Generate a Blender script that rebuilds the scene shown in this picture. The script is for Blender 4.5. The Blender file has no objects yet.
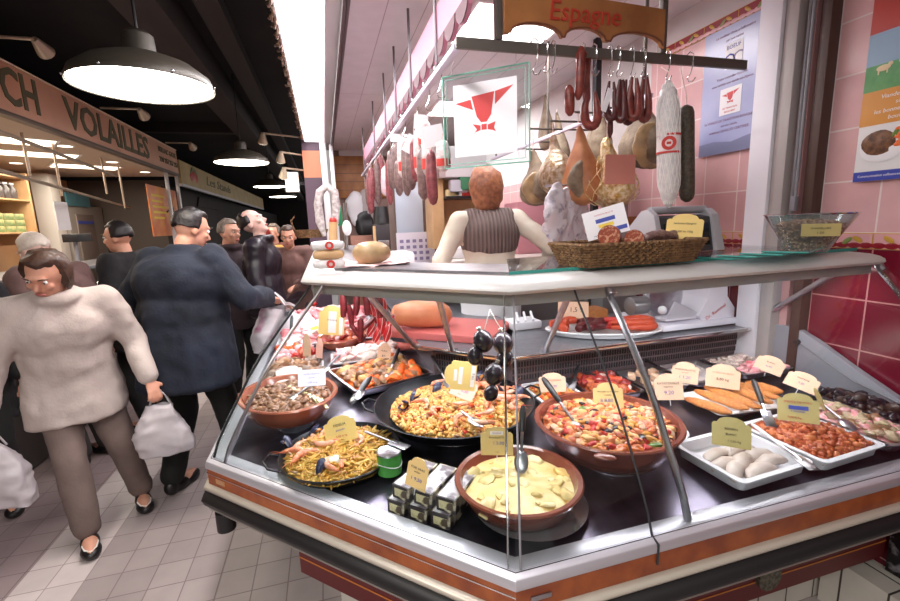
import bpy, bmesh, math, random
from mathutils import Vector, Matrix, noise, Euler
RN = random.Random(11)
sc = bpy.context.scene
COL = sc.collection
PI = math.pi
V = Vector

# ------------------------------------------------------------------ camera (calibrated wide lens, eye at 1.6 m)
FPX, PITCH, YAW, ROLL, EYE = 437.66, math.radians(10.043), math.radians(15.521), math.radians(-2.035), 1.6
_F = V((math.sin(YAW)*math.cos(PITCH), math.cos(YAW)*math.cos(PITCH), -math.sin(PITCH)))
_R0 = V((math.cos(YAW), -math.sin(YAW), 0)); _U0 = _R0.cross(_F)
_R = math.cos(ROLL)*_R0 + math.sin(ROLL)*_U0
_U = -math.sin(ROLL)*_R0 + math.cos(ROLL)*_U0
cam_d = bpy.data.cameras.new('camera'); cam = bpy.data.objects.new('camera', cam_d); COL.objects.link(cam)
cam_d.sensor_width = 36; cam_d.lens = FPX/900*36; cam_d.clip_start = .02; cam_d.clip_end = 200
cam.matrix_world = Matrix(((_R.x, _U.x, -_F.x, 0), (_R.y, _U.y, -_F.y, 0), (_R.z, _U.z, -_F.z, EYE), (0, 0, 0, 1)))
sc.camera = cam

def at(u, v, z=None, y=None, x=None):
    """where the line of sight through a photo point meets a known height, depth or side plane"""
    d = _F + _R*((u-450)/FPX) + _U*((300.5-v)/FPX)
    t = (z-EYE)/d.z if z is not None else (y/d.y if y is not None else x/d.x)
    return V((0, 0, EYE)) + d*t

# ------------------------------------------------------------------ materials
def lin(c):
    return tuple(((x/255)/12.92 if x/255 <= .04045 else ((x/255+.055)/1.055)**2.4) for x in c)
MATS = {}
def mat(name, c, r=.5, m=0., c2=None, s=12., det=3., bump=0., bs=60., em=0., emc=None, sss=0., coat=0., alpha=1., lo=.35, hi=.65):
    if name in MATS: return MATS[name]
    M = bpy.data.materials.new(name); M.use_nodes = True; MATS[name] = M
    n, l = M.node_tree.nodes, M.node_tree.links
    b = n['Principled BSDF']
    b.inputs['Base Color'].default_value = (*lin(c), 1); b.inputs['Roughness'].default_value = r
    b.inputs['Metallic'].default_value = m
    if coat: b.inputs['Coat Weight'].default_value = coat; b.inputs['Coat Roughness'].default_value = .15
    if sss: b.inputs['Subsurface Weight'].default_value = sss; b.inputs['Subsurface Radius'].default_value = (.02, .008, .005)
    if alpha < 1: b.inputs['Alpha'].default_value = alpha
    if em:
        b.inputs['Emission Color'].default_value = (*lin(emc or c), 1); b.inputs['Emission Strength'].default_value = em
    if c2 or bump:
        tc = n.new('ShaderNodeTexCoord')
    if c2:
        t = n.new('ShaderNodeTexNoise'); t.inputs['Scale'].default_value = s; t.inputs['Detail'].default_value = det
        l.new(tc.outputs['Object'], t.inputs['Vector'])
        cr = n.new('ShaderNodeValToRGB'); cr.color_ramp.elements[0].position = lo; cr.color_ramp.elements[1].position = hi
        cr.color_ramp.elements[0].color = (*lin(c), 1); cr.color_ramp.elements[1].color = (*lin(c2), 1)
        l.new(t.outputs['Fac'], cr.inputs['Fac']); l.new(cr.outputs['Color'], b.inputs['Base Color'])
    if bump:
        t2 = n.new('ShaderNodeTexNoise'); t2.inputs['Scale'].default_value = bs; t2.inputs['Detail'].default_value = 4
        l.new(tc.outputs['Object'], t2.inputs['Vector'])
        bp = n.new('ShaderNodeBump'); bp.inputs['Strength'].default_value = bump; bp.inputs['Distance'].default_value = .01
        l.new(t2.outputs['Fac'], bp.inputs['Height']); l.new(bp.outputs['Normal'], b.inputs['Normal'])
    return M
def glass(name, tint=(245, 250, 250), refl=1., alpha=.0):
    """thin pane: clear transmission plus mirror reflection rising at grazing angles"""
    if name in MATS: return MATS[name]
    M = bpy.data.materials.new(name); M.use_nodes = True; MATS[name] = M
    n, l = M.node_tree.nodes, M.node_tree.links
    n.remove(n['Principled BSDF']); out = n['Material Output']
    tr = n.new('ShaderNodeBsdfTransparent'); tr.inputs['Color'].default_value = (*lin(tint), 1)
    gl = n.new('ShaderNodeBsdfGlossy'); gl.inputs['Roughness'].default_value = .02
    lw = n.new('ShaderNodeLayerWeight'); lw.inputs['Blend'].default_value = .5
    pw = n.new('ShaderNodeMath'); pw.operation = 'POWER'; pw.inputs[1].default_value = 4.5; l.new(lw.outputs['Facing'], pw.inputs[0])
    mu = n.new('ShaderNodeMath'); mu.operation = 'MULTIPLY_ADD'; mu.inputs[1].default_value = refl*.85; mu.inputs[2].default_value = refl*.03
    l.new(pw.outputs[0], mu.inputs[0])
    mx = n.new('ShaderNodeMixShader'); l.new(mu.outputs[0], mx.inputs[0]); l.new(tr.outputs[0], mx.inputs[1]); l.new(gl.outputs[0], mx.inputs[2])
    last = mx
    if alpha:
        df = n.new('ShaderNodeBsdfDiffuse'); df.inputs['Color'].default_value = (.8, .85, .85, 1)
        m2 = n.new('ShaderNodeMixShader'); m2.inputs[0].default_value = alpha
        l.new(mx.outputs[0], m2.inputs[1]); l.new(df.outputs[0], m2.inputs[2]); last = m2
    l.new(last.outputs[0], out.inputs['Surface'])
    return M

# ------------------------------------------------------------------ mesh builder
def frame(axis):
    a = V(axis).normalized()
    h = V((0, 0, 1)) if abs(a.z) < .9 else V((1, 0, 0))
    x = h.cross(a).normalized(); y = a.cross(x)
    return Matrix((x, y, a)).transposed()
def rz(a): return Matrix.Rotation(a, 4, 'Z')
def rx(a): return Matrix.Rotation(a, 4, 'X')
def ry(a): return Matrix.Rotation(a, 4, 'Y')
def tl(*p): return Matrix.Translation(V(p if len(p) == 3 else p[0]))
class MB:
    def __init__(s): s.v = []; s.f = []; s.m = []; s.k = 0
    def add(s, vs, fs):
        o = len(s.v); s.v += [V(p) for p in vs]; s.f += [tuple(i+o for i in f) for f in fs]; s.m += [s.k]*len(fs); return s
    def merge(s, o, M=None, k=None):
        q = len(s.v); s.v += [(M @ p if M else p.copy()) for p in o.v]
        s.f += [tuple(i+q for i in f) for f in o.f]; s.m += [(k if k is not None else i) for i in o.m]; return s
    def box(s, c, d, M=None):
        c = V(c); h = V(d)/2
        p = [V((x*h.x, y*h.y, z*h.z)) for z in (-1, 1) for y in (-1, 1) for x in (-1, 1)]
        p = [(M.to_3x3() @ q if M else q)+c for q in p]
        return s.add(p, [(0, 2, 3, 1), (4, 5, 7, 6), (0, 1, 5, 4), (2, 6, 7, 3), (0, 4, 6, 2), (1, 3, 7, 5)])
    def bb(s, a, b):
        return s.box([(a[i]+b[i])/2 for i in range(3)], [abs(b[i]-a[i]) for i in range(3)])
    def tube(s, pts, r, n=10, caps=True, closed=False, flat=1.):
        pts = [V(p) for p in pts]; N = len(pts)
        rr = r if isinstance(r, (list, tuple)) else [r]*N
        vs = []; up = None
        for i, p in enumerate(pts):
            if closed: t = pts[(i+1) % N]-pts[i-1]
            else: t = pts[min(i+1, N-1)]-pts[max(i-1, 0)]
            if t.length < 1e-9: t = V((0, 0, 1))
            t.normalize()
            if up is None:
                up = frame(t).col[0].copy()
            up = (up-t*up.dot(t))
            up = up.normalized() if up.length > 1e-6 else frame(t).col[0].copy()
            w = t.cross(up)
            for k in range(n):
                a = 2*PI*k/n; vs.append(p+up*(rr[i]*math.cos(a))+w*(rr[i]*flat*math.sin(a)))
        fs = []
        for i in range(N if closed else N-1):
            j = (i+1) % N
            for k in range(n):
                fs.append((i*n+k, i*n+(k+1) % n, j*n+(k+1) % n, j*n+k))
        if caps and not closed:
            fs.append(tuple(range(n-1, -1, -1))); fs.append(tuple((N-1)*n+k for k in range(n)))
        return s.add(vs, fs)
    def cyl(s, a, b, r, r2=None, n=16, caps=True): return s.tube([a, b], [r, r if r2 is None else r2], n, caps)
    def lathe(s, prof, c=(0, 0, 0), n=40, sx=1., sy=1., M=None, closed=False, caps=True):
        c = V(c); vs = []
        for r, z in prof:
            for k in range(n):
                a = 2*PI*k/n; q = V((r*sx*math.cos(a), r*sy*math.sin(a), z)); vs.append((M @ q if M else q)+c)
        fs = []; N = len(prof)
        for i in range(N if closed else N-1):
            j = (i+1) % N
            for k in range(n): fs.append((i*n+k, i*n+(k+1) % n, j*n+(k+1) % n, j*n+k))
        if not closed and caps:
            if prof[0][0] > 1e-6: fs.append(tuple(range(n-1, -1, -1)))
            if prof[-1][0] > 1e-6: fs.append(tuple((N-1)*n+k for k in range(n)))
        return s.add(vs, fs)
    def ell(s, c, r, M=None, nu=14, nv=9):
        r = V(r) if not isinstance(r, (int, float)) else V((r, r, r)); c = V(c)
        vs = [V((0, 0, -r.z))]
        for i in range(1, nv):
            p = -PI/2+PI*i/nv
            for k in range(nu):
                a = 2*PI*k/nu; vs.append(V((r.x*math.cos(p)*math.cos(a), r.y*math.cos(p)*math.sin(a), r.z*math.sin(p))))
        vs.append(V((0, 0, r.z)))
        fs = []
        for k in range(nu):
            fs.append((0, 1+(k+1) % nu, 1+k)); b = 1+(nv-2)*nu
            fs.append((len(vs)-1, b+k, b+(k+1) % nu))
        for i in range(nv-2):
            for k in range(nu):
                a = 1+i*nu; fs.append((a+k, a+(k+1) % nu, a+nu+(k+1) % nu, a+nu+k))
        m3 = M.to_3x3() if M else None
        return s.add([(m3 @ q if m3 else q)+c for q in vs], fs)
    def cap(s, a, b, ra, rb, n=12):
        """tapered limb with round ends"""
        a, b = V(a), V(b); s.tube([a, b], [ra, rb], n); s.ell(a, ra, nu=n, nv=8); s.ell(b, rb, nu=n, nv=8); return s
    def prism(s, poly, h, M=None):
        """polygon in XY extruded along +Z by h"""
        n = len(poly); vs = [V((x, y, 0)) for x, y in poly]+[V((x, y, h)) for x, y in poly]
        if M: vs = [M @ q for q in vs]
        return s.add(vs, [tuple(range(n-1, -1, -1)), tuple(range(n, 2*n))]+[(i, (i+1) % n, n+(i+1) % n, n+i) for i in range(n)])
    def sweep(s, prof, st, closed=True):
        """profile of (inset, height) along stations of (point, inset direction)"""
        n = len(prof); vs = []
        for (px, py), (dx, dy) in st:
            for q, z in prof: vs.append(V((px+dx*q, py+dy*q, z)))
        fs = []
        for i in range(len(st)-1):
            for k in range(n if closed else n-1):
                fs.append((i*n+k, (i+1)*n+k, (i+1)*n+(k+1) % n, i*n+(k+1) % n))
        if closed:
            fs.append(tuple(range(n))); fs.append(tuple((len(st)-1)*n+k for k in range(n-1, -1, -1)))
        return s.add(vs, fs)
    def grid(s, fn, nu, nv):
        vs = [fn(i/nu, j/nv) for j in range(nv+1) for i in range(nu+1)]
        return s.add(vs, [(j*(nu+1)+i, j*(nu+1)+i+1, (j+1)*(nu+1)+i+1, (j+1)*(nu+1)+i) for j in range(nv) for i in range(nu)])
    def shake(s, amp, sc_=10., seed=0., frm=0):
        for i in range(frm, len(s.v)):
            p = s.v[i]; q = p*sc_+V((seed, seed*1.7, -seed)); s.v[i] = p+noise.noise_vector(q)*amp
        return s
    def xf(s, M, frm=0):
        for i in range(frm, len(s.v)): s.v[i] = M @ s.v[i]
        return s
    def build(s, name, mats, parent=None, label=None, bevel=0., smooth=40., world=True, solid=0., segs=2):
        me = bpy.data.meshes.new(name); W = wm(parent).inverted() if (parent is not None and world) else None
        me.from_pydata([(W @ p if W else p) for p in s.v], [], s.f)
        ms = mats if isinstance(mats, (list, tuple)) else [mats]
        for m in ms: me.materials.append(m)
        if len(ms) > 1: me.polygons.foreach_set('material_index', s.m)
        bm = bmesh.new(); bm.from_mesh(me)
        bmesh.ops.recalc_face_normals(bm, faces=bm.faces)
        if bevel:
            es = [e for e in bm.edges if len(e.link_faces) == 2 and e.calc_face_angle(0) > .5]
            bmesh.ops.bevel(bm, geom=es, offset=bevel, segments=segs, profile=.6, affect='EDGES', clamp_overlap=True)
        if solid: bmesh.ops.solidify(bm, geom=bm.faces[:], thickness=solid)
        bm.to_mesh(me); bm.free()
        if smooth:
            me.shade_smooth(); me.set_sharp_from_angle(angle=math.radians(smooth))
        o = bpy.data.objects.new(name, me); COL.objects.link(o)
        if parent is not None: o.parent = parent
        if label: o['label'] = label
        return o
def wm(o):
    m = o.matrix_basis.copy()
    while o.parent: o = o.parent; m = o.matrix_basis @ m
    return m
def tag(o, label, cat, group=None, kind=None):
    o['label'] = label; o['category'] = cat
    if group: o['group'] = group
    if kind: o['kind'] = kind
    return o
def thing(name, label, cat, loc=(0, 0, 0), rot=0., group=None):
    o = bpy.data.objects.new(name, None); COL.objects.link(o); o.empty_display_size = .05
    o.location = loc; o.rotation_euler = (0, 0, rot); return tag(o, label, cat, group)
def solo(name, mb, m, label, cat, loc=None, group=None, kind=None, **k):
    """a thing that is one mesh, built in world coordinates, origin at loc"""
    o = mb.build(name, m, None, **k); tag(o, label, cat, group, kind)
    if loc is not None:
        L = V(loc); o.data.transform(Matrix.Translation(-L)); o.location = L
    return o
def struct(name, mb, m, **k):
    o = mb.build(name, m, None, **k); o['kind'] = 'structure'; return o
def place(o, M):
    o.matrix_basis = M; return o
KIDS = {}
def copy_tree(o, parent=None):
    c = o.copy(); COL.objects.link(c)
    if parent is not None: c.parent = parent
    for ch in [q for q in o.children]: copy_tree(ch, c)
    return c
def dup(proto, M, label=None, group=None):
    """a copy of a thing with copies of its parts, set at M"""
    c = copy_tree(proto); c.matrix_basis = M
    if label: c['label'] = label
    if group: c['group'] = group
    return c
def text_mb(body, size, ext=.0008, align='CENTER', shear=0., sp=1., bold=0.):
    cu = bpy.data.curves.new('t', 'FONT'); cu.body = body; cu.size = size; cu.extrude = ext; cu.align_x = align; cu.align_y = 'CENTER'
    cu.shear = shear; cu.space_character = sp; cu.resolution_u = 2; cu.offset = bold*size
    o = bpy.data.objects.new('t', cu); COL.objects.link(o)
    dg = bpy.context.evaluated_depsgraph_get(); me = o.evaluated_get(dg).to_mesh()
    mb = MB(); mb.add([v.co.copy() for v in me.vertices], [tuple(p.vertices) for p in me.polygons])
    o.evaluated_get(dg).to_mesh_clear(); bpy.data.objects.remove(o); bpy.data.curves.remove(cu)
    return mb
def facing(p, dirn, up=(0, 0, 1)):
    """matrix whose local +Z looks along dirn and local +Y is up, at p"""
    z = V(dirn).normalized(); x = V(up).cross(z).normalized(); y = z.cross(x)
    return Matrix.Translation(V(p)) @ Matrix((x, y, z)).transposed().to_4x4()

# ------------------------------------------------------------------ palette
STEEL = mat('brushed_steel', (190, 188, 192), .28, 1., c2=(170, 168, 175), s=30)
CHROME = mat('chrome', (215, 215, 215), .12, 1.)
DSTEEL = mat('dark_deck_steel', (112, 106, 120), .28, .9, c2=(74, 70, 80), s=8)
ALU = mat('satin_aluminium', (205, 203, 206), .42, .35)
WHITE = mat('white_enamel', (232, 230, 232), .4)
WPLASTIC = mat('white_plastic', (225, 223, 228), .45)
CREAMRAIL = mat('rail_cream', (196, 188, 174), .4, .3)
RUBBER = mat('black_rubber', (22, 20, 22), .55)
BLACK = mat('black_plastic', (26, 25, 28), .4)
GREYP = mat('grey_plastic', (130, 128, 134), .45)
REDWOOD = mat('stained_wood_strip', (165, 84, 34), .4, c2=(128, 56, 24), s=14, coat=.2)
MAROON = mat('maroon_panel', (98, 32, 34), .45)
GLASS = glass('clear_glass', (243, 247, 247), .9)
GLASS2 = glass('clear_glass_pot', (232, 240, 240), 1.6, .05)
TEAL = mat('teal_glass_edge', (60, 150, 140), .2)
RUST = mat('terracotta_glazed', (138, 74, 56), .22, c2=(118, 58, 44), s=9, coat=.5)
BRICK = mat('terracotta_orange', (168, 98, 74), .25, c2=(146, 80, 60), s=9, coat=.5)
CARD = {k: mat('card_'+k, c, .6) for k, c in dict(tan=(226, 196, 132), olive=(196, 180, 118), peach=(240, 200, 170), pink=(244, 190, 176),
        white=(238, 236, 240), lilac=(226, 222, 236), yellow=(236, 206, 128), grey=(196, 186, 180)).items()}
INK = mat('ink_dark', (40, 34, 52), .7); INKB = mat('ink_blue', (70, 84, 170), .7); INKR = mat('ink_red', (196, 60, 54), .7)
INKW = mat('ink_white', (240, 236, 236), .7); INKY = mat('ink_yellow', (236, 206, 80), .7)
# ------------------------------------------------------------------ tiled materials
def tiles(name, cols, size, mortar, axes, off=(0, 0), ms=.006, r=.3, bands=None, var=.06, bump=.15, size2=None):
    M = bpy.data.materials.new(name); M.use_nodes = True; MATS[name] = M
    n, l = M.node_tree.nodes, M.node_tree.links; b = n['Principled BSDF']; b.inputs['Roughness'].default_value = r
    tc = n.new('ShaderNodeTexCoord'); sp = n.new('ShaderNodeSeparateXYZ'); l.new(tc.outputs['Object'], sp.inputs[0])
    cb = n.new('ShaderNodeCombineXYZ')
    for i, a in enumerate(axes):
        ad = n.new('ShaderNodeMath'); ad.operation = 'ADD'; ad.inputs[1].default_value = 40*size-off[i]
        l.new(sp.outputs[a], ad.inputs[0]); l.new(ad.outputs[0], cb.inputs[i])
    br = n.new('ShaderNodeTexBrick'); br.offset = 0; br.squash = 1
    br.inputs['Scale'].default_value = 1; br.inputs['Mortar Size'].default_value = ms/2; br.inputs['Mortar Smooth'].default_value = .2
    br.inputs['Brick Width'].default_value = size; br.inputs['Row Height'].default_value = size2 or size; br.inputs['Bias'].default_value = 0
    l.new(cb.outputs[0], br.inputs['Vector'])
    c1, c2 = cols
    br.inputs['Color1'].default_value = (*lin(c1), 1); br.inputs['Color2'].default_value = (*lin(c2), 1); br.inputs['Mortar'].default_value = (*lin(mortar), 1)
    src = br.outputs['Color']
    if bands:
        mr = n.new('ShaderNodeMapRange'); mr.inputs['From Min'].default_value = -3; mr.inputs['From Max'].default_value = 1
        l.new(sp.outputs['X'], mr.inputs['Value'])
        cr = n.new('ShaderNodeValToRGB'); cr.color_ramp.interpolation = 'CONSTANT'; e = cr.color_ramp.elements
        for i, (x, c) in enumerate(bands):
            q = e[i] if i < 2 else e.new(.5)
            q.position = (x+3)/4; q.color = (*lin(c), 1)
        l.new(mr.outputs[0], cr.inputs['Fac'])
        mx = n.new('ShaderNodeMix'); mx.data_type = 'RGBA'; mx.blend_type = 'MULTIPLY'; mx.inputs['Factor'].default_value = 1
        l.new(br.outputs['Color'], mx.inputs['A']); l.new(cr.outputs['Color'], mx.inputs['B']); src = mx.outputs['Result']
    nz = n.new('ShaderNodeTexNoise'); nz.inputs['Scale'].default_value = 9; nz.inputs['Detail'].default_value = 5
    l.new(tc.outputs['Object'], nz.inputs['Vector'])
    hs = n.new('ShaderNodeMapRange'); hs.inputs['To Min'].default_value = 1-var*2; hs.inputs['To Max'].default_value = 1+var*2
    l.new(nz.outputs['Fac'], hs.inputs['Value'])
    m3 = n.new('ShaderNodeMix'); m3.data_type = 'RGBA'; m3.blend_type = 'MULTIPLY'; m3.inputs['Factor'].default_value = 1
    l.new(src, m3.inputs['A']); l.new(hs.outputs[0], m3.inputs['B']); l.new(m3.outputs['Result'], b.inputs['Base Color'])
    bp = n.new('ShaderNodeBump'); bp.inputs['Strength'].default_value = bump; bp.inputs['Distance'].default_value = .004; bp.invert = True
    l.new(br.outputs['Fac'], bp.inputs['Height']); l.new(bp.outputs['Normal'], b.inputs['Normal'])
    return M
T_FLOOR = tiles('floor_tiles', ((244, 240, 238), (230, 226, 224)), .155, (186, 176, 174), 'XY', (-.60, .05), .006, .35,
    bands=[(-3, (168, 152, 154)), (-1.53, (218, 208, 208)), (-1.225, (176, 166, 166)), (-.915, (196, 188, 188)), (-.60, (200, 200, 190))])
T_PINK = tiles('pink_wall_tiles', ((216, 172, 172), (206, 160, 162)), .2, (226, 208, 206), 'YZ', (1.37, 1.506), .007, .22)
T_RED = tiles('red_wall_tiles', ((116, 22, 42), (104, 18, 38)), .2, (190, 130, 130), 'YZ', (1.37, 1.446), .006, .18)
T_CURB = tiles('curb_tiles', ((216, 210, 200), (206, 200, 190)), .15, (70, 64, 60), 'XY', (0, 0), .008, .35)
T_PLANK = tiles('ceiling_planks', ((212, 208, 212), (206, 202, 207)), .2, (158, 152, 158), 'XY', (.2, 0), .006, .5, size2=6.)
WALLW = mat('wall_white_paint', (214, 208, 206), .7, c2=(204, 197, 196), s=3)
BLACKC = mat('hall_ceiling_black', (17, 14, 17), .9, c2=(28, 22, 22), s=2)
DUCT = mat('hall_duct_dark', (46, 38, 36), .7)
OAK = mat('oak_board', (168, 112, 62), .45, c2=(140, 88, 46), s=7, bump=.1, bs=30)
PINE = mat('pale_wood', (206, 168, 122), .5, c2=(190, 150, 106), s=5)
DBROWN = mat('dark_brown_paint', (62, 46, 48), .5)
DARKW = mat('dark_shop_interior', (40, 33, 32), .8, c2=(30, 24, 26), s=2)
LAMP = mat('lamp_tube_glow', (255, 250, 246), .5, em=12., emc=(255, 247, 246))
STRIPL = mat('fascia_light_glow', (255, 250, 248), .5, em=5., emc=(255, 246, 248))
PANELL = mat('ceiling_light_glow', (255, 252, 250), .5, em=3.2, emc=(255, 247, 245))
WARML = mat('warm_light_glow', (255, 246, 228), .5, em=3., emc=(255, 240, 214))
PENDL = mat('pendant_glow', (255, 253, 246), .5, em=14., emc=(255, 246, 230))

# ------------------------------------------------------------------ the setting
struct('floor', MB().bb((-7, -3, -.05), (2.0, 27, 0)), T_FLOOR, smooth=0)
struct('ceiling', MB().bb((-7, -3, 3.4), (.16, 27, 3.5)), BLACKC, smooth=0)
struct('ceiling_stall', MB().bb((.2, .3, 2.7), (2.0, 6.9, 2.8)), T_PLANK, smooth=0)
w = MB(); w.bb((2.0, -3, -.05), (2.1, 7.0, 1.446)); w.k = 1; w.bb((2.0, -3, 1.446), (2.1, 7.0, 1.506)); w.k = 2; w.bb((2.0, -3, 1.506), (2.1, 2.42, 2.51)); w.bb((2.0, 2.42, 1.506), (2.1, 7.0, 1.98)); w.k = 3; w.bb((2.0, 2.42, 1.98), (2.1, 7.0, 2.51)); w.k = 3; w.bb((2.0, -3, 2.51), (2.1, 7.0, 3.5))
struct('wall_right', w, [T_RED, mat('border_red', (150, 40, 50), .3), T_PINK, WALLW], smooth=0)
# fruit border: one tile strip in front of the wall at counter height and one near the ceiling
LEAFY, LEAFG, BORD = mat('leaf_yellow', (196, 150, 58), .35), mat('leaf_green', (126, 138, 70), .35), mat('border_pink', (214, 158, 160), .3)
BORDR, GROUT = mat('border_maroon', (140, 22, 38), .3), mat('grout_pale', (226, 208, 206), .7)
def border(z0, z1, y0, y1, name, maroon=False):
    b = MB(); b.bb((1.994, y0, z0), (2.0, y1, z1)); b.k = 1
    h = z1-z0
    y = y0
    while y < y1:
        b.k = 2 if not maroon else 3
        b.bb((1.9925, y+.003, z0+.003), (1.995, min(y+.197, y1), z1-.003))
        b.k = 3 if not maroon else 2
        for q in range(5):
            b.ell((1.993, y+.02+.04*q, z0+h*.22), (.002, .024, h*.2), nu=10, nv=6)
        for q, (dy, dz, an) in enumerate(((.05, .6, .5), (.085, .5, -.7), (.15, .62, .6))):
            b.k = (0, 1)[q % 2]
            b.ell((1.9915, y+dy, z0+h*dz), (.002, .021, h*.16), M=rx(an), nu=10, nv=6)
        y += .2
    o = struct(name, b, [LEAFY, LEAFG, BORD, BORDR]); return o
border(1.446, 1.506, -.43, 6.9, 'trim_1')
border(2.505, 2.56, 1.63, 2.42, 'trim_2', True)
# white post, grey channel, pipe and brown board where the right wall steps
struct('trim_3', MB().bb((1.9, 1.535, 0), (2.0, 1.635, 3.4)), mat('post_white', (226, 224, 232), .45), bevel=.004)
struct('trim_4', MB().bb((1.915, 1.475, 0), (2.0, 1.533, 3.4)), mat('channel_grey', (168, 160, 158), .5), bevel=.004)
b = MB(); b.bb((1.965, 1.44, 0), (2.0, 1.474, 3.4)); struct('trim_5', b, mat('strip_pink', (206, 160, 160), .4), smooth=0)
struct('trim_6', MB().bb((1.945, 1.37, 0), (2.0, 1.41, 3.4)), mat('board_brown', (70, 46, 38), .5), bevel=.003)
pp = thing('cable_conduit', 'thin grey metal pipes running up the wall beside the white post', 'pipe', (1.94, 1.45, 1.4))
MB().tube([(1.945, 1.452, 1.35), (1.945, 1.452, 3.4)], .008).build('pipe', GREYP, pp)
MB().tube([(1.93, 1.428, 1.62), (1.93, 1.428, 3.4)], .006).build('pipe', GREYP, pp)
MB().box((1.935, 1.445, 1.56), (.03, .05, .012)).build('bracket', STEEL, pp, bevel=.002)
MB().box((1.925, 1.428, 1.63), (.02, .02, .06)).build('bracket', GREYP, pp, bevel=.002)
# back of the stall
w = MB(); w.bb((.18, 6.9, 0), (2.1, 7.0, 2.8)); struct('wall_back', w, mat('back_wall', (150, 122, 112), .7, c2=(136, 110, 102), s=2), smooth=0)
struct('wall_far', MB().bb((-7, 26.8, 0), (.3, 27, 3.5)), DARKW, smooth=0)
struct('wall_left', MB().bb((-4.6, -3, 0), (-4.5, 27, 3.5)), DARKW, smooth=0)
struct('floor_stall', MB().bb((.75, 2.0, 0), (1.99, 6.89, .27)), mat('duckboard', (110, 96, 88), .7), smooth=0)
# outer pillar of the stall with an orange band, a white frame post, the fascia and ceiling trims
b = MB(); b.bb((-.2, 6.4, 0), (.09, 6.62, 2.27)); b.k = 1; b.bb((-.2, 6.4, 2.27), (.09, 6.62, 2.62)); b.k = 0; b.bb((-.2, 6.4, 2.62), (.09, 6.62, 3.4))
struct('pillar', b, [mat('pillar_plum', (92, 70, 86), .5), mat('pillar_orange', (226, 140, 104), .5)], smooth=0)
struct('pillar_frame', MB().bb((.03, 6.25, 0), (.11, 6.33, 2.7)).bb((.15, 6.25, 0), (.2, 6.33, 2.7)), ALU, bevel=.004)
struct('trim_7', MB().bb((.175, .3, 2.66), (.192, 6.9, 2.7)).bb((.2, .3, 2.685), (.215, 6.9, 2.7)), mat('trim_dark', (96, 82, 84), .5), smooth=0)
struct('trim_8', MB().bb((.0955, .3, 2.71), (.175, 6.9, 2.75)), mat('trim_white', (222, 216, 220), .5), smooth=0)
struct('trim_9', MB().bb((.3, 6.84, 2.62), (2.0, 6.895, 2.7)), mat('trim_pale', (206, 200, 202), .5), smooth=0)
# beams and a duct under the dark hall ceiling
struct('beam_hall', MB().bb((-1.25, -3, 3.12), (-.95, 26.8, 3.4)), DUCT, bevel=.01)
struct('beam_hall_small', MB().bb((-.8, -3, 3.28), (-.62, 26.8, 3.4)), DUCT, smooth=0)
struct('beam_cross', MB().bb((-4.5, 3.6, 3.25), (-1.26, 3.75, 3.399)).bb((-4.5, 8.6, 3.25), (-1.26, 8.75, 3.399)), DUCT, smooth=0)

# long luminous fascia over the edge of the stall
t = thing('light_fascia', 'long overexposed white strip light running along the stall edge overhead', 'strip light', (-.03, 3.5, 2.75))
MB().bb((-.16, .6, 2.735), (.093, 6.35, 2.8)).build('housing', ALU, t, bevel=.004)
MB().bb((-.148, .62, 2.722), (.085, 6.33, 2.734)).build('diffuser', STRIPL, t, smooth=0)
tb = MB(); pts = []
for i in range(260):
    y = .7+i*.0215
    pts.append((-.175+.012*math.sin(i*1.1), y, 2.74+.014*math.cos(i*1.1)))
tb.tube(pts, .009, 6)
for i in range(120):
    y = .7+i*.047; a = RN.random()*6
    tb.box((-.18+.015*math.cos(a), y, 2.742+.015*math.sin(a)), (.03, .008, .012), M=Matrix.Rotation(a, 4, 'Y'))
solo('twisted_strand', tb, mat('strand', (196, 170, 150), .35, .5, c2=(120, 90, 80), s=60), 'twisted tinsel with flakes along the outer edge of the strip light', 'garland', loc=(-.175, 3.5, 2.74))  # brownish bumps along the outer edge, shaped as a twisted tube with flakes
for i, (x0, y0, x1, y1) in enumerate(((.84, 2.28, 1.4, 2.8), (1.1, 4.05, 1.68, 4.6))):
    t = thing('ceiling_light', ('square white ceiling light behind the wooden shop board', 'square white ceiling light deeper in the stall, beside the bull sign')[i], 'ceiling light', ((x0+x1)/2, (y0+y1)/2, 2.69), group='ceiling lights of the stall')
    f = MB(); f.bb((x0-.02, y0-.02, 2.682), (x1+.02, y0, 2.699)); f.bb((x0-.02, y1, 2.682), (x1+.02, y1+.02, 2.699)); f.bb((x0-.02, y0, 2.682), (x0, y1, 2.699)); f.bb((x1, y0, 2.682), (x1+.02, y1, 2.699))
    f.build('frame', WHITE, t, smooth=0)
    MB().bb((x0, y0, 2.688), (x1, y1, 2.697)).build('diffuser', PANELL, t, smooth=0)

# ------------------------------------------------------------------ the display case
A0, B0 = (-.395, 1.5405), (.35, .795)
YF, XE = 3.7, 1.985
ST_ROOF = None
SF, SA, SB, SE = ((-.395, YF), (1, 0)), (A0, (1, .4142)), (B0, (.4142, 1)), ((XE, .795), (0, 1))
SM = ((.69, .795), (0, 1))
PATH = [SF, SA, SB, SE]
ROOF = [SF, SA, SB, ((1.945, .795), (0, 1))]
def st_pt(s, z, i=None, st=None):
    (px, py), (dx, dy) = st; return V((px+dx*s, py+dy*s, z))
case = thing('display_case', 'corner glass serve-over display case with steel sill and wood strip', 'display case', (.35, 1.4, 0))
def cs(name, prof, m, st=PATH, closed=True, label=None, **k):
    return MB().sweep(prof, st, closed).build(name, m, case, label, **k)
cs('sill', [(.012, .852), (-.034, .852), (-.046, .846), (-.05, .836), (-.05, .822), (.02, .822), (.02, .835)], mat('sill_steel', (206, 204, 212), .4, .6), smooth=30, bevel=.002)
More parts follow.
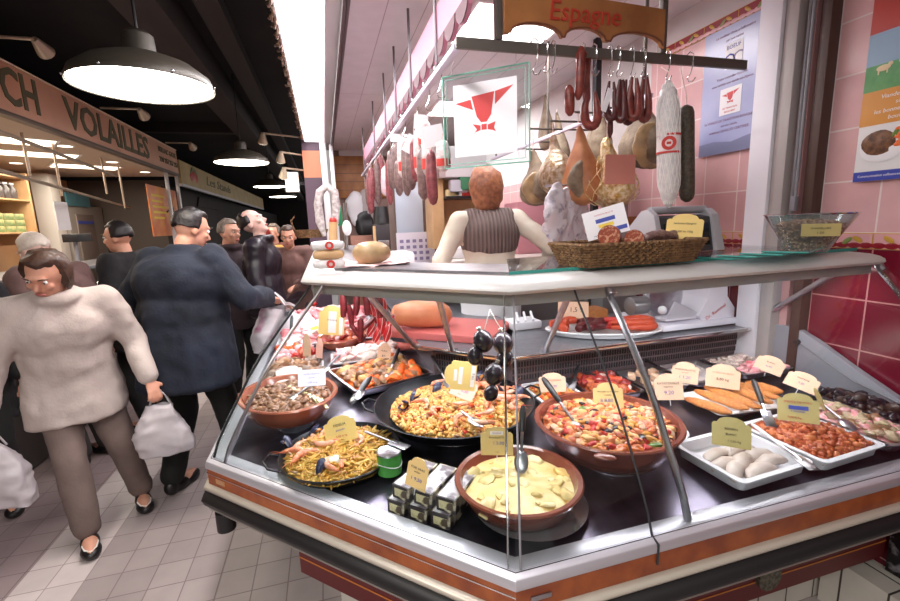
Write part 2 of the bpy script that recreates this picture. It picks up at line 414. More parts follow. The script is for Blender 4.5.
cs('sill_groove', [(-.03, .8525), (-.0325, .8525), (-.0325, .8515), (-.03, .8515)], RUBBER, smooth=0)
cs('wood_strip', [(-.046, .8215), (-.046, .766), (-.02, .766), (-.02, .8215)], REDWOOD, smooth=0)
cs('steel_line', [(-.0465, .806), (-.0485, .806), (-.0485, .803), (-.0465, .803)], CHROME, st=PATH[:3], smooth=0)
cs('guard_rail', [(-.02, .7655), (-.05, .7655), (-.06, .762), (-.063, .755), (-.06, .747), (-.05, .743), (-.02, .743)], CREAMRAIL, smooth=60)
cs('bumper', [(-.02, .7425), (-.05, .7425), (-.066, .733), (-.074, .714), (-.066, .694), (-.05, .687), (-.02, .687)], RUBBER, smooth=60)
cs('under_lip', [(-.02, .6865), (-.052, .6865), (-.056, .678), (-.05, .668), (-.02, .668)], mat('lip_grey', (150, 142, 136), .45, .4), smooth=40)
cs('under_body', [(-.019, .668), (-.019, .82), (.86, .8), (.86, .668)], mat('case_underside', (70, 64, 66), .6), smooth=0)
cs('base_panel', [(.2, .27), (.2, .667), (.8, .667), (.8, .27)], MAROON, smooth=0)
cs('base_panel_edge', [(.198, .336), (.1995, .336), (.1995, .341), (.198, .341)], mat('panel_edge_orange', (200, 120, 50), .5), smooth=0)
cs('plinth', [(.34, 0), (.34, .15), (.75, .15), (.75, 0)], T_CURB, smooth=0)
# label plate, small steel grip and foot seen on the wood strip
n45 = V((-.7071, -.7071, 0))
def ab_pt(f, s, z): # point on the diagonal front, f from the outer corner to the inner one
    p = V((A0[0]+(B0[0]-A0[0])*f, A0[1]+(B0[1]-A0[1])*f, z)); return p-n45*s
p = ab_pt(.045, -.047, .787); MB().box((0, 0, 0), (.045, .016, .002)).xf(facing(p, n45)).build('rating_plate', mat('plate_brass', (196, 150, 110), .4, .3), case)
MB().box((.39, .748, .793), (.05, .006, .012)).build('grip', STEEL, case, bevel=.002)
p = ab_pt(.02, -.03, .66); MB().cyl((p.x, p.y, .6), (p.x, p.y, .668), .03).build('foot', RUBBER, case)
MB().lathe([(.0, 0), (.048, 0), (.05, .02), (.05, .0205), (.0, .0205)], M=Matrix.Rotation(PI/2, 4, 'X'), c=(1.38, .995, .36), n=24).build('vent_disc', mat('vent_dark', (60, 58, 48), .6, c2=(110, 106, 90), s=90), case)
# deck, riser with slots, upper shelf
cs('deck', [(.021, .828), (.021, .834), (.84, .905), (.84, .89)], DSTEEL, smooth=0)
RISER = mat('riser_bronze', (118, 100, 104), .35, .5)
cs('back_riser', [(.835, .89), (.825, 1.045), (.845, 1.045), (.855, .89)], RISER, smooth=0)
sl = MB()
def slots(a, b):
    a, b = V(a), V(b); L = (b-a).length; d = (b-a)/L; nrm = V((-d.y, d.x, 0))
    M = Matrix((d, nrm, V((0, 0, 1)))).transposed().to_4x4()
    k = 0; x = .02
    while x < L-.02:
        for z in (.945, .975, 1.005): sl.box(a+d*x+V((0, 0, z))-nrm*.0+nrm*(-(z-.89)/.155*.01), (.006, .006, .022), M=M)
        x += .013
slots(st_pt(.8345, 0, st=SB), (XE, .795+.8345, 0)); slots(st_pt(.8345, 0, st=SA), st_pt(.8345, 0, st=SB))
sl.build('vent_slots', mat('slot_black', (30, 24, 28), .8), case, smooth=0)
cs('upper_shelf', [(.77, 1.046), (.77, 1.058), (1.32, 1.058), (1.32, 1.046)], mat('shelf_granite', (128, 128, 134), .3, .4, c2=(112, 112, 120), s=60), smooth=0)
cs('shelf_edge', [(.752, 1.05), (.752, 1.064), (.7695, 1.064), (.7695, 1.05)], CHROME, bevel=.002)
# top rail and top plate
RAIL = mat('top_rail_white', (196, 194, 192), .38, .1)
cs('top_rail', [(.318, 1.396), (.305, 1.4), (.298, 1.408), (.302, 1.418), (.318, 1.427), (.35, 1.434), (.42, 1.438), (.42, 1.43), (.34, 1.405)], RAIL, smooth=60, st=ROOF)
cs('lamp_housing', [(.34, 1.36), (.34, 1.404), (.42, 1.429), (.5, 1.429), (.5, 1.366), (.355, 1.366), (.35, 1.36)], mat('housing_grey', (176, 172, 168), .4, .3), smooth=0, st=ROOF)
cs('lamp_tube', [(.385, 1.361), (.385, 1.3655), (.45, 1.3655), (.45, 1.361)], LAMP, smooth=0, st=ROOF)
cs('top_plate', [(.421, 1.44), (.421, 1.448), (.66, 1.448), (.66, 1.44)], STEEL, st=PATH[:3], smooth=0)
tp = cs('glass_top', [(.421, 1.44), (.421, 1.448), (.85, 1.448), (.85, 1.44)], GLASS, st=ROOF[2:], smooth=0)
cs('glass_top_edge', [(.418, 1.439), (.418, 1.4495), (.4225, 1.4495), (.4225, 1.439)], TEAL, st=PATH[2:], smooth=0)
# curved front panes with the seams between them
CURVE = [(-.028, .853), (-.012, .9), (.01, .943), (.033, .985), (.06, 1.031), (.097, 1.098), (.142, 1.165), (.205, 1.245), (.256, 1.307), (.305, 1.365), (.325, 1.394)]
def panes(st, name='front_pane'):
    prof = CURVE+[(s+.005, z-.002) for s, z in reversed(CURVE)]
    return cs(name, prof, GLASS, st=st, smooth=60)
panes([SF, SA]); panes([SA, SB]); panes([SB, SM]); panes([SM, SE])
def seam(st, r, m, name='pane_seam', ds=0., drop=0.):
    pts = [st_pt(s+ds, z, st=st) for s, z in CURVE]
    if drop: pts = [st_pt(-.05, .853-drop, st=st), st_pt(-.05, .845, st=st)]+pts
    MB().tube(pts, r, 8).build(name, m, case)
seam(((B0[0]-.012, B0[1]+.012), (.4142, 1)), .0028, CHROME); seam(((B0[0]+.012, B0[1]), (.4142, 1)), .0028, GREYP)
seam(SM, .003, mat('seam_dark', (46, 46, 50), .4), drop=.06)
seam(((A0[0]+.006, A0[1]), (1, .4142)), .004, RUBBER)
seam(((A0[0]+.05, A0[1]-.05), (1, .4142)), .006, STEEL)
seam(((.81, .795), (0, 1)), .0095, STEEL, 'support_tube', .016); seam(((1.965, .795), (0, 1)), .008, CHROME, 'support_tube', .014)
MB().cyl((.81, 1.11, 1.372), (.81, 1.13, 1.40), .016, .012).build('tube_clip', STEEL, case)
MB().cyl((1.965, 1.11, 1.372), (1.965, 1.13, 1.40), .014, .012).build('tube_clip', STEEL, case)
# struts from the shelf edge to the roof
for a, b in (((.489, 1.744, 1.058), (.343, 1.38, 1.36)), ((.84, 1.585, 1.058), (.745, 1.24, 1.36)), ((1.93, 1.6, 1.058), (1.94, 1.24, 1.36)), ((.35, 1.86, 1.058), (.13, 1.62, 1.36))):
    MB().tube([a, b], .011, 10).build('strut', STEEL, case)
    MB().box((a[0], a[1], 1.066), (.035, .03, .016), M=rz(.4)).build('strut_foot', STEEL, case, bevel=.002)
# end panel against the wall
ep = [(.82, .86), (.82, .87), (.9, .885), (1.0, .912), (1.166, .99), (1.3, 1.06), (1.37, 1.088), (1.45, 1.094), (1.53, 1.08), (1.62, 1.05), (1.62, .86)]
M = Matrix(((0, 0, 1, 1.952), (1, 0, 0, 0), (0, 1, 0, 0), (0, 0, 0, 1)))
MB().prism(ep, .03, M).build('end_panel', mat('end_panel_grey', (150, 150, 160), .4, .2), case, bevel=.003)
MB().tube([(1.949, 1.36, 1.03), (1.946, 1.15, .935), (1.946, .86, .875)], .003, 8).build('end_cord', GREYP, case)
MB().cyl((1.952, 1.37, 1.035), (1.94, 1.37, 1.035), .012).build('end_stud', BLACK, case)
# tiled kerb in front of the wall, with the dark stone above it
struct('baseboard_right', MB().bb((1.86, -.4, 0), (2.0, 1.12, .22)), T_CURB, smooth=0)
struct('baseboard_back', MB().bb((.72, 1.2, 0), (1.86, 1.26, .1)), T_CURB, smooth=0)
struct('wall_base', MB().bb((1.975, -.4, .225), (2.0, .98, .66)), mat('dark_marble', (20, 18, 20), .25, c2=(150, 146, 150), s=22, det=8, lo=.52, hi=.7), smooth=0)
# ------------------------------------------------------------------ food and dishes inside the case
R3 = random.Random(5)
def dz(x, y):
    s = min(y-.795, (x+y)*.7071-.81, x+.395); return .834+.071*max(0, min(s, .84))/.84
FOOD = {}
def fm(k, c, c2=None, r=.35, s=60, **kw):
    return mat('food_'+k, c, r, 0, c2=c2, s=s, **kw)
YEL = fm('saffron_rice', (216, 164, 84), (190, 130, 56)); YEL2 = fm('pale_rice', (230, 192, 124), (208, 158, 84)); NOOD = fm('noodle', (210, 162, 72), (184, 130, 48)); NOOD2 = fm('noodle_pale', (224, 186, 100), (200, 154, 66))
CRM = fm('cream_sauce', (226, 204, 146), (212, 182, 112), s=20, bump=.3, bs=30); CRM2 = fm('cream_piece', (234, 216, 168), (222, 196, 134), s=30)
REDP = fm('red_pepper', (190, 40, 30), (160, 30, 24)); YELP = fm('yellow_pepper', (212, 150, 54), (190, 122, 40)); OLV = fm('black_olive', (36, 26, 34), r=.2); SQD = fm('squid_white', (206, 172, 140), (190, 142, 108)); BROTH = fm('broth', (196, 104, 40), (170, 80, 30), r=.12)
CORAL = fm('prawn_shell', (232, 140, 104), (240, 190, 166), s=40); CORAL2 = fm('prawn_head', (216, 104, 66), (232, 160, 120), s=40); MUSS = fm('mussel_shell', (34, 36, 58), (70, 70, 96), r=.22, s=30); MUSM = fm('mussel_meat', (226, 150, 70), (206, 124, 50)); SHIN = fm('mussel_inside', (176, 172, 186), (120, 120, 150))
BRN = fm('brown_stew', (136, 94, 68), (108, 70, 48), s=30); BRN2 = fm('brown_stew_light', (166, 122, 90), (142, 98, 68), s=40); TOM = fm('tomato_meat', (188, 92, 50), (150, 62, 34), s=40); TOM2 = fm('tomato_meat_light', (214, 130, 80), (190, 96, 56), s=40)
CARR = fm('carrot', (232, 112, 44), (220, 90, 34)); POT = fm('potato', (222, 178, 116), (200, 146, 88)); HERB = fm('green_herb', (104, 132, 50), (70, 100, 40))
BREAD = fm('breaded', (214, 140, 70), (188, 108, 48), s=120, bump=.6, bs=200); PALE = fm('pale_sausage', (216, 200, 190), (196, 174, 164), s=30); PINKM = fm('raw_pink', (232, 142, 150), (244, 196, 198), s=40); PINKD = fm('raw_red', (204, 84, 96), (228, 140, 146), s=40)
DARKP = fm('dark_pudding', (50, 34, 32), (84, 60, 50), s=60); CHOR = fm('chorizo', (150, 40, 34), (120, 26, 26), s=50); CHORD = fm('chorizo_dark', (104, 26, 30), (76, 18, 24), s=50); SAUO = fm('orange_sausage', (206, 84, 50), (186, 64, 40), s=50); FATW = fm('white_fat', (240, 222, 214), (228, 190, 184), s=40)
MORC = fm('blood_sausage', (52, 42, 48), (36, 28, 34), r=.25, s=20)
IRON = mat('black_pan_iron', (26, 26, 30), .35, .5, c2=(40, 40, 46), s=20)

def bowl(name, label, cat, c, rx, ry, h, m, rot=0, th=.012, base=.72, group=None, ears=False):
    t = thing(name, label, cat, c, rot, group)
    p = [(0, 0), (base, 0), (base+.08, h*.1), (.93, h*.6), (1., h-.01), (1.02, h-.004), (1.0, h), (1-th/rx, h-.002), (.92-th/rx, h*.55), (base-.02, h*.16), (0, h*.13)]
    MB().lathe([(r, z) for r, z in p], n=56, sx=rx, sy=ry).build('body', m, t, world=False, smooth=50)
    if ears:
        for sg in (-1, 1):
            MB().ell((sg*rx*1.03, 0, h-.012), (.018, .03, .008)).build('handle', m, t, world=False)
    return t
def glass_stand(label, c, r, h, foot=.5):
    return solo('cake_stand', MB().lathe([(0, 0), (r*foot, 0), (r*foot, .004), (r*foot*.5, h*.4), (r*foot*.6, h*.7), (r*.95, h-.004), (r, h), (r*.97, h), (0, h-.004)], c=c, n=48), mat('stand_glass', (190, 190, 198), .12, .75), label, 'cake stand', loc=c)
def scat(c, rx, ry, z, h, mats, n, size, el=1., rot=0., shape='ell', seed=0, base=0, flat=1., rnd=.5, fill=1., lay=.9):
    """heaped food: a lumpy bed with loose pieces lying on it"""
    r = random.Random(seed); mb = MB(); c = V(c); Rm = rz(rot)
    def hz(x, y):
        q = (x*x+y*y) if shape == 'ell' else max(abs(x), abs(y))**3
        return h*(1-min(1, q))+noise.noise(V((x*3, y*3, seed)))*h*.25
    mb.k = base
    if shape == 'ell':
        def f(u, w):
            a = 2*PI*u; x, y = w*math.cos(a), w*math.sin(a)
            e = noise.noise(V((x*rx*60, y*ry*60, seed*3.1)))*.004 if w < .98 else 0
            return c+Rm @ V((x*rx, y*ry, z+hz(x, y)+e))
        mb.grid(f, 40, 10)
    else:
        def f(u, w):
            x, y = 2*u-1, 2*w-1
            e = noise.noise(V((x*rx*60, y*ry*60, seed*3.1)))*.004
            return c+Rm @ V((x*rx, y*ry, z+hz(x, y)+e))
        mb.grid(f, 24, 24)
    for i in range(n):
        if shape == 'ell':
            a = r.random()*2*PI; w = math.sqrt(r.random())*.94*fill; x, y = w*math.cos(a), w*math.sin(a)
        else: x, y = r.uniform(-.92, .92)*fill, r.uniform(-.92, .92)*fill
        mb.k = r.choices(range(len(mats)), [m[1] if isinstance(m, tuple) else 1 for m in mats])[0]
        s = size*r.uniform(1-rnd, 1+rnd)
        M = Euler((r.uniform(-.5, .5), r.uniform(-.5, .5), r.random()*6.3)).to_matrix().to_4x4()
        f0 = len(mb.v)
        mb.ell(c+Rm @ V((x*rx, y*ry, z+hz(x, y)+s*flat*(lay-r.random()*.6))), (s*el, s, s*flat), M=M, nu=8, nv=5)
        if s > .006: mb.shake(s*.35, .6/s, i*1.3, f0); mb.shake(s*.3, 1.7/s, i*.7, f0)
    return mb, [m[0] if isinstance(m, tuple) else m for m in mats], hz
def stuff(name, label, cat, *a, **k):
    mb, ms, hz = scat(*a, **k)
    o = solo(name, mb, ms, label, cat, loc=a[0], kind='stuff', smooth=60)
    return o, hz

# --- prototypes: prawn and mussel -------------------------------------------------
def make_prawn(name, label, cat):
    t = thing(name, label, cat)
    pts = [V((.045*math.cos(a), .045*math.sin(a)-.02, .011)) for a in [2.6-i*.27 for i in range(9)]]
    MB().tube(pts, [.009, .0115, .012, .0115, .011, .010, .0085, .007, .004], 10).build('body', CORAL, t, world=False)
    h = MB(); a0 = pts[0]; d = (pts[0]-pts[1]).normalized()
    h.tube([a0-d*.004, a0+d*.012, a0+d*.026, a0+d*.042], [.010, .0115, .008, .0015], 10); h.build('head', CORAL2, t, world=False)
    f = MB()
    e = (pts[-1]-pts[-2]).normalized()
    for q in (-.5, 0, .5):
        dd = rz(q) @ e; f.ell(pts[-1]+dd*.012, (.012, .005, .002), M=rz(math.atan2(dd.y, dd.x)), nu=8, nv=5)
    f.build('tail', CORAL2, t, world=False)
    w = MB()
    for q in (-.35, .3):
        dd = rz(q) @ d; w.tube([a0+d*.036, a0+d*.045+dd*.02+V((0, 0, .01)), a0+d*.045+dd*.045+V((0, 0, .006))], .0009, 5)
    w.build('antennae', CORAL2, t, world=False)
    g = MB()
    for k in range(1, 6):
        n_ = (pts[k]-V((0, -.02, .011))).normalized(); g.tube([pts[k]-n_*.008, pts[k]-n_*.02-V((0, 0, .006))], .0012, 5)
    g.build('legs', CORAL2, t, world=False)
    return t
def make_mussel(name, label, cat):
    t = thing(name, label, cat)
    def shell(sg, op):
        mb = MB()
        def f(u, w):
            a = 2*PI*u; x = .034*w*math.cos(a); y = .017*w*math.sin(a)*(1+.35*math.cos(a))
            return V((x, y, sg*.011*(1-w*w)))
        mb.grid(f, 18, 5); mb.xf(tl(.03, 0, 0) @ ry(op) @ tl(-.0, 0, 0)); return mb
    shell(-1, .0).xf(tl(0, 0, .011)).build('shell', MUSS, t, world=False, solid=.0012)
    shell(1, -.75).xf(tl(-.012, 0, .018)).build('shell', MUSS, t, world=False, solid=.0012)
    MB().ell((.032, 0, .012), (.022, .011, .008)).shake(.002, 60).build('meat', MUSM, t, world=False)
    return t
first = {}
def use(kind, maker, M, name, label, cat, group):
    if kind not in first:
        o = maker(name, label, cat); first[kind] = o; o['group'] = group; return place(o, M)
    return dup(first[kind], M, label, group)
def prawn(p, yaw, label, group, s=1., roll=0., pitch=0.):
    return use('p', make_prawn, tl(p) @ rz(yaw) @ rx(roll) @ ry(pitch) @ Matrix.Scale(s*.62, 4), 'cooked_prawn', label, 'prawn', group)
def mussel(p, yaw, label, group, s=1., roll=0., pitch=0.):
    return use('m', make_mussel, tl(p) @ rz(yaw) @ rx(roll) @ ry(pitch) @ Matrix.Scale(s*.8, 4), 'mussel', label, 'mussel', group)

# --- price tags --------------------------------------------------------------------
def price_tag(label, p, w, h, col, lines, yaw=None, tilt=.25, roll=0., arch=True, name='price_tag', cat='price tag', group=None, pin=True, up=None):
    """card standing with its lower edge at p; lines = (text, height share, x, y, ink)"""
    w *= 1.2; h *= 1.15; p = V(p); d = V((0, 0, EYE))-p; a = math.atan2(d.x, -d.y) if yaw is None else yaw   # face looks along -y turned by a
    t = thing(name, label, cat, p, 0, group)
    M = rz(a) @ rx(PI/2-tilt) @ rz(roll)
    if arch:
        po = [(-w/2, 0), (w/2, 0), (w/2, h*.74), (w*.44, h*.8)]+[(w*.36*math.cos(q), h*.8+h*.2*math.sin(q)) for q in [i*PI/10 for i in range(11)]]+[(-w*.44, h*.8), (-w/2, h*.74)]
    else: po = [(-w/2, 0), (w/2, 0), (w/2, h), (-w/2, h)]
    c = MB().prism(po, .0016).xf(M); c.build('card', CARD[col], t, world=False, smooth=0)
    bl = MB(); ks = {}
    for tx, sh, x, y, ink in lines:
        ms = [INK, INKB, INKR, INKW, INKY]; bl.k = ms.index(ink)
        if tx is None:
            bl.bb((x[0]*w, y[0]*h, .0017), (x[1]*w, y[1]*h, .0021))
        else: bl.merge(text_mb(tx, sh*h, .0002), tl(x*w, y*h, .0023), bl.k)
    if lines: bl.xf(M).build('lettering', [INK, INKB, INKR, INKW, INKY], t, world=False, smooth=0)
    if pin: MB().tube([M @ V((0, .004, -.001)), M @ V((0, -.02, -.001))], .0012, 6).build('pin', WPLASTIC, t, world=False)
    return t
def pr(a, b, c, ink=INKB):  # the usual three lines: product, kind, price
    return [(a, .12, 0, .62, INK), (b, .1, 0, .5, INK), (c, .2, 0, .27, ink)]
# --- serving tools -----------------------------------------------------------------
def server(label, tip, end, kind='spoon', hcol=None, hl=.5, r=.008, name=None, group=None):
    tip, end = V(tip), V(end); d = (end-tip); L = d.length; d.normalize()
    t = thing(name or ('serving_'+kind), label, kind, tip, 0, group)
    m = tip+d*L*(1-hl)
    if hl > 0: MB().tube([m, m+d*.01, end-d*.02, end], [r*.8, r, r*1.15, r*.7], 10).build('handle', hcol or BLACK, t)
    MB().tube([tip+d*.035, m+d*.004], [.0035, .0045], 8).build('shaft', STEEL, t)
    x = d.cross(V((0, 0, 1))).normalized(); M = Matrix((d, x, d.cross(x))).transposed().to_4x4()
    if kind == 'spoon': MB().ell(tip+d*.02, (.032, .02, .006), M=M).build('bowl', STEEL, t)
    else: MB().box(tip+d*.025, (.07, .032, .0022), M=M).build('blade', STEEL, t, bevel=.0008)
    return t

# --- custard-coloured casserole ----------------------------------------------------
cc = V((.44, .975, .866))
glass_stand('shallow steel stand under the bowl of cream stew at the glass corner', (cc.x+.03, cc.y-.005, dz(cc.x, .95)-.008), .152, .02, .8)
bowl('terracotta_bowl', 'round terracotta bowl of creamy yellow stew in the front corner', 'bowl', cc, .165, .165, .07, RUST)
stuff('cream_stew', 'thick pale yellow cream stew filling the front terracotta bowl', 'stew', cc, .145, .145, .045, .012, [(CRM, 3), (CRM2, 2), (fm('cream_ochre', (232, 186, 100), (230, 196, 120)), .8)], 42, .015, seed=3, flat=.42, el=1.3, lay=.0, rnd=.6)
price_tag('tan price tag with a small red line, stuck in the cream stew', at(497, 455, z=.955), .075, .07, 'tan', [(None, 0, (-.2, .2), (.72, .84), INKW), ('VOLAILLE', .075, 0, .78, INKR), ('BLANQUETTE', .085, 0, .62, INK), ('1 5,90', .16, .05, .42, INKB), ('le kg', .06, 0, .12, INK)], tilt=.15)
server('black-handled spoon standing in the cream stew', at(521, 470, z=.935), at(523, 406, z=1.075), 'spoon', hl=.42, r=.009)
# --- seafood and pepper stew -------------------------------------------------------
zc = V((.80, 1.105, .89))
glass_stand('glass footed stand under the red pepper stew bowl', (zc.x+.01, zc.y-.02, dz(zc.x, zc.y-.05)-.003), .14, .032, .7)
bowl('terracotta_bowl', 'big terracotta bowl of stew with red peppers and black olives', 'bowl', zc, .214, .218, .095, RUST, ears=True, rot=-2.2)
stuff('pepper_stew', 'chunky stew of peppers, olives and white squid in the big bowl', 'stew', zc, .192, .195, .07, .03, [(BROTH, .8), (REDP, 1.3), (YELP, 1.5), (OLV, .8), (SQD, 1.9), (POT, 1.4), (HERB, .05), (TOM2, 2.2), (TOM, 1)], 900, .0085, seed=8, el=1.7, flat=.75, rnd=.55, lay=.7)
price_tag('tan price tag at the back of the pepper stew bowl', at(609, 410, z=.975), .078, .078, 'tan', [('FRICASSEE DE SUPREMES', .07, 0, .66, INK), ('volaille', .09, 0, .54, INK), ('8 8,80', .18, -.05, .34, INKB), ('le kg', .07, .28, .16, INK)], tilt=.35, roll=.1)
server('long black-handled spoon leaning in the pepper stew', at(583, 435, z=.965), at(543, 378, z=1.08), 'spoon', hl=.45, r=.009)
# --- paella ------------------------------------------------------------------------
pc = V((.41, 1.47, .908))
glass_stand('low metal ring stand holding up the paella pan', (pc.x, pc.y, dz(pc.x, pc.y)-.01), .18, .038, 1.)
def pan(label, c, r, h, hang, name='paella_pan'):
    t = thing(name, label, 'pan', c)
    MB().lathe([(0, 0), (r*.86, 0), (r, h-.003), (r+.004, h), (r, h+.002), (r-.003, h), (r*.855, .004), (0, .004)], n=64).build('body', IRON, t, world=False, smooth=50)
    for a in hang:
        d = V((math.cos(a), math.sin(a), 0)); x = V((-d.y, d.x, 0))
        pts = [d*(r-.002)-x*.05+V((0, 0, h-.008)), d*(r+.03)-x*.045+V((0, 0, h+.006)), d*(r+.045)+V((0, 0, h+.01)), d*(r+.03)+x*.045+V((0, 0, h+.006)), d*(r-.002)+x*.05+V((0, 0, h-.008))]
        MB().tube(pts, .004, 8).build('handle', IRON, t, world=False)
    return t
pan('large black paella pan of saffron rice in the middle of the case', pc, .29, .047, (PI*.93, -.07))
stuff('saffron_rice', 'yellow saffron rice half filling the big black paella pan', 'rice', pc+V((.02, .02, 0)), .252, .245, .006, .036, [(YEL, 4), (YEL2, 4), (BRN2, .8), (REDP, .25), (CARR, .25), (TOM2, .5)], 2700, .0055, seed=4, el=1.6, rnd=.45, lay=1.3, fill=1.05)
def on(c, x, y): return V((c.x+x, c.y+y, c.z))
lab = 'cooked pink prawn lying on the saffron rice'
for x, y, a, s in ((-.02, -.17, .4, 1.2), (.03, -.2, 2.4, 1.15), (-.09, -.09, 1., 1.), (.0, -.08, 2.8, 1.), (.12, -.09, .3, 1.25), (.17, -.05, 2.6, 1.3), (.2, -.11, 1.2, 1.2), (.22, .02, 3.4, 1.25), (.15, .06, 5.5, 1.2), (.06, .13, 1.4, 1.2), (.19, .1, 4., 1.2), (-.01, .18, .5, 1.2), (.1, .2, 3., 1.2), (.15, .0, 1.9, 1.3), (.24, -.06, .2, 1.3), (.2, .06, 2.2, 1.3), (.13, .03, 4.4, 1.3), (.25, .08, 3.2, 1.2), (.16, .13, .6, 1.3), (-.12, -.02, 5., 1.1), (.07, -.15, 3.6, 1.2)):
    prawn(on(pc, x, y)+V((0, 0, .064-.03*(x*x+y*y)/.06)), a, lab, 'prawns on the paella', s, R3.uniform(-.4, .4))
lab = 'open dark blue mussel among the paella rice'
for x, y, a, s in ((-.17, .03, 4., 1.1), (-.15, .06, .4, 1.), (.14, .13, .3, 1.2), (.18, .16, 1.5, 1.2), (.23, .09, 2.6, 1.2), (.21, .13, 5., 1.2), (.1, .16, 4.4, 1.2), (.24, -.03, 1., 1.1), (.06, .02, 2., 1.), (-.05, .11, .9, 1.), (.16, .2, .2, 1.2), (.25, .05, 4.2, 1.2), (.19, .0, 3.3, 1.3), (.23, .14, 1.9, 1.3), (.12, .2, 5.2, 1.2), (.2, .19, 2.5, 1.2), (.16, .07, .8, 1.2)):
    mussel(on(pc, x, y)+V((0, 0, .056-.03*(x*x+y*y)/.06)), a, lab, 'mussels on the paella', s, R3.uniform(-.5, .5), R3.uniform(-.6, .2))
tg = price_tag('salmon pink price tag tilted in the paella', at(460, 398, z=.965), .075, .075, 'pink', [('PAELLA', .1, .1, .66, INK), ('royale', .1, .1, .54, INKB), ('1 6,50', .18, 0, .34, INKB), ('le kg', .07, -.1, .14, INK)], tilt=.5, roll=-.45)
server('black-handled spatula resting in the back of the paella', at(449, 386, z=.955), at(432, 356, z=1.0), 'spatula', hl=.62)
server('steel spoon lying across the front of the paella', at(480, 425, z=.955), at(462, 412, z=.975), 'spoon', hl=0)
# --- noodle pan --------------------------------------------------------------------
fc = V((-.005, 1.375, .851))
pan('black pan of yellow noodles with prawns at the left front', fc, .19, .038, (PI*1.03,))
stuff('saffron_noodles', 'short yellow noodles heaped in the left front pan', 'noodles', fc, .18, .18, .018, .035, [(NOOD, 3), (NOOD2, 3), (YEL, 1), (BRN2, .3)], 620, .0042, seed=12, el=6., rnd=.3)
lab = 'pale pink prawn on the yellow noodles'
for x, y, a, s in ((-.1, -.03, .3, 1.35), (-.05, .02, 2.8, 1.3), (-.12, .05, 1.2, 1.3), (-.03, .1, .2, 1.2), (-.07, .12, 2., 1.2), (.02, .04, 3.1, 1.25), (-.03, -.1, 1.4, 1.2), (.02, -.11, .7, 1.1), (-.14, .01, 5.4, 1.2), (.05, .0, 4.9, 1.2), (-.01, .14, 3.5, 1.2)):
    prawn(on(fc, x, y)+V((0, 0, .055-.03*(x*x+y*y)/.03)), a, lab, 'prawns on the noodles', s, R3.uniform(-.3, .3))
for x, y, a, l in ((-.07, -.13, 1.2, 'open mussel at the front edge of the noodle pan'), (-.1, .135, .3, 'gaping mussel shell at the back of the noodle pan'), (-.16, .06, 2.2, 'dark mussel at the left rim of the noodle pan')):
    mussel(on(fc, x, y)+V((0, 0, .04)), a, l, None, .95, .2)
e = solo('egg_half', MB().ell(on(fc, -.02, -.085)+V((0, 0, .047)), (.024, .02, .014)), fm('egg_white', (244, 236, 220)), 'white boiled egg half on the front of the noodles', 'egg', loc=on(fc, -.02, -.085))
price_tag('tan price tag planted in the noodle pan', at(343, 442, z=.905), .085, .075, 'yellow', [('FIDEUA', .14, 0, .66, INK), ('poisson', .11, 0, .48, INKB), ('9,90 le kg', .11, 0, .24, INKR)], tilt=.3, roll=.12)
tin = thing('tin_can', 'green tin can with a white top beside the noodle pan', 'tin', at(390, 471, z=.862))
tc = tin.location
MB().cyl(tc, tc+V((0, 0, .062)), .037, n=28).build('can', mat('tin_green', (70, 150, 62), .35, c2=(96, 176, 84), s=14), tin)
MB().lathe([(0, .062), (.037, .062), (.0385, .064), (.037, .067), (.032, .064), (0, .064)], c=tc, n=28).build('lid', STEEL, tin)
b = MB(); b.tube([(tc.x+.0375*math.cos(a), tc.y+.0375*math.sin(a), tc.z+.03+.006*math.sin(2*a)) for a in [i*2*PI/28 for i in range(28)]], .0012, 6, closed=True); b.build('label_line', INKW, tin)
server('steel ladle with a long grey handle lying over the noodle pan', at(352, 402, z=.925), at(368, 378, z=.985), 'spoon', GREYP, .6)
server('flat steel fish slice lying over the green tin', at(405, 447, z=.93), at(366, 432, z=.935), 'spatula', hl=0)
# --- cartons -----------------------------------------------------------------------
M45 = rz(-PI/4)
cart = None
PR = mat('carton_side', (58, 48, 50), .4, c2=(210, 196, 170), s=26, lo=.5, hi=.62); PT = mat('carton_top_white', (216, 210, 214), .35, c2=(120, 108, 116), s=18, lo=.5, hi=.6)
base_pt = ab_pt(.735, .02, .0)
for lay in range(2):
    for k in range(3):
        q = base_pt+M45 @ V(((k-1)*.064+.012*lay, (.075, .085)[lay]+.004*k, 0)); zb = dz(q.x, q.y)-.004+(.041 if lay else 0)
        lb = [['printed carton at the left of the bottom layer', 'printed carton in the middle of the bottom layer', 'printed carton at the right of the bottom layer'], ['printed carton on top at the left, nearest the price tag', 'printed carton on top in the middle of the stack', 'printed carton on top at the right, beside the cream stew']][lay][k]
        M = tl(q.x, q.y, zb) @ rz(-PI/4+.04*(k-1))
        if cart is None:
            cart = thing('food_carton', lb, 'carton', group='printed cartons')
            MB().bb((-.028, -.07, 0), (.028, .07, .039)).build('box', PR, cart, world=False, bevel=.0015, smooth=0)
            MB().bb((-.024, -.066, .0392), (.024, .066, .0397)).build('top_label', PT, cart, world=False, smooth=0)
            MB().bb((-.02, -.0706, .008), (.02, -.0701, .03)).build('front_label', mat('carton_cream', (220, 206, 160), .4, c2=(90, 74, 60), s=40, lo=.52, hi=.6), cart, world=False, smooth=0)
            place(cart, M)
        else: dup(cart, M, lb, 'printed cartons')
price_tag('tan price tag standing behind the printed cartons', at(415, 488, z=.945), .05, .072, 'tan', [('FOIE GRAS', .1, 0, .66, INK), ('entier', .09, 0, .54, INK), ('1 9,50', .16, 0, .3, INKB)], tilt=.1, roll=-.18, yaw=-.75)
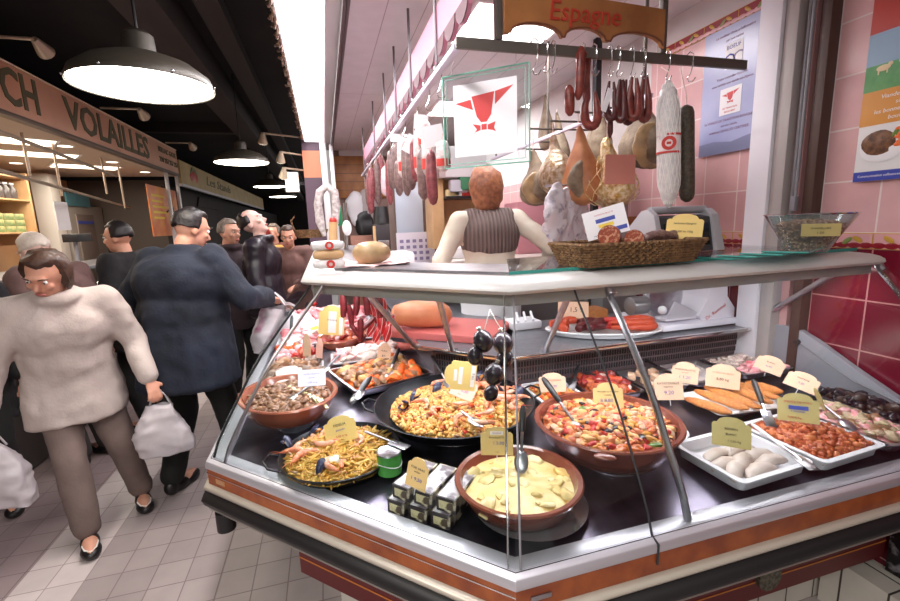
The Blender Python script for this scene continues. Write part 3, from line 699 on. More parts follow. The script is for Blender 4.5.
# --- brown stew in the oval dish ---------------------------------------------------
oc = V((-.185, 1.735, .892))
glass_stand('low glass stand under the oval dish of brown stew', (oc.x+.03, oc.y-.03, dz(-.15, 1.7)-.006), .1, .044, .8)
bowl('oval_dish', 'oval orange terracotta dish of brown stew at the left front', 'dish', oc, .178, .215, .085, BRICK, rot=.35, ears=False)
stuff('brown_stew', 'thick brown meat stew in the oval terracotta dish', 'stew', oc, .155, .19, .06, .018, [(BRN, 3), (BRN2, 1.6)], 420, .0085, seed=21, rot=.35, el=1.6, flat=.7, lay=.5, rnd=.6)
price_tag('white price card on the brown stew dish', at(312, 386, z=1.0), .085, .055, 'lilac', [('SAUTE D AGNEAU', .12, 0, .72, INKB), ('carottes', .12, 0, .5, INKB), ('1 2,80 le kg', .14, 0, .22, INKB)], tilt=.35, arch=False, roll=-.08)
server('steel spoon with a white handle lying in the brown stew', at(286, 402, z=.965), at(318, 380, z=1.01), 'spoon', STEEL, .5, .006)
server('grey knife handle resting on the rim behind the brown stew', at(322, 372, z=.975), at(340, 355, z=.985), 'spatula', GREYP, .7, .006)
gt = price_tag('grey blank tag lying behind the brown stew dish', at(290, 381, z=.955), .09, .07, 'grey', [], tilt=.95, pin=False)
lt = MB()
for i in range(9): lt.box((0, 0, 0), (.011, .05, .004), M=None); lt.xf(tl(at(292+i*4, 390+i*1.7, z=.965)) @ rz(.5) @ rx(.5), len(lt.v)-8)
solo('cheese_strips', lt, fm('cheese_strip', (224, 214, 140), (240, 236, 200), s=30), 'row of pale yellow strips behind the brown stew', 'strips', loc=at(308, 396, z=.965), kind='stuff', smooth=0)
w = MB()
for a, c in (((247, 416), (262, 424)), ((262, 424), (285, 418)), ((285, 418), (302, 404))): w.tube([at(*a, z=.915), at(*c, z=.915)], .0018, 6)
# --- gastronorm trays --------------------------------------------------------------
def tray(label, x0, y0, x1, y1, z, h, m, rot=0., name='food_tray', cat='tray', rim=.008, th=.003, group=None, rad=.02):
    c = V(((x0+x1)/2, (y0+y1)/2, z)); w_, d_ = (x1-x0)/2, (y1-y0)/2
    t = thing(name, label, cat, c, rot, group)
    def ring(ix, zz):
        p = []
        for cx, cy, a0 in ((1, 1, 0), (-1, 1, PI/2), (-1, -1, PI), (1, -1, 1.5*PI)):
            for k in range(5):
                a = a0+k*PI/8; p.append(V((cx*(w_-ix-rad)+rad*math.cos(a), cy*(d_-ix-rad)+rad*math.sin(a), zz)))
        return p
    rs = [ring(rim+.012, 0), ring(rim+.004, .006), ring(rim, h-.004), ring(0, h-.004), ring(0, h), ring(rim+th, h), ring(rim+th+.003, .008), ring(rim+.016, th)]
    mb = MB(); n = 20; vs = [p for r_ in rs for p in r_]; fs = []
    for i in range(len(rs)-1):
        for k in range(n): fs.append((i*n+k, i*n+(k+1) % n, (i+1)*n+(k+1) % n, (i+1)*n+k))
    fs.append(tuple(range(n-1, -1, -1))); fs.append(tuple((len(rs)-1)*n+k for k in range(n)))
    mb.add(vs, fs).build('body', m, t, world=False, smooth=50); return t
tray('white tray of pale sliced sausage at the right front', 1.005, .818, 1.29, 1.06, .85, .042, WPLASTIC, .06, rim=.012)
lab = 'slice of pale grey-pink sausage in the white front tray'; pr_s = None
for i, (u, v, a) in enumerate(((720, 452, .3), (740, 448, .2), (758, 455, .1), (744, 462, .3), (760, 468, .2), (772, 460, .1), (762, 470, .3), (738, 470, .4), (728, 462, .2), (750, 458, .2))):
    p = at(u, v, z=.885); M = tl(p.x, p.y, .871+.003*(i % 4)) @ rz(a+R3.uniform(-.2, .2)) @ rx(R3.uniform(-.2, .2))
    if pr_s is None:
        pr_s = solo('sausage_slice', MB().tube([(-.042, -.004, 0), (-.03, .002, .003), (0, .006, .006), (.03, .002, .003), (.042, -.004, 0)], [.006, .014, .016, .014, .006], 12, flat=.6), PALE, lab, 'sausage slice', group='pale slices in the front tray'); place(pr_s, M @ Matrix.Scale(1.38, 4))
    else: dup(pr_s, M @ Matrix.Scale(1.38, 4), lab)
price_tag('olive-tan price tag over the pale sausage tray', at(731, 447, z=.9), .085, .078, 'olive', [('BOUDIN', .1, 0, .6, INK), ('BLANC', .1, 0, .42, INK), ('1 2,50 Kg', .1, .08, .2, INK)], tilt=.2, roll=.06)
tray('white tray of chopped meat in tomato sauce at the right', 1.305, .818, 1.585, 1.09, .85, .042, WPLASTIC, .06, rim=.012)
stuff('meat_stew', 'orange-brown chopped meat in sauce heaped in the white tray', 'meat stew', (1.445, .954, .86), .122, .118, .012, .035, [(TOM, 3), (TOM2, 1.5)], 760, .008, seed=31, rot=.06, shape='rect', flat=.75, el=1.3)
price_tag('tan price tag with a blue bar over the chopped meat', at(798, 422, z=.925), .09, .08, 'olive', [('EMINCE DE PORC', .1, 0, .68, INKR), (None, 0, (-.22, .25), (.42, .56), INKB), ('5 DIONA', .1, 0, .36, INKB), ('9,90 le kg', .1, -.08, .14, INKR)], tilt=.3, roll=.1)
price_tag('tan tag with blue and red bars turned sideways behind the chopped meat', at(822, 408, z=.92), .06, .065, 'olive', [(None, 0, (-.2, .2), (.45, .6), INKB), (None, 0, (-.35, .4), (.12, .3), INKR)], tilt=.35, roll=.1, yaw=.9)
server('black-handled spatula standing in the chopped meat', at(771, 425, z=.91), at(753, 380, z=1.0), 'spatula', hl=.55, r=.009)
server('white plastic spoon lying on the edge of the chopped meat tray', at(812, 468, z=.897), at(752, 424, z=.905), 'spatula', WPLASTIC, .62, .005)
tray('steel tray of pink and green sliced meat at the far right', 1.605, .825, 1.795, 1.14, .85, .035, STEEL, .03)
stuff('sliced_meat', 'pink and grey-green sliced meat in the steel tray', 'sliced meat', (1.7, .98, .86), .08, .14, .012, .02, [(PINKM, 2), (fm('greenish_meat', (176, 160, 124), (206, 176, 150), s=50), 2), (BRN2, 1)], 150, .014, seed=33, shape='rect', flat=.5, el=1.5)
server('steel serving spoon lying in the steel tray of sliced meat', at(852, 428, z=.9), at(822, 404, z=.925), 'spoon', hl=0)
tray('steel tray of dark sausages against the end panel', 1.805, .84, 1.945, 1.22, .852, .032, STEEL, .0)
stuff('dark_sausages', 'dark brown-black sausage pieces in the tray by the end panel', 'sausages', (1.875, 1.03, .862), .055, .17, .012, .016, [DARKP, OLV], 120, .013, seed=36, shape='rect', el=1.7)
tray('white oblong plate of breaded escalopes', 1.29, 1.12, 1.62, 1.33, .885, .018, WHITE, -.08, name='serving_plate', cat='plate', rim=.014)
solo('plate_riser', MB().bb((1.36, 1.16, dz(1.4, 1.2)), (1.55, 1.29, .884)), DSTEEL, 'dark block under the plate of breaded escalopes', 'riser', loc=(1.45, 1.22, .87))
lab = 'golden breaded escalope overlapping on the white plate'; es = None
for i, (a_, b_) in enumerate((((685, 398), (733, 414)), ((694, 391), (750, 411)), ((704, 386), (763, 409)), ((717, 383), (774, 405)), ((731, 382), (781, 399)), ((745, 383), (784, 394)))):
    p_, q_ = at(*a_, z=.915), at(*b_, z=.915); d_ = q_-p_
    M = tl((p_+q_)/2+V((0, .012*i*0, .004*(i % 2)))) @ rz(math.atan2(d_.y, d_.x)) @ rx(.3) @ Matrix.Diagonal((d_.length/.2, 1.05, 1, 1))
    if es is None:
        m = MB().ell((0, 0, 0), (.1, .0205, .0135), nu=24, nv=12).shake(.006, 30, 2.).shake(.0016, 160, 5.)
        es = solo('breaded_escalope', m, BREAD, lab, 'escalope', group='breaded escalopes'); place(es, M)
    else: dup(es, M, lab)
price_tag('pink price tag with a red heading behind the breaded escalopes', at(722, 388, z=.93), .095, .08, 'peach', [('CORDON BLEU', .11, 0, .62, INKR), ('8,80 kg', .16, 0, .36, INK)], tilt=.3)
price_tag('pink price tag between the beige cubes and the empty pan', at(684, 383, z=.925), .08, .075, 'peach', pr('ANDOUILLETTE', 'au four', '1 1,20', INKB), tilt=.3, roll=-.03)
price_tag('cream price tag behind the steel tube, over the red pan', at(670, 400, z=.925), .08, .085, 'peach', pr('RATATOUILLE', 'legumes', '9,20', INKB), tilt=.3, roll=.16)
pt = bowl('small_plate', 'small white plate with a breaded patty beside the big stew bowl', 'plate', (1.045, 1.115, .872), .075, .06, .016, WHITE, rot=.3)
solo('breaded_patty', MB().ell((1.04, 1.115, .893), (.045, .038, .014), nu=20).shake(.004, 40), BREAD, 'breaded patty on the small white plate', 'patty', loc=(1.04, 1.115, .893))
PX = [(.735, .925), (.945, 1.165), (1.18, 1.39), (1.405, 1.64), (1.66, 1.94)]
nm = ['white tray of yellow rice behind the paella pan', 'steel pan of red meat stew behind the big stew bowl', 'steel pan of beige cubes under the pink tags', 'nearly empty steel pan in the back row', 'steel pan of pale and pink meat by the end panel']
for i, (x0, x1) in enumerate(PX):
    tray(nm[i], x0, (1.36 if i else 1.385), x1, 1.605, dz(x0, 1.37)+.012, .03, WPLASTIC if i == 0 else STEEL, 0, group=None)
zb = dz(1, 1.37)+.02
stuff('rice_dish', 'orange-yellow rice in the white tray behind the paella', 'rice', (.83, 1.495, zb), .075, .09, .006, .014, [YEL, TOM2, CARR], 160, .008, seed=41, shape='rect')
stuff('red_meat_stew', 'red meat stew in the back row steel pan', 'meat stew', (1.055, 1.485, zb), .09, .1, .006, .018, [(TOM, 2), (CHOR, 1.4), (SAUO, 1), (PALE, .3)], 130, .014, seed=42, shape='rect', el=1.5)
lab = 'beige cube of meat in the back row steel pan'; cb = None
for i, (x, y) in enumerate(((1.22, 1.4), (1.27, 1.41), (1.33, 1.405), (1.24, 1.46), (1.3, 1.47), (1.35, 1.45), (1.22, 1.52), (1.28, 1.54), (1.34, 1.53))):
    M = tl(x, y, zb+.021) @ rz(R3.random()*3)
    if cb is None:
        cb = solo('meat_cube', MB().box((0, 0, 0), (.034, .032, .03)).shake(.004, 30), fm('beige_meat', (226, 188, 160), (214, 168, 138), s=20), lab, 'meat cube', group='beige meat cubes', bevel=.006); place(cb, M)
    else: dup(cb, M, lab)
stuff('white_fat', 'thin layer of pale fat left in the nearly empty pan', 'fat', (1.52, 1.485, zb), .1, .1, .002, .003, [fm('pan_fat', (206, 190, 186), (190, 176, 176), s=20)], 20, .01, seed=44, shape='rect', flat=.3)
stuff('pale_meat', 'pale white meat at the back of the pan by the end panel', 'meat', (1.8, 1.53, zb), .12, .055, .006, .012, [PALE, FATW], 50, .014, seed=45, shape='rect', flat=.5)
stuff('pink_meat', 'raw pink meat pieces at the front of the pan by the end panel', 'meat', (1.82, 1.42, zb), .1, .045, .008, .02, [PINKM, PINKD], 70, .015, seed=46, shape='rect', flat=.6)
price_tag('peach tag lying on the pale meat, farther from the glass', at(766, 372, z=.93), .085, .07, 'peach', [('BLANC', .12, 0, .6, INK), ('6,90', .16, 0, .34, INKB)], tilt=.75, roll=-.3)
price_tag('peach tag lying on the pink meat, nearer to the glass', at(798, 389, z=.93), .085, .065, 'peach', [('POITRINE', .12, 0, .6, INK), ('7,20', .16, 0, .34, INKB)], tilt=.75, roll=-.3)
price_tag('white-pink price tag over the rice tray behind the paella', at(553, 392, z=.935), .085, .065, 'peach', [('RIZ CANTONAIS', .12, 0, .6, INKR), ('8,90', .18, .05, .3, INKB)], tilt=.3, roll=.08)
server('black spatula handle sticking up behind the rice tray', at(571, 388, z=.93), at(578, 366, z=.98), 'spatula', hl=.7, r=.008)
server('black handle lying on the rim of the red stew pan', at(612, 382, z=.945), at(583, 372, z=.955), 'spatula', hl=.75, r=.007)
server('black handle lying between the red stew pan and the cubes', at(662, 370, z=.945), at(641, 356, z=.95), 'spatula', hl=.8, r=.007)
# --- carrot stew tray and the left run ---------------------------------------------
tray('steel tray of carrot stew behind the left pans', .005, 1.80, .385, 2.16, .895, .035, STEEL, .32)
stuff('carrot_stew', 'chunky carrot and potato stew in the steel tray', 'stew', (.195, 1.98, .9), .165, .155, .018, .022, [(CARR, 2), (POT, 2), (BRN2, 2.2), (BRN, 1.2)], 170, .018, seed=51, rot=.32, shape='rect', el=1.5, flat=.7)
price_tag('narrow peach tag standing in the carrot stew', at(383, 363, z=.945), .055, .085, 'peach', [('BOEUF', .1, 0, .6, INK), ('8,9', .15, 0, .35, INK)], tilt=.2, roll=-.12, yaw=-.5)
server('black-handled spoon standing in the carrot stew', at(388, 376, z=.945), at(399, 349, z=1.0), 'spoon', hl=.6)
server('second black-handled spoon over the front of the carrot tray', at(357, 398, z=.95), at(371, 377, z=.985), 'spoon', hl=.75)
bowl('oval_dish', 'glossy red oval dish with a tall yellow label behind the carrot tray', 'dish', (.06, 2.56, .925), .135, .19, .06, BRICK, rot=-.5)
stuff('pate', 'dark red paste in the glossy red oval dish', 'pate', (.06, 2.56, .925), .115, .165, .03, .01, [CHOR, TOM], 30, .02, seed=53, rot=-.5, flat=.4)
solo('dish_riser', MB().bb((-.0, 2.46, dz(.06, 2.5)-.002), (.12, 2.66, .924)), DSTEEL, 'dark block under the glossy red oval dish', 'riser', loc=(.06, 2.56, .9))
price_tag('tall yellow-white label standing in the red oval dish', at(331, 335, z=.985), .125, .15, 'yellow', [(None, 0, (-.12, .18), (.08, .8), INKW), (None, 0, (.3, .44), (.04, .6), INKW), ('TERRINE', .09, .02, .5, INK)], tilt=.1, roll=-.1, yaw=-.3)
def board(label, x0, y0, x1, y1, z, name='food_tray'):
    return tray(label, x0, y0, x1, y1, z, .016, WPLASTIC, 0, name=name)
board('white tray of pale ribs behind the carrot tray', -.02, 2.2, .34, 2.42, .905)
stuff('pale_ribs', 'pale pink fatty ribs on the white tray', 'ribs', (.16, 2.31, .91), .16, .09, .006, .02, [FATW, PINKM, PALE], 60, .026, seed=61, shape='rect', flat=.5, el=1.8)
board('white tray of grey-brown sausages along the left glass', -.33, 2.05, -.06, 2.42, .868)
stuff('cooked_sausages', 'grey-brown cooked sausages on the left tray', 'sausages', (-.195, 2.235, .875), .115, .16, .006, .02, [BRN, BRN2, fm('grey_meat', (150, 126, 112), (120, 98, 88))], 90, .02, seed=62, shape='rect', el=1.9)
board('white tray of browned meat cakes and sausages', -.03, 2.45, .0, 2.46, .9) if False else None
board('white tray of orange skewers along the left glass', -.34, 2.46, -.09, 2.68, .872)
stuff('orange_skewers', 'orange and red meat skewers on the left tray', 'skewers', (-.215, 2.57, .878), .105, .09, .006, .018, [CARR, SAUO, REDP, PINKM], 70, .018, seed=63, shape='rect', el=1.6)
board('white tray of raw pink chops at the far left of the case', -.34, 2.74, .28, 3.16, .885)
board('second white tray of raw pink chops, farthest along the left case', -.34, 3.2, .28, 3.62, .9)
stuff('raw_chops', 'raw pink pork chops heaped on the nearer far-left tray', 'raw meat', (-.03, 2.95, .892), .28, .18, .006, .035, [(PINKM, 3), (PINKD, 2), (FATW, 1)], 150, .03, seed=64, shape='rect', flat=.5, el=1.9)
stuff('raw_chops', 'raw pink pork chops heaped on the farthest left tray', 'raw meat', (-.03, 3.41, .907), .28, .18, .006, .045, [(PINKM, 3), (PINKD, 2), (FATW, 1)], 150, .03, seed=65, shape='rect', flat=.5, el=1.9)
server('black-handled spatula standing among the grey-brown sausages', at(290, 345, z=.92), at(292, 316, z=1.06), 'spatula', hl=.6, r=.009)
price_tag('small pointed white tag between the sausages and the ribs', at(307, 357, z=.93), .055, .11, 'peach', [], tilt=.1, yaw=-.9)
price_tag('narrow pink tag leaning beside the ribs', at(319, 358, z=.93), .04, .09, 'pink', [], tilt=.2, yaw=-.8)
price_tag('small white tag with blue print on the nearer raw chops', at(306, 322, z=.95), .09, .05, 'white', [('4,90', .3, 0, .5, INKB)], tilt=.7, arch=False, roll=.5)
price_tag('small white tag with a yellow dot beside the red oval dish', at(316, 332, z=.95), .1, .07, 'white', [(None, 0, (-.2, .2), (.2, .5), INKY)], tilt=.7, arch=False, roll=.3)
solo('tomato', MB().lathe([(0, -.02), (.018, -.014), (.026, 0), (.018, .016), (0, .014)], c=at(314, 304, z=.955), n=18), fm('tomato', (214, 40, 36), r=.2), 'small red tomato on top of the raw pink chops', 'tomato', loc=at(314, 304, z=.955))
lab = 'long pink fresh sausage lying beside the ribs'; fs_ = None
for i in range(6):
    M = tl(.25+.03*i, 2.5-.035*i+.0, .925) @ rz(-.5+.05*i)
    if fs_ is None:
        fs_ = solo('fresh_sausage', MB().tube([(-.11, -.02, 0), (-.09, -.01, 0), (-.03, .008, 0), (.03, .01, 0), (.09, -.006, 0), (.11, -.016, 0)], [.006, .014, .016, .016, .014, .005], 12), fm('fresh_sausage', (216, 120, 108), (190, 90, 80)), lab, 'sausage', group='fresh sausages by the ribs'); place(fs_, M)
    else: dup(fs_, M, lab)
# --- hanging inside the case -------------------------------------------------------
mo = None
for i, (u, v, s) in enumerate(((483, 341, 1.05), (503, 343, 1.1), (475, 356, .85), (505, 358, .9), (494, 374, 1.05), (491, 393, .8))):
    p = at(u, v, y=1.22+.02*(i % 2)); M = tl(p) @ ry(.15*(i-2)) @ Matrix.Scale(s, 4)
    lb = ['upper left blood sausage ball in the hanging string', 'upper right blood sausage ball in the hanging string', 'small blood sausage ball at the left, before the tan tag', 'blood sausage ball half behind the glass seam', 'long blood sausage ball low in the hanging string', 'lowest blood sausage ball of the hanging string'][i]
    if mo is None:
        mo = thing('blood_sausage', lb, 'blood sausage', group='string of blood sausages')
        MB().ell((0, 0, 0), (.029, .029, .034), nu=20, nv=12).shake(.002, 40).build('body', MORC, mo, world=False)
        MB().cyl((0, 0, .03), (0, 0, .044), .004, .007).build('knot', fm('string_knot', (150, 140, 130)), mo, world=False); place(mo, M)
    else: dup(mo, M, lb, 'string of blood sausages')
st_ = MB(); st_.tube([at(490, 310, y=1.23), at(484, 330, y=1.23)], .0015, 6); st_.tube([at(490, 310, y=1.23), at(502, 332, y=1.23), at(500, 370, y=1.24), at(492, 390, y=1.24)], .0015, 6)
solo('hanging_string', st_, fm('string', (150, 140, 130)), 'string holding the blood sausages under the case roof', 'string', loc=at(490, 310, y=1.23))
price_tag('tan tag turned on its side behind the blood sausages', at(476, 377, y=1.36), .085, .095, 'yellow', [(None, 0, (-.3, .3), (.42, .55), INKW), (None, 0, (-.2, .2), (.6, .7), INKW), (None, 0, (-.36, .38), (.04, .16), INKW), ('100 g', .1, 0, .1, INK)], tilt=.05, roll=1.45, pin=False)
ch = None
for i, (u, v0, v1, tl_) in enumerate(((343, 293, 318, .05), (356, 292, 316, .1), (350, 304, 326, -.1), (366, 292, 316, -.05), (379, 293, 318, -.15), (360, 318, 342, .1), (367, 314, 334, .9), (355, 322, 340, -.5))):
    p = at(u, v0, y=1.88); q = at(u, v1, y=1.88); L = (p-q).length; c = (p+q)/2
    M = tl(c) @ ry(tl_) @ Matrix.Scale(L/.13, 4)
    lb = 'dark red chorizo hanging in the bunch under the case roof'
    if ch is None:
        ch = thing('chorizo', lb, 'chorizo', group='bunch of chorizo in the case')
        MB().tube([(0, 0, .065), (0, 0, .058), (.003, 0, .03), (.004, 0, 0), (.003, 0, -.03), (0, 0, -.058), (0, 0, -.065)], [.004, .014, .018, .0185, .018, .014, .004], 14).shake(.0015, 50).build('body', CHORD, ch, world=False)
        MB().cyl((0, 0, .063), (0, 0, .075), .0025).build('string', fm('string', (150, 140, 130)), ch, world=False); place(ch, M)
    else: dup(ch, M, lb)
nt = None
for i, (u, v, s) in enumerate(((371, 309, .8), (376, 316, .9), (383, 305, .8), (381, 325, 1.), (387, 332, 1.), (377, 334, .9), (371, 329, .8), (390, 322, .8))):
    M = tl(at(u, v, y=1.92)) @ ry(.14*(i-3)) @ Matrix.Scale(s*1.05, 4)
    lb = 'bright red netted sausage in the bunch beside the chorizo'
    if nt is None:
        nt = thing('netted_sausage', lb, 'sausage', group='bunch of red netted sausages')
        MB().ell((0, 0, 0), (.019, .019, .045), nu=16, nv=10).build('body', fm('bright_red', (206, 44, 48), (176, 30, 36), s=40), nt, world=False)
        nn = MB()
        for k in range(5):
            a0 = k*2*PI/5; nn.tube([(.0195*math.cos(p_/8*PI-PI/2)*math.cos(a0+p_*.25), .0195*math.cos(p_/8*PI-PI/2)*math.sin(a0+p_*.25), .046*math.sin(p_/8*PI-PI/2)) for p_ in range(9)], .0011, 5)
        nn.build('net', FATW, nt, world=False); place(nt, M)
    else: dup(nt, M, lb)
solo('hanging_rod', MB().tube([at(338, 296, y=1.92)+V((0, 0, .035)), at(392, 298, y=1.92)+V((0, 0, .035))], .004, 8), STEEL, 'thin rod holding the chorizo bunch under the case roof', 'rod', loc=at(365, 297, y=1.92))
# --- on the upper shelf ------------------------------------------------------------
sb = thing('cutting_board', 'thick pink-red cutting board on the upper shelf', 'cutting board', (.55, 2.06, 1.059), -PI/4+.12)
MB().bb((-.28, -.16, 0), (.28, .2, .035)).build('board', mat('board_pink', (190, 96, 92), .5), sb, world=False, bevel=.006)
hm = thing('cooked_ham', 'smooth orange-pink cooked ham on the cutting board', 'ham', (.44, 2.08, 1.16), -.25)
HAMM = fm('ham_skin', (226, 150, 110), (206, 122, 84), s=8, r=.4)
MB().tube([(-.16, 0, 0), (-.14, 0, 0), (-.06, 0, .005), (.03, 0, .0), (.09, 0, -.004), (.125, 0, -.01), (.14, 0, -.01)], [.02, .05, .066, .066, .06, .04, .012], 24).shake(.004, 12).build('body', HAMM, hm, world=False)
MB().lathe([(.006, 0), (.016, .004), (.02, .0), (.016, -.004)], c=(.09, -.05, .02), M=rx(PI/2), n=20, closed=True).build('knot', HAMM, hm, world=False)
dc = V((1.22, 1.735, 1.06))
bowl('oval_platter', 'white oval platter of orange and red sausages on the upper shelf', 'platter', dc, .26, .115, .03, WHITE, rot=-.42, th=.01, base=.8)
def link(p, M, r, L, m, label, group, key, curve=.02):
    if key not in first:
        o = solo('sausage', MB().tube([(-L/2, 0, 0), (-L*.45, 0, 0), (-L*.2, curve*.7, 0), (0, curve, 0), (L*.2, curve*.7, 0), (L*.45, 0, 0), (L/2, 0, 0)], [r*.3, r*.85, r, r, r, r*.85, r*.3], 12), m, label, 'sausage', group=group)
        first[key] = o; o.matrix_basis = tl(p) @ M; return o
    return dup(first[key], tl(p) @ M, label, group)
for x, y, z, a in ((-.19, .0, .04, .3), (-.17, -.03, .04, 1.), (-.2, .03, .04, -.6), (-.15, .01, .06, .2)):
    link(dc+rz(-.42) @ V((x, y, z)), rz(a), .02, .085, SAUO, 'plump orange sausage at the left end of the shelf platter', 'plump orange sausages on the platter', 'po')
for x, y, z, a in ((-.08, -.03, .04, .2), (-.03, -.04, .045, .1), (.0, .02, .05, .5), (-.06, .03, .05, -.1)):
    link(dc+rz(-.42) @ V((x, y, z)), rz(a), .021, .1, CHORD, 'dark purple-red sausage in the middle of the shelf platter', 'dark sausages on the platter', 'pd')
for x, y, z, a in ((.05, -.035, .04, -.9), (.08, -.03, .055, -.5), (.06, .01, .06, -1.1)):
    link(dc+rz(-.42) @ V((x, y, z)), rz(a), .015, .12, fm('bright_chorizo', (204, 52, 44), (180, 36, 34), s=40), 'bright red short sausage on the shelf platter', 'bright red sausages on the platter', 'pb')
mb = MB(); c = dc+rz(-.42) @ V((.14, 0, .055))
for k, rr in ((0, 1.), (1, .78)):
    pts = []
    for i in range(17):
        a = -PI*.5+i*PI/16; pts.append(c+rz(-.42) @ V((.03+.055*rr*math.cos(a), .05*rr*math.sin(a)+.0, -.01+.02*k)))
    pts = [pts[0]+rz(-.42) @ V((-.14, 0, 0))]+pts+[pts[-1]+rz(-.42) @ V((-.12, 0, 0))]
    solo('looped_sausage', MB().tube(pts, [.008]+[.0185]*(len(pts)-2)+[.008], 12), SAUO, ('orange looped sausage lying outermost on the right of the platter', 'orange looped sausage lying on top at the right of the platter')[k], 'sausage', loc=c)
tq = thing('meat_loaf', 'orange crusted meat loaf behind the sausage platter', 'meat loaf', (1.24, 1.93, 1.06))
MB().bb((1.13, 1.88, 1.06), (1.36, 1.99, 1.145)).shake(.006, 20).build('loaf', BREAD, tq, bevel=.018)
price_tag('tan price tag tucked behind the left of the sausage platter', at(573, 318, z=1.12), .12, .07, 'peach', [('1,5 9', .4, .1, .5, INK)], tilt=.1, arch=False)
sl_ = thing('meat_slicer', 'white meat slicer on the right of the upper shelf', 'slicer', (1.68, 1.76, 1.059))
SLW = mat('slicer_white', (228, 224, 234), .35)
MB().bb((1.47, 1.63, 1.066), (1.92, 1.98, 1.095)).build('base', SLW, sl_, bevel=.008)
po = [(1.72, 1.09), (1.92, 1.09), (1.92, 1.14), (1.87, 1.2), (1.86, 1.33), (1.76, 1.33), (1.755, 1.2), (1.7, 1.12)]
M = Matrix(((1, 0, 0, 0), (0, 0, -1, 1.86), (0, 1, 0, 0), (0, 0, 0, 1)))
MB().prism(po, .2, M).build('motor_housing', SLW, sl_, bevel=.006)
MB().cyl((1.6, 1.80, 1.2), (1.6, 1.775, 1.2), .11, n=48).build('blade_guard', mat('slicer_grey', (190, 188, 196), .35, .4), sl_, bevel=.003)
MB().cyl((1.6, 1.774, 1.2), (1.6, 1.77, 1.2), .095, n=48).build('blade', STEEL, sl_)
MB().bb((1.5, 1.65, 1.11), (1.68, 1.72, 1.125)).build('carriage', SLW, sl_, bevel=.004)
MB().prism([(1.5, 1.12), (1.66, 1.12), (1.68, 1.14), (1.55, 1.2)], .012, Matrix(((1, 0, 0, 0), (0, 0, -1, 1.66), (0, 1, 0, 0), (0, 0, 0, 1)))).build('meat_plate', mat('slicer_shade', (200, 198, 208), .35, .2), sl_, bevel=.002)
MB().ell((1.487, 1.66, 1.165), .02).build('knob', WPLASTIC, sl_)
MB().cyl((1.4, 1.78, 1.17), (1.49, 1.78, 1.17), .045, n=28).build('motor', mat('motor_grey', (150, 148, 150), .3, .6), sl_, bevel=.004)
bt = text_mb('Dr. Rommel', .026, .0004).xf(facing((1.8, 1.6585, 1.13), (0, -1, 0)) @ rz(.5)); bt.build('lettering', INKR, sl_, smooth=0)
for k in range(3): MB().bb((1.5+.14*k, 1.66, 1.058), (1.53+.14*k, 1.69, 1.067)).build('foot', RUBBER, sl_)
MB().tube([(1.93, 1.86, 1.33), (1.955, 1.84, 1.27), (1.955, 1.82, 1.18), (1.93, 1.8, 1.13), (1.9, 1.78, 1.1)], .005, 8).build('cable', BLACK, sl_)
kt = thing('utensil_tray', 'white plastic tray with utensils on the shelf behind the glass corner', 'tray', (.98, 2.0, 1.059))
MB().bb((.86, 1.95, 1.06), (1.02, 2.08, 1.1)).build('tray', WPLASTIC, kt, bevel=.01)
for k in range(3): MB().tube([(.88+.04*k, 1.93, 1.11), (.93+.04*k, 2.06, 1.125)], .007, 8).build('utensil', WPLASTIC, kt)
# ------------------------------------------------------------------ rails, boards and hanging charcuterie
R4 = random.Random(9)
BARY, BARZ = 1.54, 2.2
fr = thing('sausage_rack', 'dark steel hanging rack with a long bar across the counter', 'hanging rack', (.5, BARY, BARZ))
GUN = mat('gunmetal', (104, 98, 92), .4, .6)
MB().bb((.48, BARY-.008, BARZ-.018), (1.735, BARY+.008, BARZ+.018)).build('bar', GUN, fr, bevel=.002)
for x in (.635, 1.315): MB().bb((x-.012, BARY-.012, BARZ+.018), (x+.012, BARY+.012, 2.7)).build('post', GUN, fr, bevel=.002)
rl = thing('hanging_rail', 'long white rail under the pink awning, carrying cured sausages', 'rail', (.49, 3.5, 2.19))
MB().bb((.478, 1.56, 2.185), (.502, 5.5, 2.205)).build('rail', mat('rail_lilac', (216, 206, 224), .3, .4), rl, bevel=.002)
for y in (1.9, 2.45, 2.95, 3.45, 4.2, 5.3): MB().cyl((.505, y, 2.2), (.51, y, 2.7), .007, n=8).build('drop_rod', mat('rod_grey', (120, 112, 118), .4, .4), rl)
hr = thing('hanging_rail', 'second pale rail, deeper in, carrying whole hams', 'rail', (1.45, 2.6, 2.13))
MB().bb((1.44, 1.75, 2.12), (1.46, 3.7, 2.14)).build('rail', mat('rail_lilac', (216, 206, 224), .3, .4), hr, bevel=.002)
for y in (1.8, 2.7, 3.6): MB().cyl((1.45, y, 2.14), (1.45, y, 2.7), .008, n=8).build('drop_rod', GUN, hr)
dp = thing('hanging_post', 'black upright post behind the hams', 'post', (1.75, 2.6, .25))
MB().bb((1.72, 2.58, .25), (1.76, 2.62, 2.7)).build('post', BLACK, dp, bevel=.002)
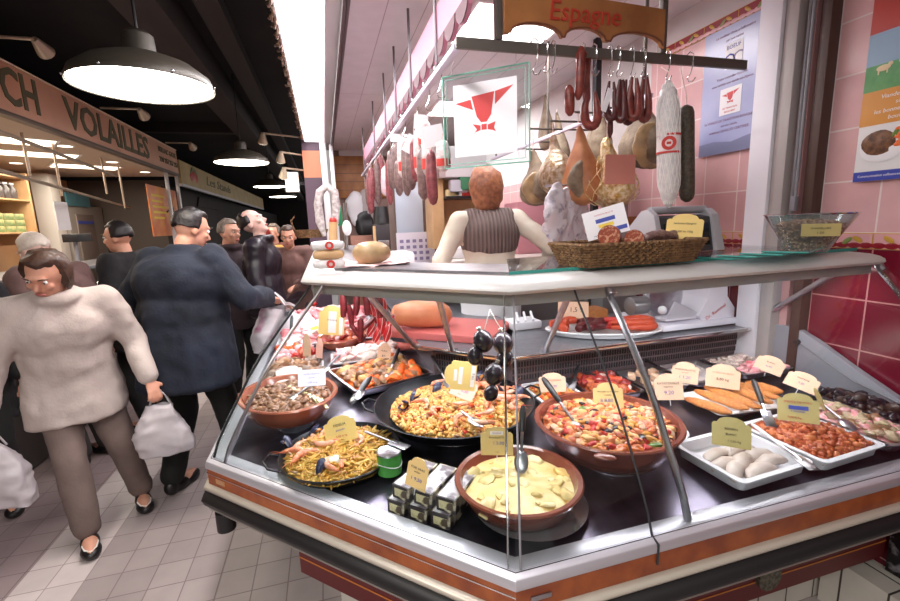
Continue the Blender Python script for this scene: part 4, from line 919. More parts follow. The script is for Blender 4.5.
# pink scalloped awning
aw = thing('scalloped_awning', 'pink awning board with dark scalloped lower edge above the rail', 'awning', (.5, 3.4, 2.35))
po = []
edge = []
y = 1.48
while y < 5.35:
    for k in range(7):
        a = PI*k/6; edge.append((y+.075-.075*math.cos(a), 2.338-.068*math.sin(a)))
    y += .15
po = [(1.48, 2.47)]+edge+[(y, 2.47)]
M = Matrix(((0, 0, 1, .512), (1, 0, 0, 0), (0, 1, 0, 0), (0, 0, 0, 1)))
MB().prism(po, .014, M).build('board', mat('awning_pink', (206, 132, 156), .5), aw, smooth=0)
e = MB()
for i in range(int((y-1.48)/.15+.5)):
    y0 = 1.48+.15*i
    e.prism([(y0+.075-.072*math.cos(PI*k/8), 2.335-.062*math.sin(PI*k/8)) for k in range(9)], .003, Matrix(((0, 0, 1, .508), (1, 0, 0, 0), (0, 1, 0, 0), (0, 0, 0, 1))))
e.build('scallop_trim', mat('awning_maroon', (98, 56, 66), .6), aw, smooth=0)
# wooden board
ws = thing('shop_board', 'carved wooden shop board lettered in red above the steel bar', 'shop board', (.97, BARY, 2.3))
top = [(.65, 2.39), (1.0, 2.385), (1.3, 2.365)]
bot = []
for cx, hw in ((.77, .1), (.965, .085), (1.185, .115)):
    for k in range(9):
        a = PI*k/8; bot.append((cx-hw*math.cos(a), 2.238+.038*math.sin(a)))
po = [(.65, 2.39), (.65, 2.235)]+bot+[(1.308, 2.228), (1.308, 2.365)]
MB().prism(po, .022, Matrix(((1, 0, 0, 0), (0, 0, -1, BARY+.0), (0, 1, 0, 0), (0, 0, 0, 1)))).build('board', OAK, ws, bevel=.003, smooth=0)
text_mb('Espagne', .092, .002, shear=.12).xf(facing((.962, BARY-.0245, 2.318), (0, -1, 0))).build('lettering', mat('letter_red', (178, 54, 36), .5), ws, smooth=0)
MB().tube([(p[0], BARY-.022, p[1]) for p in bot], .004, 8).build('edge_moulding', mat('oak_dark', (112, 62, 36), .45), ws)
# glass sign with the bull
GL, GR_ = V((.49, 1.75, 0)), V((.75, 1.54, 0))
gd = (GR_-GL).normalized(); gw = (GR_-GL).length; gn = V((gd.y, -gd.x, 0)); gc = (GL+GR_)/2+V((0, 0, 1.984))
bs = thing('glass_sign', 'square glass sign with a red bull head hanging over the counter', 'sign', gc)
GM = Matrix((gd, V((0, 0, 1)), gn)).transposed().to_4x4(); GM.translation = gc
h = .17
MB().bb((-h, -h, -.003), (h, h, .003)).xf(GM).build('pane', GLASS, bs, smooth=0)
e = MB(); q = h-.014
for a, b in (((-q, -q), (q, -q)), ((q, -q), (q, q)), ((q, q), (-q, q)), ((-q, q), (-q, -q))): e.tube([GM @ V((*a, .004)), GM @ V((*b, .004))], .0016, 6)
for a, b in (((-h, -h), (h, -h)), ((h, -h), (h, h)), ((h, h), (-h, h)), ((-h, h), (-h, -h))): e.tube([GM @ V((*a, 0)), GM @ V((*b, 0))], .003, 6)
e.build('edge', mat('teal_line', (120, 190, 170), .3), bs)
ww, wh = .125, .132
MB().bb((-ww, -wh, .0035), (ww, wh, .005)).xf(GM).build('paper', mat('sign_paper', (238, 236, 240), .5), bs, smooth=0)
MB().bb((.128, -.158, .0035), (.156, -.126, .005)).xf(GM).build('sticker', mat('sign_paper', (238, 236, 240), .5), bs, smooth=0)
b = MB()
def bull(pts): return [((x-160)/192*2*ww-ww, wh-(y-258)/207*2*wh) for x, y in pts]
for pts in ([(217, 296), (286, 290), (276, 352), (262, 371), (245, 371), (232, 354)], [(166, 310), (214, 304), (221, 334)], [(289, 290), (342, 280), (288, 326)], [(219, 374), (243, 380), (243, 393), (226, 398), (220, 404), (232, 390)], [(246, 377), (262, 377), (262, 393), (246, 393)], [(265, 380), (289, 373), (284, 390), (290, 402), (281, 397), (265, 393)]):
    b.prism(bull(pts), .0008, GM @ tl(0, 0, .005))
b.build('bull_emblem', mat('bull_red', (206, 62, 62), .5), bs, smooth=0)
for x in (-.13, .12): MB().tube([GM @ V((x, h-.005, 0)), GM @ V((x, h+.03, 0)), GM @ V((x+.01, h+.05, -.0))], .0014, 6).build('hook', STEEL, bs)

# hooks
hk = None
def hook(p, label='steel S-hook holding sausages on the long bar', group='S-hooks on the long bar', s=1., a=0.):
    global hk
    M = tl(p) @ rz(a) @ Matrix.Scale(s, 4)
    if hk is None:
        pts = [V((0, .012*math.cos(t), .012*math.sin(t))) for t in [-.6+i*.45 for i in range(9)]]
        pts = [V((0, -.012+.012*math.cos(t), .012*math.sin(t))) for t in [-.3+i*.38 for i in range(10)]]
        lo = [V((0, -.012-.012+.014*math.cos(t)+.0, -.07+.014*math.sin(t))) for t in [PI-.1+0*i+i*.36 for i in range(9)]]
        hk = solo('meat_hook', MB().tube(list(reversed(pts[:-1]))[:0]+[V((0, .012, -.004)), V((0, .012, .012)), V((0, 0, .022)), V((0, -.012, .012)), V((0, -.012, -.03)), V((0, -.004, -.06)), V((0, .006, -.075)), V((0, .0, -.088)), V((0, -.014, -.09)), V((0, -.024, -.078))], .0022, 8), CHROME, label, 'hook', group=group)
        return place(hk, M)
    return dup(hk, M, label, group)
def barp(u, v, y=BARY): return at(u, v, y=y)
for u, ang in ((545, .4), (553, .2), (583, 0), (594, .3), (610, 0), (618, .2), (632, 0), (643, .3), (668, 0)):
    x = barp(u, 60).x; hook((x, BARY, BARZ+.012), a=ang, s=1.)
for u, l in ((690, 'empty steel S-hook nearest the white post'), ):
    hook((barp(u, 60).x, BARY, BARZ+.012), l, None, 1., .6)
hook((barp(547, 60).x-.05, BARY, BARZ+.012), 'empty steel S-hook left of the short red sausage', None, 1.1, .7)
# sausages on the bar
def hang(pts, r, m, label, group=None, name='dry_sausage', cat='sausage', key=None, shake=.002, tip=.35, sc_=40, flat=1.):
    n = len(pts); rr = [r*(tip if i in (0, n-1) else (.85 if i in (1, n-2) else 1)) for i in range(n)]
    return solo(name, MB().tube(pts, rr, 12, flat=flat).shake(shake, sc_, R4.random()*9), m, label, cat, loc=pts[0], group=group)
CH1 = fm('dry_chorizo', (134, 58, 46), (96, 36, 32), s=40); CH2 = fm('dry_chorizo_dark', (92, 34, 32), (66, 24, 24), s=40)
p0, p1 = barp(569, 85, 1.53), barp(570, 116, 1.53)
hang([p0, p0.lerp(p1, .12), p0.lerp(p1, .35), p0.lerp(p1, .65), p0.lerp(p1, .88), p1], .019, CH1, 'short plump red sausage, leftmost on the long bar')
a, b, c = barp(578, 100, 1.515), barp(583, 50, 1.515), barp(587, 104, 1.56)
hang([a, a.lerp(b, .1), a.lerp(b, .5), b+V((-.008, 0, -.02)), b+V((0, .02, .005)), V((c.x-.004, c.y, b.z-.02)), c.lerp(b, .5), c.lerp(b, .1), c], .017, CH1, 'long red sausage folded over the long bar')
def ring(u, v0, v1, w, r, m, label, y=1.53):
    t = barp(u, v0, y); b = barp(u, v1, y); L = t.z-b.z; pts = []
    for i in range(15):
        s = i/14; ang = PI*s
        pts.append(V((t.x-w*math.cos(ang)*(1 if .0 < s < 1 else .6), t.y+.008*math.sin(7*s), b.z+r+(L-2*r)*(1-math.sin(ang)**.5))))
    return hang(pts, r, m, label)
ring(592, 86, 131, .027, .0165, CH1, 'U-shaped red sausage hanging beside the folded one')
ring(612, 78, 122, .018, .012, CH2, 'narrow dark U-shaped sausage behind the small price slip')
q0, q1 = barp(610, 110, 1.56), barp(610, 138, 1.56)
hang([q0, q0.lerp(q1, .3), q0.lerp(q1, .8), q1], .013, CH2, 'short dark sausage below the small price slip')
ring(622, 75, 124, .014, .0155, CH2, 'very dark looped sausage left of the ringed cluster', 1.52)
ring(635, 73, 122, .02, .0155, CH1, 'red looped sausage in front of the cluster on the bar', 1.51)
ring(646, 72, 124, .017, .015, CH1, 'red looped sausage at the right end of the cluster', 1.54)
ring(629, 76, 126, .018, .014, CH2, 'dark looped sausage behind the red ones of the cluster', 1.57)
t = thing('price_slip', 'small white slanted price slip between the red sausages', 'price slip', barp(607, 92, 1.5))
MB().box(barp(607, 100, 1.505), (.022, .002, .085), M=ry(.35)).build('paper', CARD['white'], t, smooth=0)
# two big salamis at the right
def stick(u, v0, v1, r, m, label, y, net=False, lab=False):
    a, b = barp(u, v0, y), barp(u+1, v1, y); t = thing('salami', label, 'salami', a)
    L = a-b
    pts = [a, a-L*.03, a-L*.08, a-L*.2, a-L*.4, a-L*.6, a-L*.8, a-L*.92, a-L*.97, b]
    rr = [r*.18, r*.3, r*.72, r*.95, r, r, r*.94, r*.7, r*.3, r*.12] if net else [r*.3, r*.8, r*.96, r, r, r, r, r*.95, r*.75, r*.3]
    MB().tube(pts, rr, 22).shake(.002, 30).build('body', m, t)
    if net:
        n = MB()
        for k in range(16):
            for sg in (-1, 1):
                n.tube([pts_i(a, b, s, r*1.02*sh(s), 2*PI*k/16+sg*s*2.2) for s in [.03+.94*i/18 for i in range(19)]], .0011, 4)
        n.build('net', mat('net_white', (240, 238, 236), .6), t)
    if lab:
        c = a.lerp(b, .49)
        MB().tube([c+V((0, 0, .036)), c-V((0, 0, .036))], r*1.03, 22, caps=False).build('label_band', mat('band_white', (238, 226, 226), .5), t)
        e = MB()
        for dz_ in (.033, -.033): e.tube([c+V((0, 0, dz_+.004)), c+V((0, 0, dz_-.004))], r*1.045, 22, caps=False)
        e.lathe([(.014, 0), (.026, 0), (.026, .003), (.014, .003)], M=rz(-.7) @ rx(PI/2), c=c+V((-.645*r*1.02, -.765*r*1.02, 0)), n=24, closed=True)
        e.box(c+V((-.645*r*1.04, -.765*r*1.04, 0)), (.016, .003, .009), M=rz(-.7)); e.build('emblem', INKR, t)
    MB().tube([a, a+V((0, 0, .03)), V((a.x, BARY, BARZ-.03))], .002, 6).build('string', FATW, t)
    return t
def sh(s): return min(1, .3+3*min(s, 1-s)**.9) if min(s, 1-s) < .25 else 1
def pts_i(a, b, s, r, an): return a.lerp(b, s)+V((r*math.cos(an), r*math.sin(an), 0))
stick(668, 80, 208, .042, fm('mould_white', (226, 222, 220), (206, 202, 204), s=50, bump=.3, bs=120), 'large white netted salami with a red emblem band', 1.5, True, True)
stick(686, 105, 202, .03, fm('pepper_crust', (84, 72, 56), (54, 46, 38), s=120, bump=.5, bs=160), 'dark peppered salami hanging right of the white one', 1.5)
# hams
HAMS = fm('ham_dry', (196, 138, 92), (160, 98, 62), s=10, r=.45); HAMD = fm('ham_mould', (150, 134, 112), (112, 96, 78), s=16, r=.7, bump=.3, bs=60); HAMF = fm('ham_fat', (190, 160, 118), (150, 124, 90), s=14, bump=.3, bs=50)
GOLD = mat('gold_net', (206, 170, 92), .35, .5, c2=(240, 226, 190), s=50, bump=.6, bs=80); SILV = mat('foil_net', (206, 196, 176), .3, .5, c2=(150, 120, 80), s=40, bump=.6, bs=70)
def ham(u, v0, v1, y, w, m, label, face=None, lab=False, foot=True, net=False):
    a, b = at(u, v0, y=y), at(u, v1, y=y); L = (a-b).length
    t = thing('cured_ham', label, 'ham', a)
    w *= 1.62; pr_ = [(0, .12), (.05, .2), (.14, .25), (.25, .36), (.38, .6), (.52, .86), (.66, 1.), (.8, 1.), (.9, .86), (.97, .55), (1., .12)]
    pts = [a.lerp(b, s)+V((.16*w*math.sin(s*2.4), 0, 0)) for s, r in pr_]
    MB().tube(pts, [w*r for s, r in pr_], 24, flat=.7).shake(w*.12, 1.2/w, u*.7).build('body', m, t)
    if face:
        c = a.lerp(b, .7)+V((.02*w, -.5*w, 0))
        MB().ell(c, (w*.7, w*.26, w*.72), nu=24, nv=16).shake(w*.16, 1.6/w, u).shake(w*.04, 8/w, u).build('cut_face', face, t)
    if net:
        n = MB()
        for k in range(12):
            for sg in (-1, 1):
                n.tube([p+V((w*r*1.03*math.cos(2*PI*k/12+sg*s*2.), w*r*.74*math.sin(2*PI*k/12+sg*s*2.), 0)) for p, (s, r) in list(zip(pts, pr_))[3:10]], .0025, 5)
        n.build('net', GOLD, t)
    if lab:
        c = a.lerp(b, .5)+V((-.2*w, -.98*w, 0)); MB().box(c, (w*1.15, .004, L*.4)).build('label_card', mat('ham_card_pink', (222, 150, 134), .5), t)
    if foot: MB().tube([a, a+V((.0, 0, .02)), V((a.x, a.y, 2.13))], .0025, 6).build('string', FATW, t)
    MB().tube([(a.x-.02*(1 if a.x < 1.45 else -1), a.y, 2.135), (1.45, a.y, 2.135)], .006, 8).build('cross_bar', GUN, hr)
    return t
ham(533, 150, 206, 2.5, .085, HAMD, 'grey mouldy ham, leftmost under the pale rail', HAMF)
ham(553, 134, 194, 2.3, .078, SILV, 'ham in silvery foil netting, second from the left', None)
ham(578, 126, 206, 2.1, .082, HAMS, 'golden brown ham with a cut face, between the two netted hams', HAMD)
ham(607, 138, 207, 2.0, .09, GOLD, 'ham in gold netting with a pink card', None, True, net=True)
ham(640, 100, 167, 2.1, .1, HAMD, 'round grey-brown ham behind the looped sausages', HAMF)
ham(597, 100, 165, 2.5, .06, HAMD, 'slim ham half hidden behind the U-shaped sausage')
ham(557, 112, 175, 2.9, .06, HAMD, 'thin dark ham far back at the left of the pale rail')
ham(545, 95, 150, 3.2, .05, HAMD, 'smallest dark ham at the far end of the pale rail')
# cured sausages along the white rail
DRY = fm('dry_grey', (136, 110, 106), (96, 74, 74), s=40, bump=.4, bs=70); WHI = fm('dry_white', (226, 214, 212), (190, 170, 170), s=50); DRYR = fm('dry_red', (150, 80, 84), (110, 54, 60), s=40); PNK = mat('pink_wrap', (236, 190, 200), .3, c2=(244, 220, 226), s=20)
rp = {}
kinds = [(366, 172, 207, 0), (371, 168, 200, 2), (376, 160, 205, 0), (380, 155, 185, 2), (385, 166, 196, 3), (391, 150, 190, 0), (396, 144, 190, 0), (401, 138, 178, 1), (405, 142, 196, 0), (410, 146, 190, 0), (414, 138, 182, 2), (418, 128, 176, 1), (422, 150, 200, 0), (427, 132, 177, 1), (431, 150, 205, 2), (442, 140, 172, 1), (369, 176, 214, 2), (388, 160, 205, 2), (398, 160, 196, 0), (424, 120, 150, 1)]
KN = ['grey-brown dry sausage', 'white floured dry sausage', 'dark red dry sausage', 'pink wrapped sausage']
KM = [DRY, WHI, DRYR, PNK]
for i, (u, v0, v1, k) in enumerate(kinds):
    vr = 48+(462-u)*1.313; y = at(u, vr, z=2.2).y; y = min(y, 3.6) if u > 368 else y
    a, b = at(u, v0, y=y), at(u, v1, y=y); L = (a-b).length; r = (.03 if k != 3 else .05)*(1+.1*R4.uniform(-1, 1))
    M = tl(a) @ rz(R4.random()*6) @ Matrix.Diagonal((r/.03, r/.03, L/.3, 1))
    lb = KN[k]+' hanging in the row from the white rail'; g = KN[k]+'s on the white rail'
    if k not in rp:
        t = thing('cured_sausage', lb, 'sausage', group=g)
        MB().tube([(0, 0, 0), (0, 0, -.012), (.002, 0, -.04), (.004, 0, -.15), (.002, 0, -.26), (0, 0, -.29), (0, 0, -.3)], [.008, .018, .028, .03, .028, .016, .005], 14).shake(.004, 25, k).build('body', KM[k], t, world=False)
        MB().tube([(0, 0, 0), (0, 0, .03), (.004, 0, .06)], .002, 6).build('string', FATW, t, world=False)
        if k == 1: MB().tube([(.003, 0, -.18), (.003, 0, -.25)], .0312, 14, caps=False).build('label_band', INKR, t, world=False)
        place(t, M); rp[k] = t
    else: dup(rp[k], M, lb, g)
for i, (u, v, w, h_, ro, l) in enumerate(((433, 136, .1, .09, -.2, 'large rounded white price card hanging among the sausages'), (410, 144, .06, .1, .5, 'slanted white price card by the white sausages'), (399, 138, .11, .05, .05, 'white paper strip hanging at the middle of the rail'), (421, 122, .07, .07, .1, 'small crumpled white card near the top of the white sausages'))):
    y = max(1.75, min(3.2, at(u, 48+(462-u)*1.313, z=2.2).y-.05)); p = at(u, v, y=y)
    solo('price_card', MB().box((0, 0, 0), (w, .002, h_)).xf(tl(p) @ ry(ro)), CARD['white'], l, 'price card', loc=p, smooth=0, bevel=.0)
for i, u in enumerate((372, 384, 396, 408, 420, 432, 444)):
    y = at(u, 48+(462-u)*1.313, z=2.2).y; hook((.49, y, BARZ+.006), 'small hook on the white rail above the dry sausages', 'hooks on the white rail', 1.2, 1.57)

# ------------------------------------------------------------------ posters on the right wall
WM = lambda y, z, x=1.98: facing((x, y, z), (-1, 0, 0))
ps = thing('poster', 'bluish quality-meat poster with a bull emblem on the pink wall', 'poster', (1.985, 1.83, 2.2))
pb = MB(); pb.bb((-.175, -.3, 0), (.175, .3, .004)); pb.xf(WM(1.83, 2.2, 1.986)).build('sheet', mat('poster_blue', (176, 180, 214), .25, c2=(158, 164, 204), s=3), ps, smooth=0)
m = WM(1.83, 2.2, 1.9815)
t_ = MB()
for tx, sz, y, k in (('Le meilleur choix a l\'affirmative', .017, .262, 0), ('sur nos cartes', .017, .235, 0), ('Votre conseiller-boucher', .017, .062, 0), ('vous satisfait une viande intelligente', .016, .035, 0), ('La VIANDE DE TRADITION BOUCHERE', .017, -.14, 0), ('est une viande', .016, -.165, 0), ('vraiment QUALITE CERTIFIEE.', .018, -.19, 0)):
    t_.merge(text_mb(tx, sz, .0003), tl(0, y, 0))
t_.xf(m).build('lettering', mat('poster_ink', (124, 76, 110), .6), ps, smooth=0)
MB().bb((-.045, .1, 0), (.05, .215, .001)).xf(m).build('logo_card', WHITE, ps, smooth=0)
text_mb('Q', .085, .0004).xf(m @ tl(-.02, .135, .0012)).build('logo_letter', INKB, ps, smooth=0)
text_mb('C', .085, .0004).xf(m @ tl(.025, .135, .0012)).build('logo_letter', mat('logo_grey', (150, 140, 176), .6), ps, smooth=0)
text_mb('BOEUF', .026, .0004).xf(m @ tl(0, .196, .0012)).build('logo_word', INKB, ps, smooth=0)
MB().bb((-.06, -.115, 0), (.06, .01, .001)).xf(m).build('emblem_card', WHITE, ps, smooth=0)
b = MB()
for pts in ([(217, 296), (286, 290), (276, 352), (262, 371), (245, 371), (232, 354)], [(166, 310), (214, 304), (221, 334)], [(289, 290), (342, 280), (288, 326)], [(219, 374), (243, 380), (243, 393), (226, 398), (220, 404), (232, 390)], [(246, 377), (262, 377), (262, 393), (246, 393)], [(265, 380), (289, 373), (284, 390), (290, 402), (281, 397), (265, 393)]):
    b.prism([(x*.42, y*.38-.045) for x, y in bull(pts)], .0006, m @ tl(0, 0, .0012))
b.merge(text_mb('DE TRADITION', .012, .0003), m @ tl(0, -.085, .0014)); b.merge(text_mb('BOUCHERE', .012, .0003), m @ tl(0, -.102, .0014))
b.build('bull_emblem', mat('bull_red', (206, 62, 62), .5), ps, smooth=0)
MB().prism([(-.174, -.299), (.174, -.299), (.174, -.225), (.1, -.235), (.02, -.25), (-.08, -.235), (-.174, -.24)], .0006, m).build('landscape', mat('poster_hill', (122, 126, 160), .5), ps, smooth=0)
pq = thing('poster', 'red, orange and blue poster with cattle and a roast dish', 'poster', (1.985, 1.03, 2.1))
m = WM(1.03, 2.12, 1.988)
def slab(name, x0, y0, x1, y1, mt, e=.004): MB().bb((x0, y0, 0), (x1, y1, e)).xf(m).build(name, mt, pq, smooth=0)
slab('sheet', -.225, -.42, .225, .42, mat('poster_white', (226, 224, 224), .25))
m = WM(1.03, 2.12, 1.9835)
slab('red_field', -.225, .1, .225, .42, mat('poster_red', (176, 50, 36), .3), .001)
slab('sky_field', -.225, -.01, .225, .1, mat('poster_sky', (132, 160, 184), .3), .001); slab('meadow', -.225, -.1, .225, -.01, mat('poster_green', (76, 142, 84), .3, c2=(96, 158, 96), s=20), .001)
slab('orange_field', -.225, -.22, .225, -.1, mat('poster_orange', (210, 144, 62), .3), .001); slab('blue_edge', -.225, -.42, .225, -.385, mat('poster_navy', (62, 74, 166), .3), .001)
slab('blue_field', -.06, -.345, .225, -.22, mat('poster_navy', (62, 74, 166), .3), .0006)
c = MB()
for x, y, s in ((-.17, -.025, 1.), (-.1, -.015, 1.2), (-.05, -.02, 1.), (.02, -.012, 1.3), (.1, -.02, 1.2)):
    c.ell((x, y, .0015), (.022*s, .011*s, .001)); c.ell((x+.02*s, y+.009*s, .0015), (.008*s, .007*s, .001))
    for k in (-.014, .012): c.bb((x+k*s-.002, y-.02*s, .001), (x+k*s+.002, y-.006*s, .002))
c.xf(m).build('cattle', mat('cattle_cream', (222, 200, 160), .5), pq)
d = MB(); d.ell((-.145, -.3, .0015), (.07, .055, .0012), nu=24); d.xf(m).build('plate_picture', WHITE, pq)
d = MB(); d.ell((-.155, -.285, .003), (.052, .045, .0015), nu=20).shake(.004, 30); d.xf(m).build('roast_picture', fm('roast', (126, 88, 60), (80, 52, 38)), pq)
d = MB()
for k in range(7): d.ell((-.098+.006*(k % 3), -.3+.009*k, .003), (.012, .007, .0012))
d.k = 1
for k in range(6): d.ell((-.112+.01*k, -.262+.008*(k % 2), .003), (.005, .016, .0012), M=rz(-.3+.1*k))
d.xf(m).build('vegetable_picture', [CARR, HERB], pq)
t_ = MB()
t_.merge(text_mb('Cara', .06, .0004, 'LEFT', shear=.1), tl(-.15, .215, .0014)); t_.merge(text_mb('ce', .07, .0004, 'LEFT', shear=.2), tl(-.1, .155, .0014)); t_.merge(text_mb('E', .1, .0004, 'LEFT'), tl(-.03, .32, .0014))
for i, s in enumerate(('Viande preparee', 'selon', 'les bonnes pratiques', 'bouchere')): t_.merge(text_mb(s, .02, .0003, shear=.15), tl(-.1, -.125-.025*i, .0014))
t_.merge(text_mb('Communication cofinancee par la Commission', .012, .0003, 'LEFT'), tl(-.21, -.402, .0014))
t_.xf(m).build('lettering', INKW, pq, smooth=0)
MB().bb((-.068, -.376, .001), (-.03, -.338, .002)).xf(m).build('logo_square', INKR, pq, smooth=0)
MB().lathe([(.007, 0), (.013, 0), (.013, .001), (.007, .001)], c=(-.049, -.357, .002), n=20, closed=True).xf(m).build('logo_ring', INKW, pq)

# ------------------------------------------------------------------ on top of the counter
bk0, bk1 = at(588, 269, y=1.16), at(700, 267, y=1.16); zt = 1.4485
bw = (bk1.x-bk0.x)/2; bcx = (bk0.x+bk1.x)/2
bsk = thing('wicker_basket', 'oblong wicker basket holding cured sausages on the counter top', 'basket', (bcx, 1.26, zt))
WK = mat('wicker', (140, 106, 68), .75, c2=(88, 62, 40), s=70, bump=.5, bs=160)
def rrect(a, b, r, n=5):
    p = []
    for cx, cy, a0 in ((1, 1, 0), (-1, 1, PI/2), (-1, -1, PI), (1, -1, 1.5*PI)):
        for k in range(n): q = a0+k*PI/2/(n-1); p.append((cx*(a-r)+r*math.cos(q), cy*(b-r)+r*math.sin(q)))
    return p
wv = MB()
for i in range(9):
    f = i/8; a, b = bw*(1+.12*f), .085*(1+.3*f); z = zt+.004+.066*f; P = rrect(a, b, .03, 6); Q = []
    N = len(P); per = []
    for k in range(N):
        x0, y0 = P[k]; x1, y1 = P[(k+1) % N]; L = math.hypot(x1-x0, y1-y0); st = max(1, int(L/.012))
        for j in range(st): per.append((x0+(x1-x0)*j/st, y0+(y1-y0)*j/st))
    for k, (x, y) in enumerate(per):
        o = .0035*(1 if (k//1+i) % 2 else -1); l_ = math.hypot(x, y)
        Q.append(V((bcx+x*(1+o/l_), 1.26+y*(1+o/l_), z)))
    wv.tube(Q, .0052 if i < 8 else .0065, 6, closed=True)
wv.build('weave', WK, bsk)
MB().prism(rrect(bw, .088, .03), .006, tl(bcx, 1.26, zt+.002)).build('bottom', WK, bsk)
fp = at(624, 238, y=1.22)
lbl = 'cut red-brown salami end standing in the basket, '
for i, (u, v, r) in enumerate(((609, 236, .034), (634, 239, .03))):
    p = at(u, v, y=1.2); t = thing('salami_end', lbl+('left one' if i == 0 else 'right one'), 'salami', p)
    MB().tube([p, p+V((.02, .024, -.002)), p+V((.06, .07, -.012)), p+V((.072, .086, -.015))], [r, r*1.03, r*.95, r*.5], 24).build('body', CHORD, t)
    MB().lathe([(0, 0), (r*.97, 0), (r*.97, .0015), (0, .0015)], M=rz(-.69) @ rx(PI/2), c=p, n=24).build('cut_face', fm('salami_cut', (150, 66, 42), (206, 150, 120), s=120, lo=.5, hi=.62), t)
for i in range(4):
    p = at(654+7*i, 239-1.5*(i % 2), y=1.22+.02*i); a = MB(); n_ = 12
    a.tube([p+V((-.06+.01*i, .0, -.01)), p+V((-.04, -.01, .008)), p+V((0, .005, .014)), p+V((.035, .01, .006)), p+V((.05, .03, -.004)), p+V((.02, .05, .0))], [.006, .013, .014, .014, .012, .005], 12).shake(.002, 50, i)
    solo('dry_sausage', a, fm('basket_sausage', (142, 112, 108), (106, 78, 78), s=60, bump=.4, bs=90), ['front mauve dry sausage coiled in the basket', 'second mauve dry sausage in the basket', 'third mauve dry sausage in the basket, farther right', 'rightmost mauve dry sausage in the basket'][i], 'sausage', loc=p)
q = MB().tube([at(690, 250, y=1.25), at(650, 250, y=1.27), at(612, 250, y=1.28)], [.03, .034, .03], 14, flat=.6)
solo('paper_lining', q, mat('lining_grey', (150, 136, 130), .8), 'crumpled paper lining under the sausages in the basket', 'paper', loc=at(650, 250, y=1.27))
price_tag('white price card with blue and yellow bars in the basket', at(609, 236, y=1.3), .115, .085, 'white', [('CHORIZO DE BELLOTA', .06, 0, .8, INKR), (None, 0, (-.22, .24), (.52, .66), INKB), (None, 0, (-.18, .18), (.34, .46), INKY), (None, 0, (.2, .46), (.12, .26), INKB), ('14,90 le kg', .09, -.2, .1, INK)], tilt=.1, roll=.26, arch=False)
price_tag('arched yellow price tag with handwriting in the basket', at(683, 239, y=1.26), .095, .075, 'yellow', [('Salchichon Espagnol', .1, 0, .62, INK), ('1,50E les 100g', .11, 0, .3, INK)], tilt=.08, roll=-.06)
gb = thing('glass_bowl', 'clear glass bowl of breadcrumbs on the right of the counter top', 'bowl', (1.70, 1.2, 1.452))
MB().lathe([(0, 0), (.06, 0), (.064, .004), (.088, .05), (.118, .1), (.136, .132), (.138, .134), (.134, .134), (.114, .1), (.084, .05), (.06, .008), (0, .006)], c=gb.location, n=56).build('body', GLASS2, gb)
MB().lathe([(.1345, .1335), (.1375, .1365), (.1405, .1335), (.1375, .131)], c=gb.location, n=56, closed=True).build('rim', CHROME, gb)
mb, ms, _ = scat(gb.location, .105, .105, .088, .018, [(fm('crumb', (168, 124, 104), (132, 90, 72), s=120), 2), (fm('crumb_light', (206, 166, 130), (180, 134, 104), s=90), 1)], 500, .005, seed=71)
mb.k = 0; mb.lathe([(.056, .009), (.081, .051), (.104, .088)], c=gb.location, n=40)
for i in range(500):
    a = R4.random()*6.28; s = R4.random(); r = .057+(.047*s); z = .009+.079*s; mb.k = R4.randint(0, 1); mb.ell(gb.location+V((r*math.cos(a), r*math.sin(a), z)), .0045, nu=6, nv=4)
solo('breadcrumbs', mb, ms, 'coarse brown breadcrumbs filling the glass bowl', 'breadcrumbs', loc=gb.location, kind='stuff')
price_tag('pale yellow price tag leaning inside the glass bowl', at(820, 236, y=1.09), .085, .042, 'olive', [('CHAPELURE', .2, 0, .66, INK), ('1,50', .24, 0, .3, INK)], tilt=-.55, arch=False, pin=False)
gs = None
for i in range(4):
    M = tl(1.42+.05*i, 1.2-.02*i, 1.4495+.006*i) @ rz(.15+.1*i) @ ry(.0)
    lb = 'flat glass sheet lying in the loose pile beside the glass bowl'
    if gs is None:
        gs = thing('glass_sheet', lb, 'glass sheet', group='loose glass sheets on the counter')
        MB().bb((-.17, -.06, 0), (.17, .06, .005)).build('pane', GLASS2, gs, world=False, smooth=0)
        e = MB()
        for a, b in (((-.17, -.06), (.17, -.06)), ((-.17, .06), (.17, .06)), ((-.17, -.06), (-.17, .06)), ((.17, -.06), (.17, .06))): e.tube([(*a, .0025), (*b, .0025)], .0028, 6)
        e.build('edge', TEAL, gs, world=False); place(gs, M)
    else: dup(gs, M, lb)
scl = thing('shop_scale', 'grey shop scale with a dark screen behind the basket', 'scale', (1.46, 1.53, 1.449))
M = Matrix(((0, 0, 1, 0), (1, 0, 0, 0), (0, 1, 0, 0), (0, 0, 0, 1)))
MB().prism([(1.47, 1.45), (1.62, 1.45), (1.62, 1.54), (1.56, 1.6), (1.5, 1.59)], .26, tl(1.3, 0, 0) @ M).build('body', mat('scale_dark', (52, 50, 54), .4), scl, bevel=.004)
for x in (1.275, 1.56): MB().prism([(1.45, 1.45), (1.64, 1.45), (1.64, 1.56), (1.57, 1.62), (1.53, 1.625), (1.495, 1.6)], .025 if x < 1.5 else .04, tl(x, 0, 0) @ M).build('side_cheek', mat('scale_grey', (168, 166, 172), .4), scl, bevel=.004)
MB().box((1.43, 1.478, 1.52), (.22, .004, .09), M=rx(-.2)).build('screen', mat('screen_black', (18, 18, 22), .12), scl, smooth=0)
MB().cyl((1.3, 1.55, 1.62), (1.58, 1.55, 1.62), .016).build('printer_roll', mat('scale_grey', (168, 166, 172), .4), scl)
